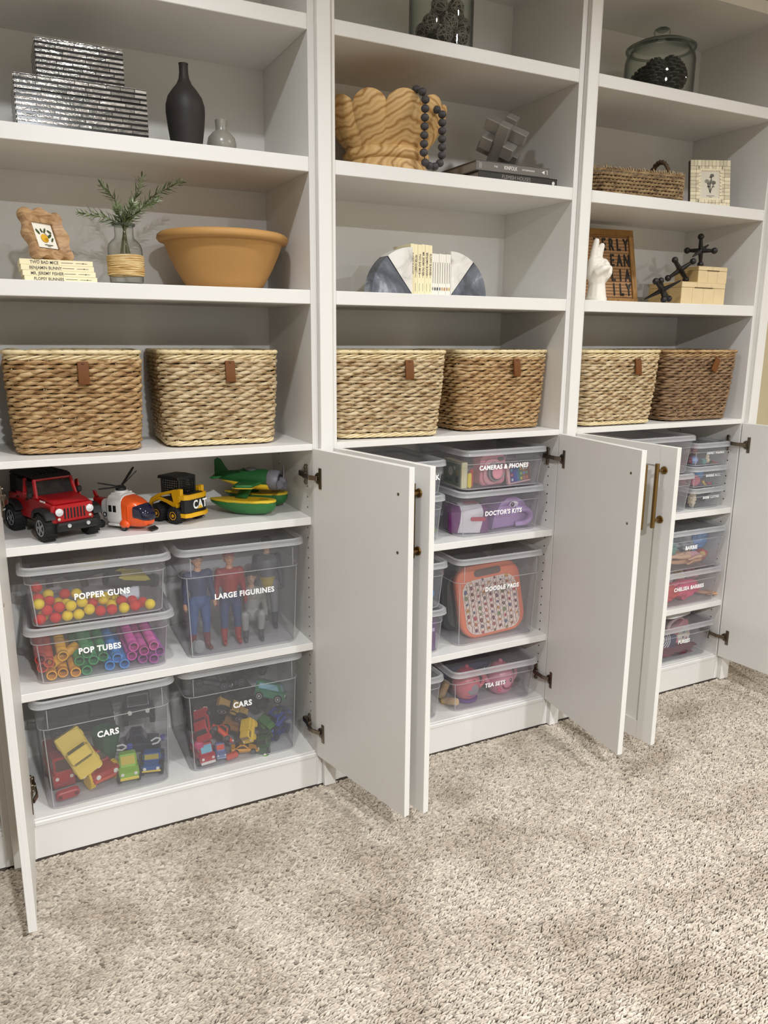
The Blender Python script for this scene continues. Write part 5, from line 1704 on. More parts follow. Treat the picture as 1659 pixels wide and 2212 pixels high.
def skid_loader():
    t = thing('toy_loader', 'yellow and black toy skid loader lettered CAT on its back', 'toy loader', (-0.443, 0.155, SHF), math.radians(33))
    YE = mat('#dba514', 0.33, coat=0.15)
    BK_ = mat('#131211', 0.5)
    # chassis
    MB().prism([(-0.050, 0.020), (-0.058, 0.030), (-0.058, 0.082), (0.040, 0.056), (0.062, 0.030), (0.050, 0.016)], -0.034, 0.034, 'x', 0.002).build('chassis', BK_, t, 30)
    for sx in (-1, 1):
        # side frames: rear post, lift arm with opening, fender arch
        x0, x1 = sx * 0.034, sx * 0.047
        MB().prism([(-0.056, 0.068), (-0.056, 0.098), (-0.034, 0.100), (0.030, 0.083), (0.062, 0.066), (0.078, 0.038), (0.072, 0.034), (0.056, 0.058), (0.026, 0.074), (-0.022, 0.088), (-0.030, 0.056), (-0.038, 0.056)], x0, x1, 'x', 0.0018).build('lift_arm', YE, t, 30)
        MB().prism([(-0.044, 0.058), (0.030, 0.073), (0.054, 0.058), (0.058, 0.052), (0.030, 0.064), (0.0, 0.058), (-0.022, 0.050), (-0.040, 0.040)], x0, sx * 0.046, 'x', 0.001).build('fender_strip', YE, t, 30)
        MB().prism([(-0.034, 0.058), (-0.030, 0.084), (0.022, 0.072), (0.026, 0.064)], sx * 0.036, sx * 0.040, 'x').build('side_panel', BK_, t, 0)
        for yy in (-0.032, 0.034):
            wheel(t, (sx * 0.042, yy, 0.0245), 0.0245, 0.024, mat('#d89a18', 0.35), side=sx, rimr=0.5)
    # engine cover at the rear
    MB().prism([(-0.046, -0.058), (0.046, -0.058), (0.043, -0.070), (0.030, -0.076), (-0.030, -0.076), (-0.043, -0.070)], 0.032, 0.073, 'z', 0.001).build('rear_cover', BK_, t, 30)
    MB().prism([(-0.048, -0.052), (0.048, -0.052), (0.045, -0.070), (0.030, -0.078), (-0.030, -0.078), (-0.045, -0.070)], 0.071, 0.086, 'z', 0.0015).build('engine_hood', YE, t, 30)
    MB().box((0, -0.062, 0.0865), (0.060, 0.020, 0.004), 0.001).build('exhaust_opening', BK_, t, 0)
    for sx in (-1, 1):
        MB().box((sx * 0.042, -0.054, 0.093), (0.012, 0.014, 0.020), 0.002).build('hood_post', YE, t, 0)
    MB().prism([(-0.048, -0.050), (0.048, -0.050), (0.046, -0.074), (0.030, -0.082), (-0.030, -0.082), (-0.046, -0.074)], 0.020, 0.032, 'z', 0.0015).build('rear_bumper', YE, t, 30)
    m = MB().color('#f4f4f2').text('CAT', 0.034, (0.012, -0.0765, 0.0535), ext=0.0006, bold=0.03, sx=0.78)
    m.color('#e0b01c').prism([(0.0005, 0.0415), (0.0235, 0.0415), (0.012, 0.0525)], -0.0775, -0.0768, 'y')
    m.build('lettering', VC, t, 0)
    # cab with mesh sides
    cy0, cy1, cz0, cz1 = -0.038, 0.026, 0.080, 0.128
    for sx in (-1, 1):
        for y in (cy0, cy1):
            MB().box((sx * 0.031, y, (cz0 + cz1) / 2), (0.006, 0.008, cz1 - cz0), 0.001).build('cab_post', BK_, t, 0)
        for k in range(9):
            y = cy0 + (cy1 - cy0) * (k + .5) / 9
            MB().box((sx * 0.032, y, (cz0 + cz1) / 2), (0.002, 0.0028, cz1 - cz0)).build('mesh_bar', BK_, t, 0)
        for k in range(7):
            z = cz0 + (cz1 - cz0) * (k + .5) / 7
            MB().box((sx * 0.032, (cy0 + cy1) / 2, z), (0.002, cy1 - cy0, 0.0030)).build('mesh_bar', BK_, t, 0)
    for k in range(9):
        MB().box((-0.031 + 0.062 * (k + .5) / 9, cy0, (cz0 + cz1) / 2), (0.0026, 0.002, cz1 - cz0)).build('mesh_bar', BK_, t, 0)
    for k in range(7):
        MB().box((0, cy0, cz0 + (cz1 - cz0) * (k + .5) / 7), (0.062, 0.002, 0.0030)).build('mesh_bar', BK_, t, 0)
    MB().prism([(cy0 - 0.004, cz1 - 0.002), (cy0 - 0.002, cz1 + 0.005), (0.0, cz1 + 0.008), (cy1 + 0.012, cz1 + 0.006), (cy1 + 0.016, cz1 - 0.003)], -0.036, 0.036, 'x', 0.0015).build('cab_roof', BK_, t, 30)
    MB().box((0, 0.0, 0.085), (0.05, 0.03, 0.014), 0.003).build('seat', BK_, t, 0)
    MB().prism([(0.072, 0.040), (0.078, 0.010), (0.106, 0.006), (0.104, 0.010), (0.086, 0.016), (0.080, 0.042)], -0.05, 0.05, 'x', 0.001).build('bucket', BK_, t, 30)
    return t
skid_loader()

def seaplane():
    t = thing('toy_seaplane', 'green and yellow toy seaplane with a grey propeller', 'toy plane', (-0.214, 0.190, SHF), math.radians(54))
    t.scale = (0.98, 0.98, 0.88)
    GR_ = mat('#2f7038', 0.42)
    GR2 = mat('#1f5a2c', 0.42)
    YL = mat('#dcb92f', 0.42)
    GY = mat('#75737a', 0.45)
    def ell(y, rx, rz, zc, n=18):
        return [(rx * math.cos(2 * PI * k / n), y, zc + rz * math.sin(2 * PI * k / n)) for k in range(n)]
    for sx in (-1, 1):
        m = MB()
        L = []
        for y, rx, z0 in ((-0.103, 0.010, 0.030), (-0.096, 0.022, 0.017), (-0.075, 0.030, 0.006), (-0.03, 0.0335, 0.0), (0.02, 0.032, 0.003), (0.07, 0.024, 0.020), (0.098, 0.012, 0.038), (0.104, 0.004, 0.043)):
            zt = 0.047
            n = 14
            L.append([(sx * 0.064 + rx * math.cos(PI + PI * k / n), y, zt + (zt - z0) * math.sin(PI + PI * k / n)) for k in range(n + 1)])
        m.loft(L, True, True)
        m.build('float_hull', GR_, t, 40)
        d = MB()
        out = [(-0.106, 0.0), (-0.102, 0.016), (-0.088, 0.028), (-0.05, 0.0355), (-0.01, 0.0365), (0.04, 0.032), (0.08, 0.021), (0.107, 0.003), (0.107, -0.003), (0.08, -0.021), (0.04, -0.032), (-0.01, -0.0365), (-0.05, -0.0355), (-0.088, -0.028), (-0.102, -0.016)]
        d.prism([(sx * 0.064 + b, a) for a, b in out], 0.046, 0.055, 'z', 0.003)
        d.build('float_deck', YL, t, 40)
        MB().box((sx * 0.064, -0.066, 0.0553), (0.028, 0.030, 0.0012), 0.0005).build('deck_recess', mat('#a88d22', 0.5), t, 0)
        MB().tube([(sx * 0.060, 0.01, 0.052), (sx * 0.018, 0.0, 0.086)], [0.012, 0.010], 10, flat=1.8).build('strut', GR2, t, 40)
    # fuselage
    MB().loft([ell(-0.072, 0.031, 0.031, 0.112), ell(-0.05, 0.032, 0.034, 0.114), ell(-0.01, 0.030, 0.032, 0.114), ell(0.04, 0.022, 0.026, 0.116), ell(0.085, 0.012, 0.018, 0.120), ell(0.105, 0.006, 0.012, 0.122)]).build('fuselage', GR2, t, 40)
    MB().loft([ell(-0.070, 0.0315, 0.016, 0.092), ell(-0.01, 0.031, 0.018, 0.094), ell(0.05, 0.018, 0.014, 0.102), ell(0.09, 0.007, 0.008, 0.110)]).build('belly', YL, t, 40)
    MB().loft([ell(-0.100, 0.030, 0.030, 0.111), ell(-0.096, 0.034, 0.034, 0.111), ell(-0.075, 0.036, 0.036, 0.111), ell(-0.066, 0.033, 0.034, 0.112)]).build('cowling', GY, t, 40)
    MB().lathe([(0.0001, -0.1015), (0.022, -0.1015), (0.022, -0.098), (0.0001, -0.098)], 18, (0, 0, 0.111), 'y').build('cowling_opening', mat('#2c2a2c', 0.6), t, 0)
    # wings, tail
    W = []
    for x, y0, y1, z in ((-0.118, -0.022, 0.006, 0.108), (-0.104, -0.046, 0.020, 0.106), (-0.03, -0.052, 0.028, 0.104), (0.03, -0.052, 0.028, 0.104), (0.104, -0.046, 0.020, 0.106), (0.118, -0.022, 0.006, 0.108)):
        W.append([(x, y0, z), (x, y0 + 0.006, z + 0.006), (x, y1 - 0.008, z + 0.005), (x, y1, z), (x, y1 - 0.008, z - 0.003), (x, y0 + 0.006, z - 0.004)])
    MB().loft(W).build('wing', GR_, t, 40)
    W = []
    for x, y0, y1, z in ((-0.118, -0.020, 0.005, 0.1035), (-0.104, -0.044, 0.019, 0.1015), (0.104, -0.044, 0.019, 0.1015), (0.118, -0.020, 0.005, 0.1035)):
        W.append([(x, y0, z), (x, y1, z), (x, y1, z - 0.003), (x, y0, z - 0.003)])
    MB().loft(W).build('wing_underside', YL, t, 40)
    MB().prism([(0.060, 0.128), (0.076, 0.150), (0.092, 0.178), (0.104, 0.184), (0.113, 0.176), (0.114, 0.122)], -0.004, 0.004, 'x', 0.0025).build('tail_fin', GR2, t, 40)
    MB().prism([(-0.056, 0.096), (-0.030, 0.084), (0.030, 0.084), (0.056, 0.096), (0.050, 0.112), (0.0, 0.118), (-0.050, 0.112)], 0.117, 0.124, 'z', 0.0025).build('tail_plane', GR_, t, 40)
    MB().prism([(-0.014, 0.138), (0.008, 0.142), (0.022, 0.148), (0.030, 0.143), (0.034, 0.134)], -0.016, 0.016, 'x', 0.003).build('headrest', GR2, t, 40)
    MB().sphere((0, -0.006, 0.146), (0.014, 0.020, 0.008), 14, 8).build('cockpit_rim', GY, t)
    hub = MB().lathe([(0.012, -0.1005), (0.012, -0.112), (0.006, -0.119), (0.0001, -0.120)], 16, (0, 0, 0.111), 'y').build('propeller_hub', GY, t)
    for a in (0.25, 0.25 + 2.094, 0.25 + 4.189):
        m = MB().at((0, -0.110, 0.111), (0, a, 0))
        m.loft([[(-0.006, -0.003, 0.004), (0.006, 0.002, 0.004), (0.006, 0.005, 0.004), (-0.006, 0.0, 0.004)], [(-0.011, -0.006, 0.028), (0.011, 0.005, 0.028), (0.011, 0.008, 0.028), (-0.011, -0.003, 0.028)], [(-0.010, -0.004, 0.044), (0.010, 0.004, 0.044), (0.010, 0.006, 0.044), (-0.010, -0.002, 0.044)], [(-0.004, -0.001, 0.052), (0.004, 0.001, 0.052), (0.004, 0.003, 0.052), (-0.004, 0.001, 0.052)]])
        m.build('propeller_blade', GY, hub, 40)
    return t
seaplane()

# ---------------------------------------------------------------- popper balls and poppers
BALLP = [(-0.842,0.059,0.715,'Y'),(-0.842,0.061,0.671,'R'),(-0.823,0.063,0.693,'R'),(-0.804,0.061,0.67,'R'),(-0.793,0.062,0.698,'R'),(-0.763,0.06,0.698,'Y'),(-0.734,0.062,0.704,'Y'),(-0.745,0.062,0.67,'Y'),(-0.717,0.061,0.68,'Y'),(-0.774,0.063,0.67,'Y'),(-0.689,0.062,0.671,'R'),(-0.659,0.06,0.671,'R'),(-0.626,0.061,0.67,'Y'),(-0.596,0.06,0.672,'R'),(-0.555,0.062,0.67,'Y'),(-0.842,0.088,0.721,'R'),(-0.815,0.086,0.71,'R'),(-0.772,0.088,0.695,'Y'),(-0.706,0.087,0.688,'R'),(-0.677,0.086,0.694,'Y'),(-0.656,0.09,0.674,'Y'),(-0.628,0.088,0.683,'R'),(-0.599,0.091,0.678,'R'),(-0.571,0.088,0.67,'R'),(-0.832,0.089,0.671,'Y'),(-0.842,0.121,0.712,'Y'),(-0.815,0.113,0.721,'Y'),(-0.79,0.117,0.693,'Y'),(-0.743,0.114,0.713,'Y'),(-0.697,0.116,0.692,'Y'),(-0.667,0.114,0.692,'Y'),(-0.641,0.116,0.68,'Y'),(-0.842,0.114,0.744,'R'),(-0.773,0.112,0.717,'R')]
FOAMY = mat('#e6c81c', 0.8, bump=0.3, bscale=500)
FOAMR = mat('#c7281f', 0.8, bump=0.3, bscale=500)
PROTO = {}
ORDS = ['first', 'second', 'third', 'fourth', 'fifth', 'sixth', 'seventh', 'eighth', 'ninth', 'tenth', 'eleventh', 'twelfth']
def _layer(y):
    return 'front layer' if y < 0.075 else ('second layer' if y < 0.1 else 'back layer')
for (x, y, z, c) in BALLP:
    if c not in PROTO:
        o = MB().sphere((0, 0, 0), 0.0148, 20, 12).build('foam_ball', FOAMY if c == 'Y' else FOAMR)
        PROTO[c] = o
    else:
        o = PROTO[c].copy()
        COL.objects.link(o)
    o.location = (x, y, z)
    same = sorted([(b[0], b[2]) for b in BALLP if b[3] == c and _layer(b[1]) == _layer(y)])
    n = same.index((x, z))
    cw = 'yellow' if c == 'Y' else 'red'
    tag(o, '%s foam popper ball, %s %s one from the left in the %s' % (cw, ORDS[n], cw, _layer(y)), 'ball', cw + ' foam balls in the popper box')
def popper(label, loc, rot, yl, length=0.15):
    t = thing('ball_popper', label, 'toy', loc, rot, 'dark ball poppers in the box')
    MB().lathe([(0.020, -length / 2), (0.024, -length / 2 + 0.01), (0.024, 0.0), (0.019, 0.01), (0.017, length / 2), (0.021, length / 2 + 0.002), (0.021, length / 2 + 0.014), (0.015, length / 2 + 0.014), (0.014, 0.01)], 20, axis='x').build('barrel', mat('#2b2b2d', 0.5), t)
    MB().prism([(-0.035, -0.012), (-0.018, -0.012), (-0.012, -0.050), (-0.030, -0.052)], -0.011, 0.011, 'y', 0.003).build('grip', mat('#2b2b2d', 0.5), t, 30)
    MB().prism([(-0.05, 0.014), (-0.03, 0.026), (0.04, 0.026), (0.058, 0.012), (0.04, 0.006), (-0.03, 0.006)], -0.022, 0.022, 'y', 0.004).build('yellow_shell', mat(yl, 0.4), t, 30)
    return t
popper('dark ball popper with a yellow shell at the right of the popper box', (-0.590, 0.185, 0.712), (0.3, 0.25, 0.35), '#b9ad4a')
popper('dark ball popper with a yellow shell in the middle of the popper box', (-0.690, 0.235, 0.745), (-0.2, -0.12, -0.3), '#b9ad4a')
popper('dark ball popper lying at the back left of the popper box', (-0.775, 0.26, 0.745), (0.2, 0.1, 0.2), '#4a463a')

# ---------------------------------------------------------------- pop tubes
TUBEP = [(-0.851,0.557,'#a8332a','dark red',0),(-0.83,0.541,'#c9492b','orange red',0),(-0.847,0.527,'#d24530','red',0),(-0.794,0.556,'#e9ae28','yellow',0),(-0.826,0.5025,'#ecaa1c','yellow',0),(-0.797,0.5025,'#e8a21c','amber',0),(-0.765,0.5025,'#e8a420','amber',0),(-0.810,0.530,'#ecb020','yellow',1),(-0.752,0.529,'#2f9a52','green',0),(-0.731,0.552,'#46935a','green',0),(-0.716,0.527,'#3d9a5c','green',0),(-0.689,0.530,'#3a9455','green',0),(-0.736,0.5025,'#2f9350','green',0),(-0.674,0.5025,'#3a8fd8','blue',0),(-0.652,0.519,'#4a9be0','blue',0),(-0.635,0.5025,'#3d86cc','blue',0),(-0.606,0.547,'#d855a8','pink',0),(-0.612,0.518,'#d24aa8','magenta',0),(-0.579,0.532,'#c24a94','pink',0),(-0.550,0.540,'#dd62a8','pink',0),(-0.582,0.5035,'#b04aa0','purple',0),(-0.553,0.5025,'#a8449a','purple',0),(-0.5345,0.5205,'#a04a9c','purple',0)]
def pop_tube_mesh(colr, L=0.235):
    R = 0.0138
    prof = [(R * 0.80, 0.018), (R * 0.80, 0.0), (R, 0.0), (R, 0.016), (R * 0.86, 0.020)]
    y = 0.022
    while y < L - 0.022:
        prof += [(R, y + 0.0022), (R * 0.86, y + 0.0044)]
        y += 0.0044
    prof += [(R, L - 0.016), (R, L), (R * 0.80, L), (R * 0.80, L - 0.018)]
    return MB().lathe(prof, 14, axis='y', cap=False)
POPM = {}
n_col = {}
for k, (x, z, hexc, cn, bent) in enumerate(TUBEP):
    n_col[cn] = n_col.get(cn, 0) + 1
    lv = lambda q: 'bottom row' if q < 0.51 else ('middle row' if q < 0.535 else 'top row')
    same = sorted([r[0] for r in TUBEP if r[3] == cn and lv(r[1]) == lv(z)])
    lb = '%s corrugated pop tube' % cn + (', %s %s one from the left in the %s' % (ORDS[same.index(x)], cn, lv(z)) if not bent else ' bent across the other yellow tubes')
    mt = mat(hexc, 0.42)
    m = pop_tube_mesh(hexc, 0.10 if bent else 0.235)
    o = m.build('pop_tube', mt, None, 40)
    o.location = (x, 0.062 + 0.006 * ((k * 7) % 3), z)
    o.rotation_euler = (random.uniform(-.01, .015), 0, random.uniform(-.02, .02)) if not bent else (0.12, 0, -0.75)
    if bent:
        o.location = (-0.822, 0.078, 0.533)
    tag(o, lb, 'toy tube', 'corrugated pop tubes in the box')

# ---------------------------------------------------------------- plain toy figures (generic dolls)
def doll(label, loc, rotz, H, hair, skin, top, arm, legs, boots, pose='stand', hands=None, belt=None, group='large toy figures in the clear box'):
    t = thing('toy_figure', label, 'toy figure', loc, rotz, group)
    s = H / 1.80
    hands = hands or skin
    def c(a, b, r0, r1, col):
        k = 1.16 if r0 > 0.03 else 1.0
        return (tuple(v * s for v in a), tuple(v * s for v in b), r0 * s * k, r1 * s * k, col)
    caps = []
    if pose == 'stand':
        hip, knee, ank, dz, fold = 0.93, 0.50, 0.09, 0.0, 0
        for sx in (-1, 1):
            caps += [c((sx * .10, 0, .90), (sx * .125, -.02, .50), .098, .068, legs), c((sx * .125, -.02, .50), (sx * .13, .01, .28), .068, .060, legs if boots == legs else legs),
                     c((sx * .13, .01, .30), (sx * .135, .01, .09), .064, .048, boots), c((sx * .135, .02, .045), (sx * .145, -.14, .035), .045, .036, boots)]
    else:
        for sx in (-1, 1):
            caps += [c((sx * .10, 0, .42), (sx * .16, -.26, .52), .098, .072, legs), c((sx * .16, -.26, .52), (sx * .15, -.20, .22), .070, .058, legs),
                     c((sx * .15, -.20, .24), (sx * .15, -.19, .09), .060, .050, boots), c((sx * .15, -.18, .045), (sx * .155, -.34, .035), .045, .036, boots)]
        dz = -0.48
    z = lambda v: v + dz
    caps += [c((0, 0, z(.93)), (0, 0, z(1.02)), .135, .125, belt or legs), c((0, 0, z(1.05)), (0, -.01, z(1.30)), .125, .150, top), c((-.09, 0, z(1.36)), (.09, 0, z(1.36)), .110, .110, top),
             c((0, 0, z(1.43)), (0, -.005, z(1.54)), .060, .052, skin)]
    for sx in (-1, 1):
        caps += [c((sx * .195, 0, z(1.41)), (sx * .245, .01, z(1.15)), .072, .054, arm), c((sx * .245, .01, z(1.15)), (sx * .275, -.05, z(.93)), .052, .038, arm)]
        px, py, pz = sx * .280, -.065, z(.88)
        caps += [c((px, py, pz), (px, py - .01, pz - .05), .036, .034, hands)]
        for k in range(4):
            caps.append(c((px + sx * 0.0, py - .026 + k * .017, pz - .06), (px - sx * .014, py - .030 + k * .017, pz - .115 + (.012 if k in (0, 3) else 0)), .0125, .0105, hands))
        caps.append(c((px - sx * .02, py - .03, pz - .02), (px - sx * .03, py - .055, pz - .06), .0135, .011, hands))
    o = organic('body', caps, 0.011 * H, t, vmat(0.5), 2)
    def c(a, b, r0, r1, col):
        return (tuple(v * s for v in a), tuple(v * s for v in b), r0 * s, r1 * s, col)
    hc = [c((0, -.01, z(1.66)), (0, -.012, z(1.70)), .092, .096, skin), c((0, -.045, z(1.60)), (0, -.05, z(1.61)), .062, .06, skin), c((0, -.108, z(1.665)), (0, -.116, z(1.642)), .014, .018, skin)]
    for sx in (-1, 1):
        hc.append(c((sx * .096, .005, z(1.66)), (sx * .098, .005, z(1.69)), .018, .02, skin))
    organic('head', hc, 0.0078 * H, t, vmat(0.5), 2)
    e = MB()
    for sx in (-1, 1):
        e.color('#e9e4dc').sphere((sx * .036 * s, -.099 * s, z(1.685) * s), (.014 * s, .007 * s, .008 * s), 8, 6)
        e.color('#2a2320').sphere((sx * .036 * s, -.105 * s, z(1.685) * s), (.007 * s, .004 * s, .007 * s), 8, 6)
        e.color('#2a2320').box((sx * .037 * s, -.101 * s, z(1.712) * s), (.032 * s, .008 * s, .007 * s))
    e.color('#9a5a4c').sphere((0, -.106 * s, z(1.605) * s), (.026 * s, .006 * s, .006 * s), 8, 6)
    e.build('face', VC, t)
    hm = MB()
    hm.sphere((0, .014 * s, z(1.725) * s), (.110 * s, .114 * s, .096 * s), 18, 12)
    hm.sphere((0, .05 * s, z(1.65) * s), (.092 * s, .07 * s, .09 * s), 14, 10)
    for k in range(7):
        a = -0.6 + k * 0.2
        hm.sphere((.07 * math.sin(a * 1.6) * s, (-.062 - .01 * (k % 2)) * s, z(1.765) * s), (.028 * s, .03 * s, .02 * s), 8, 6)
    hm.build('hair', mat(hair, 0.6), t)
    return t
FB = 0.4845 + 0.0035
SK = '#c99a78'
doll('toy figure with black hair in plain dark blue clothes, at the left', (-0.405, 0.115, FB), math.radians(8), 0.300, '#1f1b1a', SK, '#2d3a5c', '#2d3a5c', '#34507f', '#6a2226')
doll('toy figure with reddish brown hair, red top and blue trousers', (-0.306, 0.125, FB), math.radians(-4), 0.292, '#7a2c24', '#c58f70', '#96281f', '#8a2520', '#2e3f66', '#8e211c', hands='#8a2520')
doll('seated toy figure in plain grey clothes with dark sleeves', (-0.232, 0.150, FB), math.radians(-10), 0.290, '#34342e', '#b08e74', '#8c8c88', '#77776f', '#8a8a86', '#3c3e42', pose='sit', hands='#2f3236')
doll('tall toy figure in grey and charcoal with a yellow belt, at the right', (-0.160, 0.205, FB), math.radians(-18), 0.300, '#23252b', '#c9a58a', '#6d7076', '#3a3e48', '#7b7d80', '#33363f', belt='#b7a648', hands='#2c2f38')
for k, (x, y, a, b, lb) in enumerate(((-0.432, 0.075, 0.5, 0.15, 'green'), (-0.419, 0.070, -0.2, 0.1, 'grey'))):
    t = thing('toy_shield', 'small %s oval toy shield at the figures box corner' % lb, 'toy', (x, y, FB + 0.024), (0.2, b, a), 'toy shields by the figures')
    MB().sphere((0, 0, 0), (0.017, 0.004, 0.024), 14, 10).build('shield_body', mat('#5b6660' if lb == 'green' else '#85888a', 0.5), t)

# ---------------------------------------------------------------- toy cars inside the two CARS boxes
def toy_car(label, loc, rot, L, W, H, body, kind='sedan', tyre='#1a1a1a', rim='#8a8a8a', glass='#20262b', wr=None, trim=None, group='toy cars in the clear boxes', name='toy_car'):
    """front faces -Y, origin at the middle of the ground"""
    t = thing(name, label, 'toy car', loc, rot, group)
    wr = wr or H * 0.24
    gc = wr * 0.8
    bz = gc + (H - gc) * 0.45
    hl = L / 2
    M_ = mat(body, 0.3, coat=0.2)
    if kind == 'sedan':
        low = [(-hl, gc), (-hl, bz * 0.86), (-hl * 0.45, bz), (hl * 0.7, bz), (hl, bz * 0.92), (hl, gc)]
        top = [(-hl * 0.42, bz), (-hl * 0.12, H), (hl * 0.38, H), (hl * 0.72, bz)]
    elif kind == 'race':
        low = [(-hl, gc * 0.7), (-hl, gc), (-hl * 0.5, bz * 0.95), (hl * 0.8, bz * 1.05), (hl, bz * 1.05), (hl, gc * 0.7)]
        top = [(-hl * 0.35, bz * 0.95), (0, H), (hl * 0.3, H), (hl * 0.75, bz)]
    elif kind == 'pickup':
        low = [(-hl, gc), (-hl, bz), (-hl * 0.42, bz * 1.08), (hl, bz * 1.08), (hl, gc)]
        top = [(-hl * 0.40, bz * 1.05), (-hl * 0.22, H), (hl * 0.22, H), (hl * 0.30, bz * 1.05)]
    elif kind == 'van':
        low = [(-hl, gc), (-hl, bz), (-hl * 0.8, bz * 1.1), (hl, bz * 1.1), (hl, gc)]
        top = [(-hl * 0.85, bz), (-hl * 0.55, H), (hl * 0.96, H), (hl, bz)]
    else:
        low = [(-hl, gc), (-hl, bz), (hl, bz), (hl, gc)]
        top = [(-hl * 0.98, bz), (-hl * 0.90, H), (-hl * 0.30, H), (-hl * 0.26, bz)]
    MB().prism(low, -W / 2, W / 2, 'x', min(0.004, W * 0.08)).build('body', M_, t, 30)
    MB().prism(top, -W * 0.43, W * 0.43, 'x', min(0.004, W * 0.09)).build('cabin', M_, t, 30)
    # windows follow the cabin outline
    cy = sum(p[0] for p in top) / 4
    cz = bz + (H - bz) * 0.5
    sd = [((p[0] - cy) * 0.74 + cy, (p[1] - cz) * 0.62 + cz) for p in top]
    g = mat(glass, 0.12, coat=0.3)
    for sx in (-1, 1):
        MB().prism(sd, sx * W * 0.42, sx * W * 0.437, 'x').build('window', g, t, 0)
    p, q = Vector(top[0]), Vector(top[1])
    for (p, q) in ((Vector(top[0]), Vector(top[1])), (Vector(top[3]), Vector(top[2]))):
        a, b = p.lerp(q, 0.18), p.lerp(q, 0.85)
        n = Vector(((q - p).y, -(q - p).x)).normalized() * 0.0012
        if n.x * (p.x - cy) < 0:
            n = -n
        MB().prism([tuple(a - n), tuple(a + n), tuple(b + n), tuple(b - n)], -W * 0.34, W * 0.34, 'x').build('window', g, t, 0)
    for sx in (-1, 1):
        m = MB().lathe([(0.0001, 0), (W * 0.085, 0), (W * 0.085, 0.002), (0.0001, 0.003)], 12, (0, 0, 0), 'y')
        m.v = [(x + sx * W * 0.32, -hl - y, z + bz * 0.78) for x, y, z in m.v]
        m.build('headlight', mat('#d8d6cc', 0.2), t)
        for yy in (-hl * 0.62, hl * 0.62):
            wheel(t, (sx * (W / 2 - wr * 0.1), yy, wr), wr, wr * 0.62, mat(rim, 0.4), side=sx, tread=wr > 0.018)
    if tyre != '#1a1a1a':
        for ch in t.children:
            if ch.name.startswith('wheel'):
                ch.data.materials[0] = mat(tyre, 0.45)
    MB().box((0, -hl - 0.001, gc + (bz - gc) * 0.18), (W * 0.92, 0.006, (bz - gc) * 0.3), 0.0015).build('bumper', mat(trim or '#2a2a2c', 0.45), t, 0)
    if kind == 'truck':
        MB().box((0, hl * 0.34, (bz + H) / 2), (W * 0.92, hl * 1.2, (H - bz)), 0.002).build('cargo_bed', mat(trim or body, 0.4), t, 0)
    return t
def R3(a, b, c):
    return (math.radians(a), math.radians(b), math.radians(c))
CZ = 0.116 + 0.0035
g1 = 'large toy vehicles in the left cars box'
toy_car('large red toy truck with yellow wheels lying under the yellow pickup', (-0.733, 0.165, CZ), R3(0, 0, 22), 0.165, 0.085, 0.085, '#a01f1c', 'pickup', '#d9b51f', '#e3c22c', '#3a1410', 0.027, '#b8442a', g1, 'toy_truck')
toy_car('yellow toy pickup with a blue bumper, tilted nose down on the red truck', (-0.774, 0.125, 0.232), R3(74, -24, 8), 0.140, 0.074, 0.050, '#d8bd4c', 'pickup', '#e0c75c', '#d8bd4c', '#2f3a3c', 0.010, '#2b4f9c', g1, 'toy_pickup')
toy_car('red toy lorry with a ribbed grey front at the left wall of the box', (-0.826, 0.185, CZ), R3(0, 0, 8), 0.14, 0.062, 0.105, '#a8242a', 'truck', '#1a1a1a', '#6a2a2a', '#4a2a24', 0.018, '#8e2026', g1, 'toy_lorry')
toy_car('lime green and yellow toy car facing forward, right of centre', (-0.640, 0.112, CZ), R3(0, 0, -4), 0.085, 0.058, 0.078, '#7fae33', 'sedan', '#1a1a1a', '#4a4f33', '#b9a52c', 0.017, '#d3bd3c', g1)
toy_car('blue open toy car with a yellow bumper at the right wall', (-0.566, 0.130, CZ), R3(0, 0, -14), 0.10, 0.060, 0.056, '#24508f', 'pickup', '#1a1a1a', '#3a3a3c', '#a9983c', 0.020, '#d3b53c', g1)
toy_car('big black toy monster truck with round white headlights at the back', (-0.578, 0.268, CZ + 0.095), R3(-8, 0, -6), 0.08, 0.085, 0.095, '#1c1e22', 'van', '#1a1a1a', '#2a2a2e', '#15171a', 0.026, '#26282c', g1, 'toy_truck')
toy_car('dark grey toy lorry lying across the back of the box', (-0.755, 0.272, CZ + 0.095), R3(4, 6, 84), 0.20, 0.075, 0.105, '#2c3033', 'truck', '#1a1a1a', '#3a3d40', '#1e2224', 0.02, '#32373a', g1, 'toy_lorry')
toy_car('dark blue toy car under the black monster truck', (-0.582, 0.255, CZ), R3(0, 0, 80), 0.12, 0.07, 0.07, '#232a44', 'sedan', '#1a1a1a', '#2e3550', '#181c26', 0.016, '#20263a', g1)
t = thing('toy_hopper', 'dark green tapering toy hopper behind the lime car', 'toy', (-0.692, 0.185, CZ), (0.1, 0, 0.2))
MB().lathe([(0.018, 0.0), (0.022, 0.03), (0.040, 0.115), (0.042, 0.135), (0.036, 0.138), (0.034, 0.115), (0.015, 0.03)], 12).build('hopper_body', mat('#1c5236', 0.4), t, 25)
t = thing('toy_bumper_bar', 'red rounded toy bumper bar at the front left corner', 'toy', (-0.812, 0.066, CZ), (0.15, -0.03, 0.12))
m = MB().prism([(x, z + 0.014) for x, z in rrect(0.064, 0.026, 0.012, 5)], 0, 0.02, 'y', 0.003)
m.build('bar_body', mat('#a32c30', 0.4), t, 30)
for sx in (-1, 1):
    m = MB().lathe([(0.0001, 0), (0.006, 0), (0.006, 0.0012), (0.0001, 0.0012)], 12, (0, 0, 0), 'y')
    m.v = [(x + sx * 0.022, -y - 0.0002, z + 0.014) for x, y, z in m.v]
    m.build('bolt_hole', mat('#5e1a1e', 0.6), t)
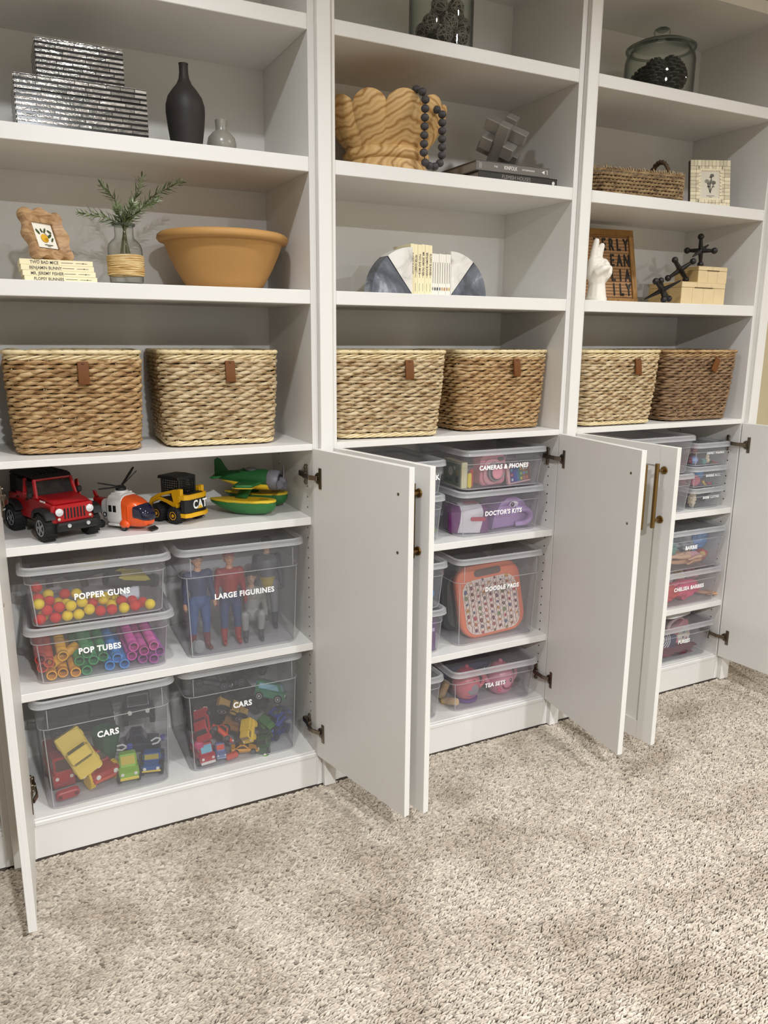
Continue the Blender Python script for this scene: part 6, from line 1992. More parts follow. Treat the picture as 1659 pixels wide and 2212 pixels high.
for x, y, z, a, lb in ((-0.640, 0.150, 0.198, 0.1, 'left'), (-0.540, 0.140, 0.205, -0.25, 'right')):
    t = thing('toy_claw', 'white two-pronged toy claw with a blue joint, %s one of the pair' % lb, 'toy', (x, y, z), (0, a, 0), 'white toy claws above the cars')
    for s in (-1, 1):
        MB().tube([(0.006, 0, 0), (-0.008, 0, s * 0.009), (-0.024, 0, s * 0.006)], 0.0028, 6).build('prong', mat('#d6d6d2', 0.4), t)
    MB().box((0.013, 0, 0), (0.016, 0.014, 0.018), 0.003).build('joint', mat('#3b3f9a', 0.4), t, 0)
for x, z, a, lb in ((-0.783, 0.250, 0.05, 'left'), (-0.775, 0.262, 0.1, 'right')):
    t = thing('toy_peg', 'slim pale blue toy peg standing behind the yellow pickup, %s one' % lb, 'toy', (x, 0.19, z), (0, a, 0), 'pale blue toy pegs')
    MB().box((0, 0, 0), (0.006, 0.006, 0.040), 0.002).build('peg_body', mat('#8aa5b5', 0.4), t)

g2 = 'small toy cars in the right cars box'
toy_car('red toy convertible with a white trim, nose up at the left', (-0.405, 0.120, 0.225), R3(-42, 22, 155), 0.105, 0.050, 0.036, '#a81e26', 'sedan', '#1a1a1a', '#8a8a8a', '#2a2224', 0.010, '#cfcac4', g2)
toy_car('gold toy beach buggy with big black wheels, upended near the centre', (-0.318, 0.160, 0.245), R3(48, -38, 60), 0.115, 0.045, 0.045, '#a8863e', 'pickup', '#1a1a1a', '#b5b5b0', '#2e2a22', 0.023, '#a8863e', g2, 'toy_buggy')
toy_car('orange toy car tipped on its side below the red one', (-0.362, 0.100, 0.190), R3(40, 34, 70), 0.078, 0.042, 0.034, '#d2481c', 'sedan', '#1a1a1a', '#8a8a8a', '#241e1c', 0.009, '#b93e1a', g2)
toy_car('amber toy tipper in the middle of the box', (-0.300, 0.170, 0.150), R3(20, 20, 70), 0.09, 0.05, 0.055, '#9a6520', 'truck', '#1a1a1a', '#8a8a8a', '#2a2118', 0.014, '#8a5a1c', g2, 'toy_tipper')
toy_car('yellow toy digger tilted against the box front', (-0.262, 0.098, 0.180), R3(38, -20, -40), 0.07, 0.040, 0.040, '#d9b52c', 'truck', '#d9b52c', '#c9a524', '#8a7a3c', 0.010, '#d9b52c', g2, 'toy_digger')
toy_car('green toy van with black wheels at the upper right', (-0.178, 0.165, 0.245), R3(10, 14, 62), 0.10, 0.055, 0.062, '#2c7350', 'van', '#1a1a1a', '#d8d6d0', '#7fb0c0', 0.014, '#3b6b48', g2, 'toy_van')
toy_car('olive toy car under the green van', (-0.172, 0.190, 0.190), R3(150, 10, 60), 0.085, 0.045, 0.040, '#59663a', 'sedan', '#1a1a1a', '#8a8a86', '#20241c', 0.011, '#9a7c3c', g2)
toy_car('green and black toy race car nose down at the right front', (-0.218, 0.100, 0.122), R3(22, -14, -34), 0.095, 0.046, 0.034, '#2c5130', 'race', '#1a1a1a', '#6a8a5a', '#17201a', 0.010, '#6f9a4e', g2)
toy_car('blue toy car at the right wall of the box, upper of two', (-0.150, 0.175, 0.155), R3(24, 10, -60), 0.10, 0.055, 0.045, '#22409a', 'sedan', '#1a1a1a', '#3a58b0', '#141a30', 0.013, '#1c3078', g2)
toy_car('dark blue toy car at the right wall of the box, lower of two', (-0.160, 0.160, CZ), R3(0, 0, -55), 0.10, 0.055, 0.036, '#1d2f78', 'race', '#1a1a1a', '#32468c', '#141a30', 0.011, '#182866', g2)
toy_car('red toy fire engine with a light blue windscreen at the front left', (-0.416, 0.110, CZ), R3(0, 0, 6), 0.10, 0.050, 0.070, '#a8242a', 'van', '#1a1a1a', '#8a8a8a', '#6fb0c2', 0.013, '#cfcac4', g2, 'toy_fire_engine')
toy_car('small orange and grey blue toy car beside the fire engine', (-0.362, 0.105, CZ), R3(0, 0, -6), 0.060, 0.034, 0.046, '#6b7fa8', 'sedan', '#1a1a1a', '#8a8a8a', '#cf4a22', 0.010, '#8a93a8', g2)
toy_car('yellow orange toy race car at the front centre', (-0.284, 0.100, CZ), R3(0, 0, 72), 0.085, 0.040, 0.030, '#d79a22', 'race', '#1a1a1a', '#8a8a8a', '#3a2c12', 0.009, '#d79a22', g2)
toy_car('small green toy tractor between the digger and the blue cars', (-0.196, 0.165, 0.150), R3(30, -10, 30), 0.06, 0.036, 0.036, '#3f7a34', 'truck', '#1a1a1a', '#5a8a4a', '#24301f', 0.012, '#36682c', g2, 'toy_tractor')
toy_car('dark grey toy car at the top back of the box, left one', (-0.350, 0.250, 0.285), R3(14, 20, 80), 0.13, 0.06, 0.05, '#34363c', 'sedan', '#1a1a1a', '#5a5c60', '#1b1c20', 0.015, '#2c2e33', g2)
toy_car('dark grey toy car at the top back of the box, right one', (-0.215, 0.260, 0.290), R3(-12, 8, 100), 0.13, 0.06, 0.05, '#2b2d36', 'pickup', '#1a1a1a', '#5a5c60', '#1b1c20', 0.016, '#2c2e33', g2)
toy_car('black toy car filling the back of the box, left one', (-0.370, 0.262, 0.165), R3(0, 0, 88), 0.15, 0.09, 0.09, '#222428', 'van', '#1a1a1a', '#44464a', '#17181c', 0.02, '#26282c', g2)
toy_car('black toy car filling the back of the box, right one', (-0.225, 0.268, 0.185), R3(0, 0, 92), 0.13, 0.09, 0.09, '#1f2126', 'sedan', '#1a1a1a', '#44464a', '#17181c', 0.02, '#26282c', g2)
t = thing('toy_block', 'pink rounded toy block above the fire engine', 'toy', (-0.432, 0.085, 0.187), (0.1, -0.2, 0.1))
MB().box((0, 0, 0), (0.030, 0.022, 0.028), 0.006).build('block_body', mat('#b5406a', 0.45), t, 40)
MB().cyl((0.015, 0, 0.006), (0.045, 0.004, 0.016), 0.0065, n=10).build('block_pin', mat('#b5406a', 0.45), t, 40)
t = thing('toy_block', 'orange red toy brick beside the yellow orange race car', 'toy', (-0.333, 0.078, CZ + 0.0085), (0, 0, 0.25))
MB().box((0, 0, 0), (0.040, 0.016, 0.016), 0.002).build('block_body', mat('#c4482a', 0.45), t, 0)
for k in range(3):
    MB().cyl((-0.012 + 0.012 * k, 0, 0.008), (-0.012 + 0.012 * k, 0, 0.011), 0.004, n=10).build('stud', mat('#c4482a', 0.45), t, 0)
# ---------------------------------------------------------------- contents of the middle unit's boxes
def lump(name, label, loc, size, colr, seed, cat, group=None, amp=0.28, freq=2.2, rough=0.85, rot=(0, 0, 0), fold=True):
    """soft crumpled cloth"""
    t = thing(name, label, cat, loc, rot, group)
    m = MB()
    m.sphere((0, 0, 0), 1.0, 36, 22)
    off = Vector((seed * 7.3, seed * 3.1, seed * 5.7))
    V = []
    for v in m.v:
        p = Vector(v)
        n = noise.noise(p * freq + off) + 0.5 * noise.noise(p * freq * 2.3 + off)
        r = abs(noise.noise(p * freq * 1.4 - off))
        q = p * (1 + amp * n - (amp * 0.9 * (1 - min(1, r * 6)) if fold else 0))
        V.append((q.x * size[0] / 2, q.y * size[1] / 2, q.z * size[2] / 2))
    zm = min(v[2] for v in V)
    m.v = [(a, b, c - zm) for a, b, c in V]
    m.build('cloth_folds', mat(colr, rough, var=0.12, vscale=30, bump=0.15, bscale=500), t, 60)
    return t

PINK = mat('#d08a93', 0.4)
z0 = 0.9180
t = thing('instant_camera', 'pink toy instant camera with ringed lens in the cameras box', 'toy camera', (0.614, 0.092, z0), math.radians(6))
m = MB().prism([(x, z + 0.054) for x, z in rrect(0.112, 0.104, 0.020, 6)], -0.020, 0.028, 'y', 0.005)
m.build('camera_body', PINK, t, 35)
MB().prism([(x - 0.010, z + 0.050) for x, z in rrect(0.074, 0.090, 0.030, 6)], -0.030, -0.018, 'y', 0.005).build('front_bulge', mat('#dc9ea4', 0.4), t, 35)
def yring(r0, r1, y, c, w=0.002):
    return MB().lathe([(r0, y), (r1, y), (r1, y - w), (r0, y - w)], 32, c, 'y')
lens = MB().lathe([(0.033, 0.0), (0.033, -0.012), (0.029, -0.014), (0.0275, -0.008), (0.024, -0.008), (0.024, -0.018), (0.020, -0.020), (0.0185, -0.013), (0.012, -0.012), (0.0001, -0.012)], 36, (-0.006, -0.030, 0.052), 'y').build('lens_barrel', mat('#8d8286', 0.35), t, 30)
yring(0.0195, 0.0235, -0.0485, (-0.006, 0, 0.052), 0.0012).build('lens_ring', mat('#e0929d', 0.35), lens)
yring(0.0001, 0.0115, -0.0425, (-0.006, 0, 0.052), 0.0008).build('lens_glass', DKGL, lens)
MB().box((0.030, -0.022, 0.092), (0.026, 0.006, 0.013), 0.002).build('flash', mat('#6a6467', 0.2), t, 0)
MB().box((0.038, -0.022, 0.070), (0.016, 0.005, 0.012), 0.002).build('viewfinder', mat('#5c5256', 0.25), t, 0)
MB().lathe([(0.0001, -0.022), (0.0085, -0.022), (0.0085, -0.018), (0.0001, -0.018)], 18, (0.042, 0, 0.034), 'y').build('shutter_button', mat('#b9aeb0', 0.3, metal=0.4), t)
t = thing('toy_phone', 'pink framed toy phone with a coloured app screen, at the right', 'toy phone', (0.733, 0.075, z0), (math.radians(-8), math.radians(-3), math.radians(9)))
MB().prism([(x, z + 0.033) for x, z in rrect(0.112, 0.064, 0.006, 4)], 0, 0.012, 'y', 0.0015).build('phone_frame', mat('#dfb0ae', 0.35), t, 0)
m = MB()
HUE = ['#3a2a66', '#35368a', '#2f4a9c', '#2c6a8c', '#3a7a56', '#7a6a3c', '#97643c', '#8a5240', '#744640']
for k, h in enumerate(HUE):
    m.color(h).box((-0.045 + 0.098 / 9 * (k + .5), -0.0003, 0.033), (0.098 / 9 + 0.0002, 0.001, 0.052))
m.build('screen', VCG, t, 0)
ic = ['#d8dce0', '#c95a4c', '#4aa0b8', '#d0c05a', '#8ab86a', '#d88a4c', '#b86a90', '#6a8ad0', '#e0e0dc', '#c8744c', '#5aa08a', '#b0b8c0']
q = 0
for cx in (-0.036, 0.008, 0.022, 0.036):
    for cz in (0.016, 0.033, 0.050):
        MB().box((cx, -0.0010, cz), (0.0085, 0.0008, 0.0085), 0.0003).build('app_icon', mat(ic[q % 12], 0.4), t, 0)
        q += 1
t = thing('flip_phone', 'grey toy flip phone standing behind the pink toy phone', 'toy phone', (0.765, 0.165, z0), (math.radians(-10), math.radians(4), math.radians(8)))
MB().prism([(x, z + 0.052) for x, z in rrect(0.062, 0.104, 0.008, 4)], 0, 0.012, 'y', 0.002).build('phone_body', mat('#8b8085', 0.4), t, 0)
MB().box((0, -0.0006, 0.084), (0.046, 0.0016, 0.022), 0.0005).build('display', mat('#5a5458', 0.25), t, 0)
for r in range(3):
    for c_ in range(3):
        MB().box((-0.016 + 0.016 * c_, -0.0006, 0.030 + 0.012 * r), (0.011, 0.0016, 0.007), 0.0005).build('key', mat('#a29a9e', 0.4), t, 0)
t = thing('camera_carton', 'narrow cream and green printed carton at the left of the cameras box', 'carton', (0.497, 0.070, z0), math.radians(-3))
MB().box((0, 0.065, 0.044), (0.022, 0.130, 0.088), 0.0008).build('carton_body', mat('#ddd6a8', 0.6), t, 0)
m = MB().color('#71826a').box((-0.0113, 0.068, 0.044), (0.0010, 0.120, 0.080)).color('#d8d2bc')
m.lathe([(0.010, -0.0122), (0.016, -0.0122), (0.016, -0.0128), (0.010, -0.0128)], 20, (0, 0.075, 0.050), 'x').lathe([(0.0001, -0.0122), (0.007, -0.0122), (0.007, -0.0128), (0.0001, -0.0128)], 16, (0, 0.048, 0.064), 'x')
m.color('#3a4238').sphere((-0.0120, 0.030, 0.026), (0.0008, 0.014, 0.012), 10, 6).color('#a08a4c').sphere((-0.0120, 0.030, 0.050), (0.0008, 0.010, 0.010), 10, 6).color('#4d5c4c').box((-0.0120, 0.09, 0.018), (0.0008, 0.05, 0.010))
m.build('carton_print', VC, t, 0)
for nm, lb, x, y, h, c_ in (('toy_bar', 'yellow rounded toy bar leaning by the cream carton', 0.5165, 0.064, 0.052, '#e2c832'), ('toy_bar', 'red toy bar between the carton and the pink camera', 0.534, 0.080, 0.062, '#b8322e')):
    t = thing(nm, lb, 'toy', (x, y, z0), (math.radians(-4), math.radians(3), 0.1), 'toy bars beside the camera')
    MB().prism([(a, b + h / 2) for a, b in rrect(0.015, h, 0.007, 5)], 0, 0.010, 'y', 0.002).build('bar_body', mat(c_, 0.4), t, 30)

z0 = 0.7585
t = thing('doctor_case', 'dark purple toy case wrapped in a white paper band', 'toy case', (0.545, 0.130, z0), math.radians(-20))
m = MB()
prof = [(-0.058, 0.0), (-0.062, 0.04), (-0.056, 0.072), (-0.035, 0.088), (0.0, 0.094), (0.035, 0.088), (0.056, 0.072), (0.062, 0.04), (0.058, 0.0)]
MB().prism(prof, -0.070, 0.070, 'x', 0.008).build('case_body', mat('#6d2f68', 0.35), t, 35)
po = [(a * 1.025, b * 1.012 + (0.0005 if b == 0 else 0)) for a, b in prof]
b_ = MB()
L_ = []
for x in (-0.040, -0.015, 0.012, 0.038):
    L_.append([(x + 0.012 * math.sin(k * 0.7), a, b) for k, (a, b) in enumerate(po)])
b_.loft(L_, False, False, closed=False)
b_.build('paper_band', mat('#d5cfd2', 0.55), t, 35)
MB().prism([(x + 0.030, z + 0.050) for x, z in rrect(0.052, 0.014, 0.006, 4)], -0.0655, -0.0635, 'y').build('red_print', mat('#b5344e', 0.5), t, 0)
MB().box((0.014, 0.0, 0.0965), (0.05, 0.03, 0.003), 0.001).build('red_clasp', mat('#a8304e', 0.45), t, 0)
t = thing('toy_vet_case', 'lilac toy case with an eye print and a moulded handle', 'toy case', (0.712, 0.130, z0), math.radians(4))
prof = [(-0.088, 0.0), (-0.080, 0.040), (-0.052, 0.088), (-0.020, 0.106), (0.020, 0.106), (0.052, 0.090), (0.074, 0.060), (0.084, 0.020), (0.080, 0.0)]
MB().prism(prof, -0.045, 0.060, 'y', 0.006).build('case_body', mat('#a584b2', 0.4), t, 35)
hd = []
for k in range(15):
    a = -PI * 0.5 + PI * k / 14
    hd.append((0.034 + 0.034 * math.cos(a), -0.058, 0.038 + 0.026 * math.sin(a)))
MB().tube([(0.010, -0.046, 0.010)] + hd + [(0.010, -0.046, 0.066)], 0.010, 10, flat=1.5).build('carry_handle', mat('#b090bd', 0.4), t, 40)
e_ = MB().color('#e6dfe2').sphere((0.004, -0.0450, 0.082), (0.020, 0.003, 0.011), 16, 8).color('#3a2730').sphere((-0.004, -0.0470, 0.082), (0.009, 0.0025, 0.0085), 12, 8).color('#f0ecee').sphere((-0.006, -0.0493, 0.084), (0.0022, 0.001, 0.0022), 8, 6)
e_.color('#7c4a86').tube([(-0.030, -0.0455, 0.080), (-0.012, -0.0455, 0.094), (0.016, -0.0455, 0.096)], 0.0016, 5)
e_.build('eye_print', VC, t, 0)

# orange doodle pad with a patterned face, darker pads behind it
z0 = 0.3629
def pad(label, loc, rot, w, h, th, colr, pattern):
    t = thing('doodle_pad', label, 'toy drawing pad', loc, rot, 'drawing pads in the doodle box')
    hole = [(x, z + h - 0.030) for x, z in rrect(w * 0.42, 0.026, 0.013, 5)]
    outl = [(x, z + h / 2) for x, z in rrect(w, h, w * 0.24, 8)]
    m = MB().prism(outl, 0, th, 'y', 0.005)
    m.build('pad_frame', mat(colr, 0.42), t, 35)
    MB().prism(hole, -0.0008, 0.004, 'y', 0.0006).build('handle_opening', mat('#5a4238', 0.6), t, 0)
    sw, sh = w * 0.84, h * 0.76
    so = [(x, z + sh / 2 + h * 0.045) for x, z in rrect(sw, sh, w * 0.17, 8)]
    MB().prism(so, -0.0022, 0.002, 'y', 0.0008).build('screen_face', mat('#d9c4b6' if pattern else '#6b6f6a', 0.5), t, 0)
    if pattern:
        m = MB()
        rnd = random.Random(9)
        cols = ['#5c3230', '#3a2a28', '#7c3f3c', '#4a2c30', '#6a3a34', '#58322e']
        def inside(x, z):
            zc = h * 0.045 + sh / 2
            a, b = abs(x), abs(z - zc)
            r = w * 0.17
            if a > sw / 2 - 0.003 or b > sh / 2 - 0.003:
                return False
            if a > sw / 2 - r and b > sh / 2 - r:
                return math.hypot(a - sw / 2 + r, b - sh / 2 + r) < r - 0.003
            return True
        nc = 9
        for k in range(nc + 1):
            x0 = -sw / 2 + sw * k / nc
            for mir in (-1, 1):
                P = []
                for q in range(81):
                    z = h * 0.045 + sh * q / 80
                    x = x0 + mir * (0.0035 + 0.0042 * abs(math.sin(q * PI / 8 + k * 1.3))) * (1 if (q // 8 + k) % 2 else 0.7)
                    if inside(x, z):
                        P.append((x, -0.0024, z))
                    else:
                        if len(P) > 2:
                            m.color(cols[k % 6]).tube(P, 0.0011, 3)
                        P = []
                if len(P) > 2:
                    m.color(cols[k % 6]).tube(P, 0.0011, 3)
        oc = ['#a8444a', '#5a2f44', '#c08a3c', '#4a5a74', '#8a3a3c', '#a86a34', '#6a7a4a', '#703038']
        for k in range(nc):
            x0 = -sw / 2 + sw * (k + .5) / nc
            for q in range(9):
                z = h * 0.045 + sh * (q + .25 + .5 * (k % 2)) / 9
                if inside(x0 + .006, z) and inside(x0 - .006, z):
                    a = rnd.uniform(.0045, .0068)
                    m.color(rnd.choice(oc)).sphere((x0, -0.0022, z), (a, 0.0009, a * rnd.uniform(1.0, 1.5)), 12, 6)
                    if rnd.random() < .6:
                        m.color(rnd.choice(oc)).sphere((x0, -0.0030, z), (a * .45, 0.0006, a * .5), 8, 6)
        tag(m.build('screen_pattern', VCM, t, 0), kind='stuff')
    return t
pad('orange drawing pad with a wavy patterned face', (0.652, 0.072, z0 + 0.004), (math.radians(-10), math.radians(-5), math.radians(-5)), 0.262, 0.262, 0.028, '#d9714a', True)
pad('dark grey drawing pad leaning behind the orange one', (0.612, 0.170, z0), (math.radians(-8), math.radians(3), math.radians(6)), 0.26, 0.255, 0.024, '#3c4442', False)
pad('dark green drawing pad at the very back of the box', (0.622, 0.225, z0), (math.radians(-6), math.radians(-2), math.radians(2)), 0.26, 0.265, 0.024, '#37463c', False)

# tea set
z0 = 0.1155
def teapot(label, loc, rz, R, colr, lidc, face):
    t = thing('toy_teapot', label, 'toy teapot', loc, rz, 'pink toy teapots')
    M1 = mat(colr, 0.35, coat=0.15)
    MB().lathe([(R * 0.55, 0), (R * 0.66, 0.004), (R * 0.86, R * 0.35), (R, R * 0.9), (R * 0.95, R * 1.35), (R * 0.74, R * 1.75), (R * 0.62, R * 1.88), (R * 0.5, R * 1.9)], 30).build('pot_body', M1, t, 50)
    lid = MB().lathe([(R * 0.66, R * 1.86), (R * 0.60, R * 1.98), (R * 0.32, R * 2.12), (0.0001, R * 2.16)], 26).sphere((0, 0, R * 2.24), R * 0.17, 12, 8).build('lid', mat(lidc, 0.35), t, 50)
    P = [(R * 0.78 + R * 0.62 * math.cos(a), 0, R * 1.12 + R * 0.58 * math.sin(a)) for a in [-PI * 0.42 + PI * 0.9 * k / 14 for k in range(15)]]
    MB().tube(P, R * 0.15, 10).build('handle', M1, t, 50)
    if face == 'smile':
        MB().tube([(-R * 0.75, 0, R * 0.7), (-R * 1.15, 0, R * 1.05), (-R * 1.35, 0, R * 1.5)], [R * 0.24, R * 0.17, R * 0.13], 12).build('spout', M1, t, 50)
    f = MB()
    if face == 'smile':
        for sx in (-0.28, 0.24):
            f.color('#2a1d1f').sphere((R * sx, -R * 0.955, R * 1.12), (R * 0.10, R * 0.03, R * 0.14), 10, 8)
            f.color('#f2eef0').sphere((R * sx - R * 0.03, -R * 0.985, R * 1.17), (R * 0.03, R * 0.01, R * 0.04), 8, 6)
        f.color('#7a2436').tube([(R * 0.40 * math.cos(a), -R * (0.985 - 0.05 * abs(math.cos(a))), R * (0.86 + 0.30 * math.sin(a))) for a in [PI + PI * k / 10 for k in range(11)]], R * 0.055, 6)
        for k in range(5):
            a = 2 * PI * k / 5
            f.color('#c9506e').sphere((-R * 0.52 + R * 0.12 * math.cos(a), -R * 0.76, R * 0.55 + R * 0.12 * math.sin(a)), (R * 0.10, R * 0.05, R * 0.10), 8, 6)
    else:
        f.color('#8b858b').sphere((R * 0.12, -R * 0.90, R * 0.86), (R * 0.44, R * 0.10, R * 0.42), 18, 10)
        f.color('#3a2d36').sphere((R * 0.22, -R * 0.83, R * 1.48), (R * 0.08, R * 0.04, R * 0.06), 8, 6)
        f.color('#5a4a8c').tube([(-R * 0.35, -R * 0.78, R * 0.42), (R * 0.05, -R * 0.86, R * 0.34), (R * 0.42, -R * 0.76, R * 0.46)], R * 0.04, 5)
    f.build('face_print' if face == 'smile' else 'front_panel', VC, t, 50)
    return t
teapot('pink toy teapot with a smiling face and a flower print', (0.708, 0.112, z0), math.radians(2), 0.054, '#d2879a', '#cf7a86', 'smile')
teapot('coral pink toy teapot with a round grey front panel, at the left', (0.556, 0.108, z0 + 0.012), math.radians(-6), 0.052, '#d07078', '#b8465c', 'panel')
t = thing('toy_tea_base', 'purple and blue toy base under the coral teapot', 'toy', (0.560, 0.112, z0), 0.1)
MB().lathe([(0.034, 0), (0.042, 0.002), (0.042, 0.010), (0.036, 0.012)], 24).build('base_ring', mat('#6a3f8c', 0.4), t)
t = thing('toy_metal_bowl', 'small steel toy bowl beside the smiling teapot', 'toy bowl', (0.781, 0.128, z0))
MB().lathe([(0.012, 0), (0.016, 0.001), (0.026, 0.014), (0.029, 0.024), (0.031, 0.026), (0.028, 0.0255), (0.024, 0.014), (0.010, 0.003)], 26).build('bowl_body', NICKEL, t, 50)
WD = m_wood('toy_wood', [(0.3, '#b89566'), (0.5, '#cfb083'), (0.7, '#dcc59c')], (3, 3, 10), 6, 0.6, 1.2)
for x, y, z, rx, lb in ((0.487, 0.150, 0.034, 0.3, 'pale wooden toy cylinder beside the coral teapot'), (0.480, 0.095, 0.013, 1.3, 'pale wooden toy cylinder lying at the left of the tea box')):
    t = thing('toy_wood_peg', lb, 'toy', (x, y, z0 + z), (rx, 0.2, 0.3), 'wooden toy cylinders')
    MB().lathe([(0.012, -0.034), (0.0135, -0.030), (0.0135, 0.030), (0.012, 0.034)], 18).build('peg_body', WD, t)
lump('folded_napkin', 'dark blue toy cloth behind the teapots', (0.640, 0.255, z0), (0.24, 0.075, 0.10), '#3a3f5c', 3, 'cloth')

# narrow strip visible beside the open doors
t = thing('toy_plate', 'dark brown round toy plate in the box lettered RK', 'toy plate', (0.345, 0.125, 0.9485 - 0.030 + 0.045), (math.radians(78), math.radians(10), 0))
MB().lathe([(0.020, 0), (0.042, 0.002), (0.045, 0.006), (0.040, 0.007), (0.020, 0.004), (0.0001, 0.004)], 28).build('plate_body', mat('#3c3632', 0.5), t)
t = thing('toy_leaf', 'green toy leaf above the dark plate', 'toy', (0.372, 0.085, 0.987), (0.3, 0.5, 0.2))
MB().sphere((0, 0, 0), (0.022, 0.003, 0.008), 14, 8).build('leaf_body', mat('#5f7a3c', 0.5), t)
lump('toy_fabric', 'blue grey crumpled toy cloth in the box under the dark plate', (0.330, 0.150, 0.7585), (0.13, 0.16, 0.10), '#4f6a80', 4, 'cloth')
lump('toy_fabric', 'green crumpled toy cloth at the bottom of the same box', (0.355, 0.080, 0.7585), (0.075, 0.05, 0.035), '#7c9060', 5, 'cloth')
t = thing('toy_ball', 'bright blue toy ball near the right wall of its box', 'ball', (0.371, 0.082, 0.5480 + 0.012))
MB().sphere((0, 0, 0), 0.0220, 20, 14).build('ball_body', mat('#3c93cc', 0.35), t)
lump('toy_fabric', 'grey crumpled cloth under the blue toy ball', (0.330, 0.140, 0.5235), (0.13, 0.20, 0.018), '#8a8f94', 6, 'cloth')
for x, w_, c_, lb in ((0.374, 0.026, '#5f3a66', 'purple card box at the right wall, beside the blue one'), (0.343, 0.030, '#2f62a8', 'blue card box left of the purple card box')):
    t = thing('card_box', lb, 'box', (x, 0.050, 0.3632), 0, 'card boxes in the clear box')
    MB().box((0, 0.060, 0.058), (w_, 0.120, 0.116), 0.001).build('carton_body', mat(c_, 0.55), t, 0)
    MB().box((0, -0.0004, 0.075), (w_ * 0.6, 0.0012, 0.012)).build('printed_stripe', mat('#b8a8c8' if c_ == '#5f3a66' else '#5fb0d8', 0.5), t, 0)
lump('wooden_food', 'pale wooden toy bread at the right wall of its box', (0.350, 0.105, 0.1155), (0.075, 0.11, 0.075), '#b9a68a', 7, 'toy', fold=False, amp=0.12)
lump('wooden_food', 'grey brown toy loaf behind the pale toy bread', (0.300, 0.210, 0.1155), (0.13, 0.14, 0.11), '#9a8c78', 8, 'toy', fold=False, amp=0.15)

# ---------------------------------------------------------------- contents of the right unit's boxes
t = thing('toy_disc', 'coral pink toy disc standing against the box wall', 'toy', (1.476, 0.090, 0.909 + 0.034), (math.radians(80), 0, math.radians(-20)))
MB().lathe([(0.028, -0.006), (0.032, -0.004), (0.034, 0.0), (0.032, 0.004), (0.028, 0.006), (0.0001, 0.006)], 28).build('disc_body', mat('#d9685a', 0.4), t)
lump('toy_fabric', 'mauve crumpled cloth behind the coral disc', (1.42, 0.21, 0.9085), (0.15, 0.12, 0.085), '#7a5a68', 9, 'cloth')
fold_c = [('#6a5a5e', 'dusky mauve folded cloth, lowest in its stack', 0.024), ('#b9a9ac', 'pale grey folded cloth with a heart, in the folded stack', 0.026), ('#d98a58', 'orange folded cloth in the folded stack', 0.024), ('#e09a70', 'light orange folded cloth, topmost of its stack', 0.022)]
zz = 0.7545
for k, (c_, lb, h) in enumerate(fold_c):
    t = thing('folded_cloth', lb, 'cloth', (1.440, 0.165, zz), math.radians(2 - k), 'folded cloths in the clear box')
    m = MB()
    m.prism([(y, z + h / 2) for y, z in rrect(0.19 - 0.006 * k, h - 0.001, h * 0.45, 5)], -0.055, 0.056, 'x', 0.004)
    m.build('cloth_fold', mat(c_, 0.85, var=0.08, vscale=30, bump=0.15, bscale=400), t, 40)
    if k == 1:
        MB().color('#f0ecee').sphere((0.046, -0.0935, 0.012), (0.008, 0.002, 0.007), 10, 6).build('heart_print', VC, t)
    zz += h
def trinket(label, loc, colr, shape, s, rot=(0, 0, 0), g='small toys in the three little boxes', name='toy_trinket', cat='toy'):
    t = thing(name, label, cat, loc, rot, g)
    m = MB()
    M_ = mat(colr, 0.4, var=0.1, vscale=60)
    if shape == 'ring':
        m.lathe([(s * 0.62, -s * 0.5), (s, -s * 0.5), (s, s * 0.5), (s * 0.62, s * 0.5)], 22, axis='y')
        m.loft([[(s * 0.62 * math.cos(a), s * 0.5, s * 0.62 * math.sin(a)) for a in [2 * PI * k / 22 for k in range(22)]]] * 2, True, False)
    elif shape == 'jug':
        m.lathe([(s * 0.55, 0), (s * 0.8, s * 0.1), (s, s * 0.7), (s * 0.75, s * 1.25), (s * 0.5, s * 1.4), (s * 0.62, s * 1.6), (s * 0.55, s * 1.62)], 20)
        m.tube([(s * 0.7 + s * 0.6 * math.cos(a), 0, s * 0.9 + s * 0.5 * math.sin(a)) for a in [-1.4 + 2.8 * k / 10 for k in range(11)]], s * 0.13, 8)
        m.tube([(-s * 0.7, 0, s * 0.7), (-s * 1.3, 0, s * 1.3)], [s * 0.2, s * 0.12], 8)
    elif shape == 'bar':
        m.box((0, 0, s * 0.3), (s * 2.4, s * 0.7, s * 0.6), s * 0.15)
    elif shape == 'cup':
        m.lathe([(s * 0.5, 0), (s * 0.75, 0), (s, s * 1.5), (s * 0.9, s * 1.5), (s * 0.6, s * 0.15)], 18)
    elif shape == 'shoe':
        m.prism([(-s * 1.2, 0), (s, 0), (s * 1.1, s * 0.9), (s * 0.6, s * 0.95), (s * 0.3, s * 0.45), (-s * 0.9, s * 0.3)], -s * 0.4, s * 0.4, 'x', s * 0.1)
    else:
        m.sphere((0, 0, s), (s, s * 0.9, s), 14, 10).sphere((0, 0, s * 2.2), s * 0.7, 12, 8)
    m.build('toy_body', M_, t, 40)
    return t
zd = 0.9285
trinket('pale blue toy jug on the left in the top little box', (1.595, 0.085, zd), '#8aa0c8', 'jug', 0.018)
trinket('dark red toy figure at the left wall of the top little box', (1.570, 0.080, zd), '#7c2c34', 'doll', 0.010)
trinket('cream toy figure in the middle of the top little box', (1.655, 0.070, zd), '#d3c2a4', 'doll', 0.012)
trinket('teal toy cup in the middle of the top little box', (1.632, 0.066, zd), '#5f9a94', 'cup', 0.012)
trinket('dark green toy bar at the right of the top little box', (1.685, 0.080, zd), '#3d5a44', 'bar', 0.012, (0.2, 0.3, 0.4))
trinket('red toy shoe at the right front of the top little box', (1.690, 0.060, zd), '#a8343c', 'shoe', 0.010, (0, 0, 0.5))
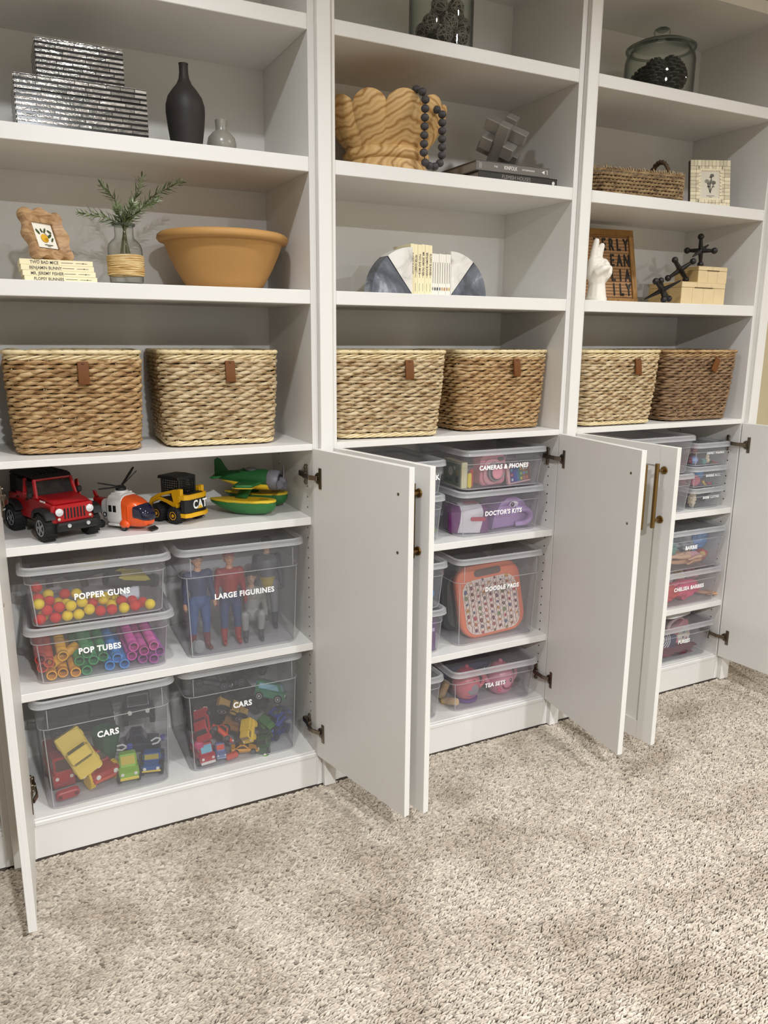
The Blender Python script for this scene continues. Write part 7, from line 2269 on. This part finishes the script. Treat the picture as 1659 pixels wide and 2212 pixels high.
trinket('tan toy figure at the back of the top little box', (1.620, 0.140, zd + 0.025), '#b99a78', 'doll', 0.014)
trinket('rose toy figure at the back right of the top little box', (1.670, 0.150, zd + 0.020), '#b07a7c', 'doll', 0.015)
trinket('brown toy bar across the back of the top little box', (1.640, 0.170, zd), '#5a4438', 'bar', 0.035)
zd = 0.8415
trinket('sky blue toy jug standing up in the middle little box', (1.655, 0.105, zd + 0.020), '#5f9fd2', 'jug', 0.020)
trinket('pink ringed toy bracelet lying at the left in the middle little box', (1.590, 0.066, zd + 0.0215), '#c0707a', 'ring', 0.0205, (0.25, 0, -0.1))
trinket('red toy cup at the left back of the middle little box', (1.575, 0.110, zd), '#c03a44', 'cup', 0.020)
trinket('yellow toy shoe in the centre of the middle little box', (1.654, 0.072, zd), '#d2b23c', 'shoe', 0.013, (0, 0, -0.5))
trinket('magenta toy bar in the centre of the middle little box', (1.672, 0.062, zd), '#b83c6c', 'bar', 0.014, (0, 0.1, 0.2))
trinket('green toy bar at the right of the middle little box', (1.698, 0.066, zd), '#4fa088', 'bar', 0.010, (0, 0, 0.6))
trinket('purple toy shoe at the left front of the middle little box', (1.626, 0.062, zd), '#6a3c6c', 'shoe', 0.011, (0, 0, 0.9))
trinket('dark plum toy block at the back of the middle little box', (1.640, 0.165, zd), '#5a3448', 'bar', 0.036)
lump('doll_clothes', 'navy doll clothes filling the lowest little box', (1.645, 0.150, 0.7545), (0.135, 0.20, 0.054), '#2a3048', 11, 'doll clothes', 'doll clothes in the lowest little box')
lump('doll_clothes', 'green doll clothes on top of the navy ones', (1.640, 0.100, 0.7945), (0.060, 0.07, 0.024), '#5f8a4c', 12, 'doll clothes', 'doll clothes in the lowest little box')
lump('doll_clothes', 'cream doll dress at the left front of the lowest little box', (1.582, 0.062, 0.7545), (0.028, 0.034, 0.055), '#d9cba6', 13, 'doll clothes', 'doll clothes in the lowest little box')
lump('doll_clothes', 'dark purple doll clothes at the right of the lowest little box', (1.690, 0.110, 0.7900), (0.04, 0.08, 0.026), '#43304c', 14, 'doll clothes', 'doll clothes in the lowest little box')

z0 = 0.5105
lump('doll_dress', 'blue glitter doll dress standing at the right of its box', (1.668, 0.110, z0 + 0.030), (0.085, 0.05, 0.105), '#5f8fc4', 15, 'doll dress', rough=0.35, rot=(0, 0.5, 0))
lump('doll_dress', 'red doll dress below the blue glitter dress', (1.690, 0.085, z0), (0.060, 0.045, 0.050), '#b03c44', 16, 'doll dress')
lump('doll_dress', 'grey sequin doll dress in the middle of the same box', (1.610, 0.120, z0 + 0.040), (0.10, 0.08, 0.085), '#8c9198', 17, 'doll dress', rough=0.35)
lump('doll_dress', 'teal doll dress at the left of the same box', (1.520, 0.100, z0 + 0.030), (0.06, 0.06, 0.075), '#6f9a8c', 18, 'doll dress')
g = 'fashion dolls lying in the clear boxes'
dk = dict(group=g)
doll('fashion doll lying face up across the box with the blue glitter dress', (1.480, 0.085, z0 + 0.016), (math.radians(90), math.radians(4), math.radians(88)), 0.215, '#a8763c', '#c0926e', '#b98a68', '#c0926e', '#c0926e', '#c0926e', **dk)
doll('fashion doll with tan legs lying behind the first one', (1.478, 0.135, z0 + 0.030), (math.radians(88), math.radians(6), math.radians(86)), 0.210, '#6b4a2c', '#b5835e', '#7a8a8c', '#b5835e', '#b5835e', '#b5835e', **dk)
doll('fashion doll with pale legs resting on the pile at the box front', (1.490, 0.075, z0 + 0.044), (math.radians(92), math.radians(-4), math.radians(84)), 0.190, '#c9a864', '#cfa384', '#c08a94', '#cfa384', '#cfa384', '#cfa384', **dk)
lump('doll_dress', 'dark slate doll dress along the back of the same box', (1.560, 0.235, z0), (0.28, 0.09, 0.11), '#5a6670', 19, 'doll dress')
z0 = 0.3585
lump('doll_clothes', 'hot pink doll clothes at the bottom front of their box', (1.598, 0.076, z0), (0.17, 0.078, 0.080), '#d0506c', 20, 'doll clothes', 'pink doll clothes in the clear box')
lump('doll_clothes', 'coral red doll clothes at the left front of their box', (1.490, 0.075, z0), (0.14, 0.075, 0.075), '#c4403c', 21, 'doll clothes', 'pink doll clothes in the clear box')
lump('doll_hair', 'blond curly doll hair in the middle of the pink clothes box', (1.610, 0.120, z0 + 0.052), (0.06, 0.05, 0.060), '#c9b27c', 22, 'doll hair')
lump('doll_clothes', 'white doll clothes at the upper left of their box', (1.535, 0.120, z0 + 0.060), (0.10, 0.06, 0.05), '#d3cbc6', 23, 'doll clothes', 'pink doll clothes in the clear box')
lump('doll_clothes', 'pale pink doll clothes at the upper right of their box', (1.680, 0.120, z0 + 0.060), (0.075, 0.06, 0.05), '#cf98a0', 24, 'doll clothes', 'pink doll clothes in the clear box')
doll('small fashion doll with fair hair lying at the right of the pink clothes', (1.685, 0.100, z0 + 0.014), (math.radians(90), 0, math.radians(50)), 0.125, '#c9a864', '#c89a74', '#c59a7c', '#c89a74', '#b98a66', '#a87a5c', **dk)
doll('small fashion doll with brown hair standing at the right wall', (1.698, 0.150, z0), (math.radians(-4), math.radians(6), math.radians(20)), 0.112, '#8a6a3c', '#c89a74', '#9a8a5c', '#c89a74', '#a8946c', '#a8946c', **dk)
lump('doll_clothes', 'brown doll clothes along the back of the pink clothes box', (1.560, 0.235, z0), (0.28, 0.10, 0.10), '#7c6654', 25, 'doll clothes', 'pink doll clothes in the clear box')

z0 = 0.1135
t = thing('toy_purse', 'navy blue toy purse with white arched stripes', 'purse', (1.520, 0.072, z0 + 0.030), (math.radians(-6), math.radians(14), math.radians(-8)), 'toy purses in the clear box')
MB().prism([(x, z + 0.035) for x, z in rrect(0.105, 0.074, 0.012, 4)], 0, 0.030, 'y', 0.005).build('purse_body', mat('#39405e', 0.6), t, 35)
for k in range(4):
    r = 0.018 + k * 0.0095
    MB().tube([(-0.030 + r * math.cos(a), -0.0004, 0.038 + r * math.sin(a)) for a in [-0.9 + 1.75 * q / 12 for q in range(13)]], 0.0021, 5, flat=0.5).build('stripe', mat('#dedad8', 0.6), t, 60)
t = thing('toy_purse', 'pink toy bag with a white flower printed panel', 'purse', (1.640, 0.085, z0 + 0.018), (math.radians(-8), math.radians(-14), math.radians(6)), 'toy purses in the clear box')
MB().prism([(-0.058, 0.110), (-0.030, 0.0), (0.035, -0.005), (0.066, 0.040), (0.070, 0.100), (0.040, 0.108), (0.0, 0.096)], 0, 0.034, 'y', 0.006).build('bag_body', mat('#cc8088', 0.55), t, 35)
MB().prism([(-0.018, 0.066), (-0.022, 0.006), (0.030, 0.002), (0.056, 0.036), (0.056, 0.082), (0.020, 0.082)], -0.0018, 0.001, 'y', 0.0008).build('printed_panel', mat('#ddd4c8', 0.6), t, 0)
f = MB()
for x, z, r, c_ in ((0.026, 0.066, 0.010, '#4f90a0'), (0.044, 0.060, 0.007, '#8aa85c'), (-0.006, 0.026, 0.009, '#d8bf5c'), (0.012, 0.042, 0.005, '#5a5a7c'), (0.030, 0.030, 0.005, '#c07080'), (0.014, 0.014, 0.005, '#8aa85c'), (0.046, 0.044, 0.004, '#d8bf5c')):
    f.color(c_).sphere((x, -0.0018, z), (r, 0.0008, r), 12, 6)
f.build('flower_print', VC, t, 0)
MB().tube([(-0.05 + 0.05 + 0.052 * math.cos(a), 0.015, 0.100 + 0.026 * math.sin(a)) for a in [PI * q / 12 for q in range(13)]], 0.006, 8, flat=1.6).build('bag_handle', mat('#d2b4b0', 0.6), t, 50)
lump('toy_purse_cloth', 'dark red cloth purse covering the floor of the box', (1.562, 0.140, z0), (0.31, 0.23, 0.045), '#6e3440', 26, 'purse', 'toy purses in the clear box')
lump('toy_purse_cloth', 'crimson cloth purse at the left front of the box', (1.458, 0.085, z0), (0.075, 0.06, 0.090), '#a83444', 27, 'purse', 'toy purses in the clear box')
lump('toy_purse_cloth', 'dark grey cloth purse at the back left of the box', (1.500, 0.220, z0 + 0.030), (0.14, 0.12, 0.09), '#4a464c', 28, 'purse', 'toy purses in the clear box')
t = thing('toy_tray', 'white rounded toy tray lying on the purses box lid', 'toy tray', (1.610, 0.165, 0.110 + 0.158 + 0.0008), math.radians(8))
MB().loft([[(x, y, z) for x, y in rrect(w_, d_, 0.06, 8)] for w_, d_, z in ((0.19, 0.15, 0), (0.20, 0.16, 0.004), (0.205, 0.165, 0.022), (0.195, 0.155, 0.024), (0.17, 0.13, 0.022))]).build('tray_body', mat('#d8d4cf', 0.4), t, 40)
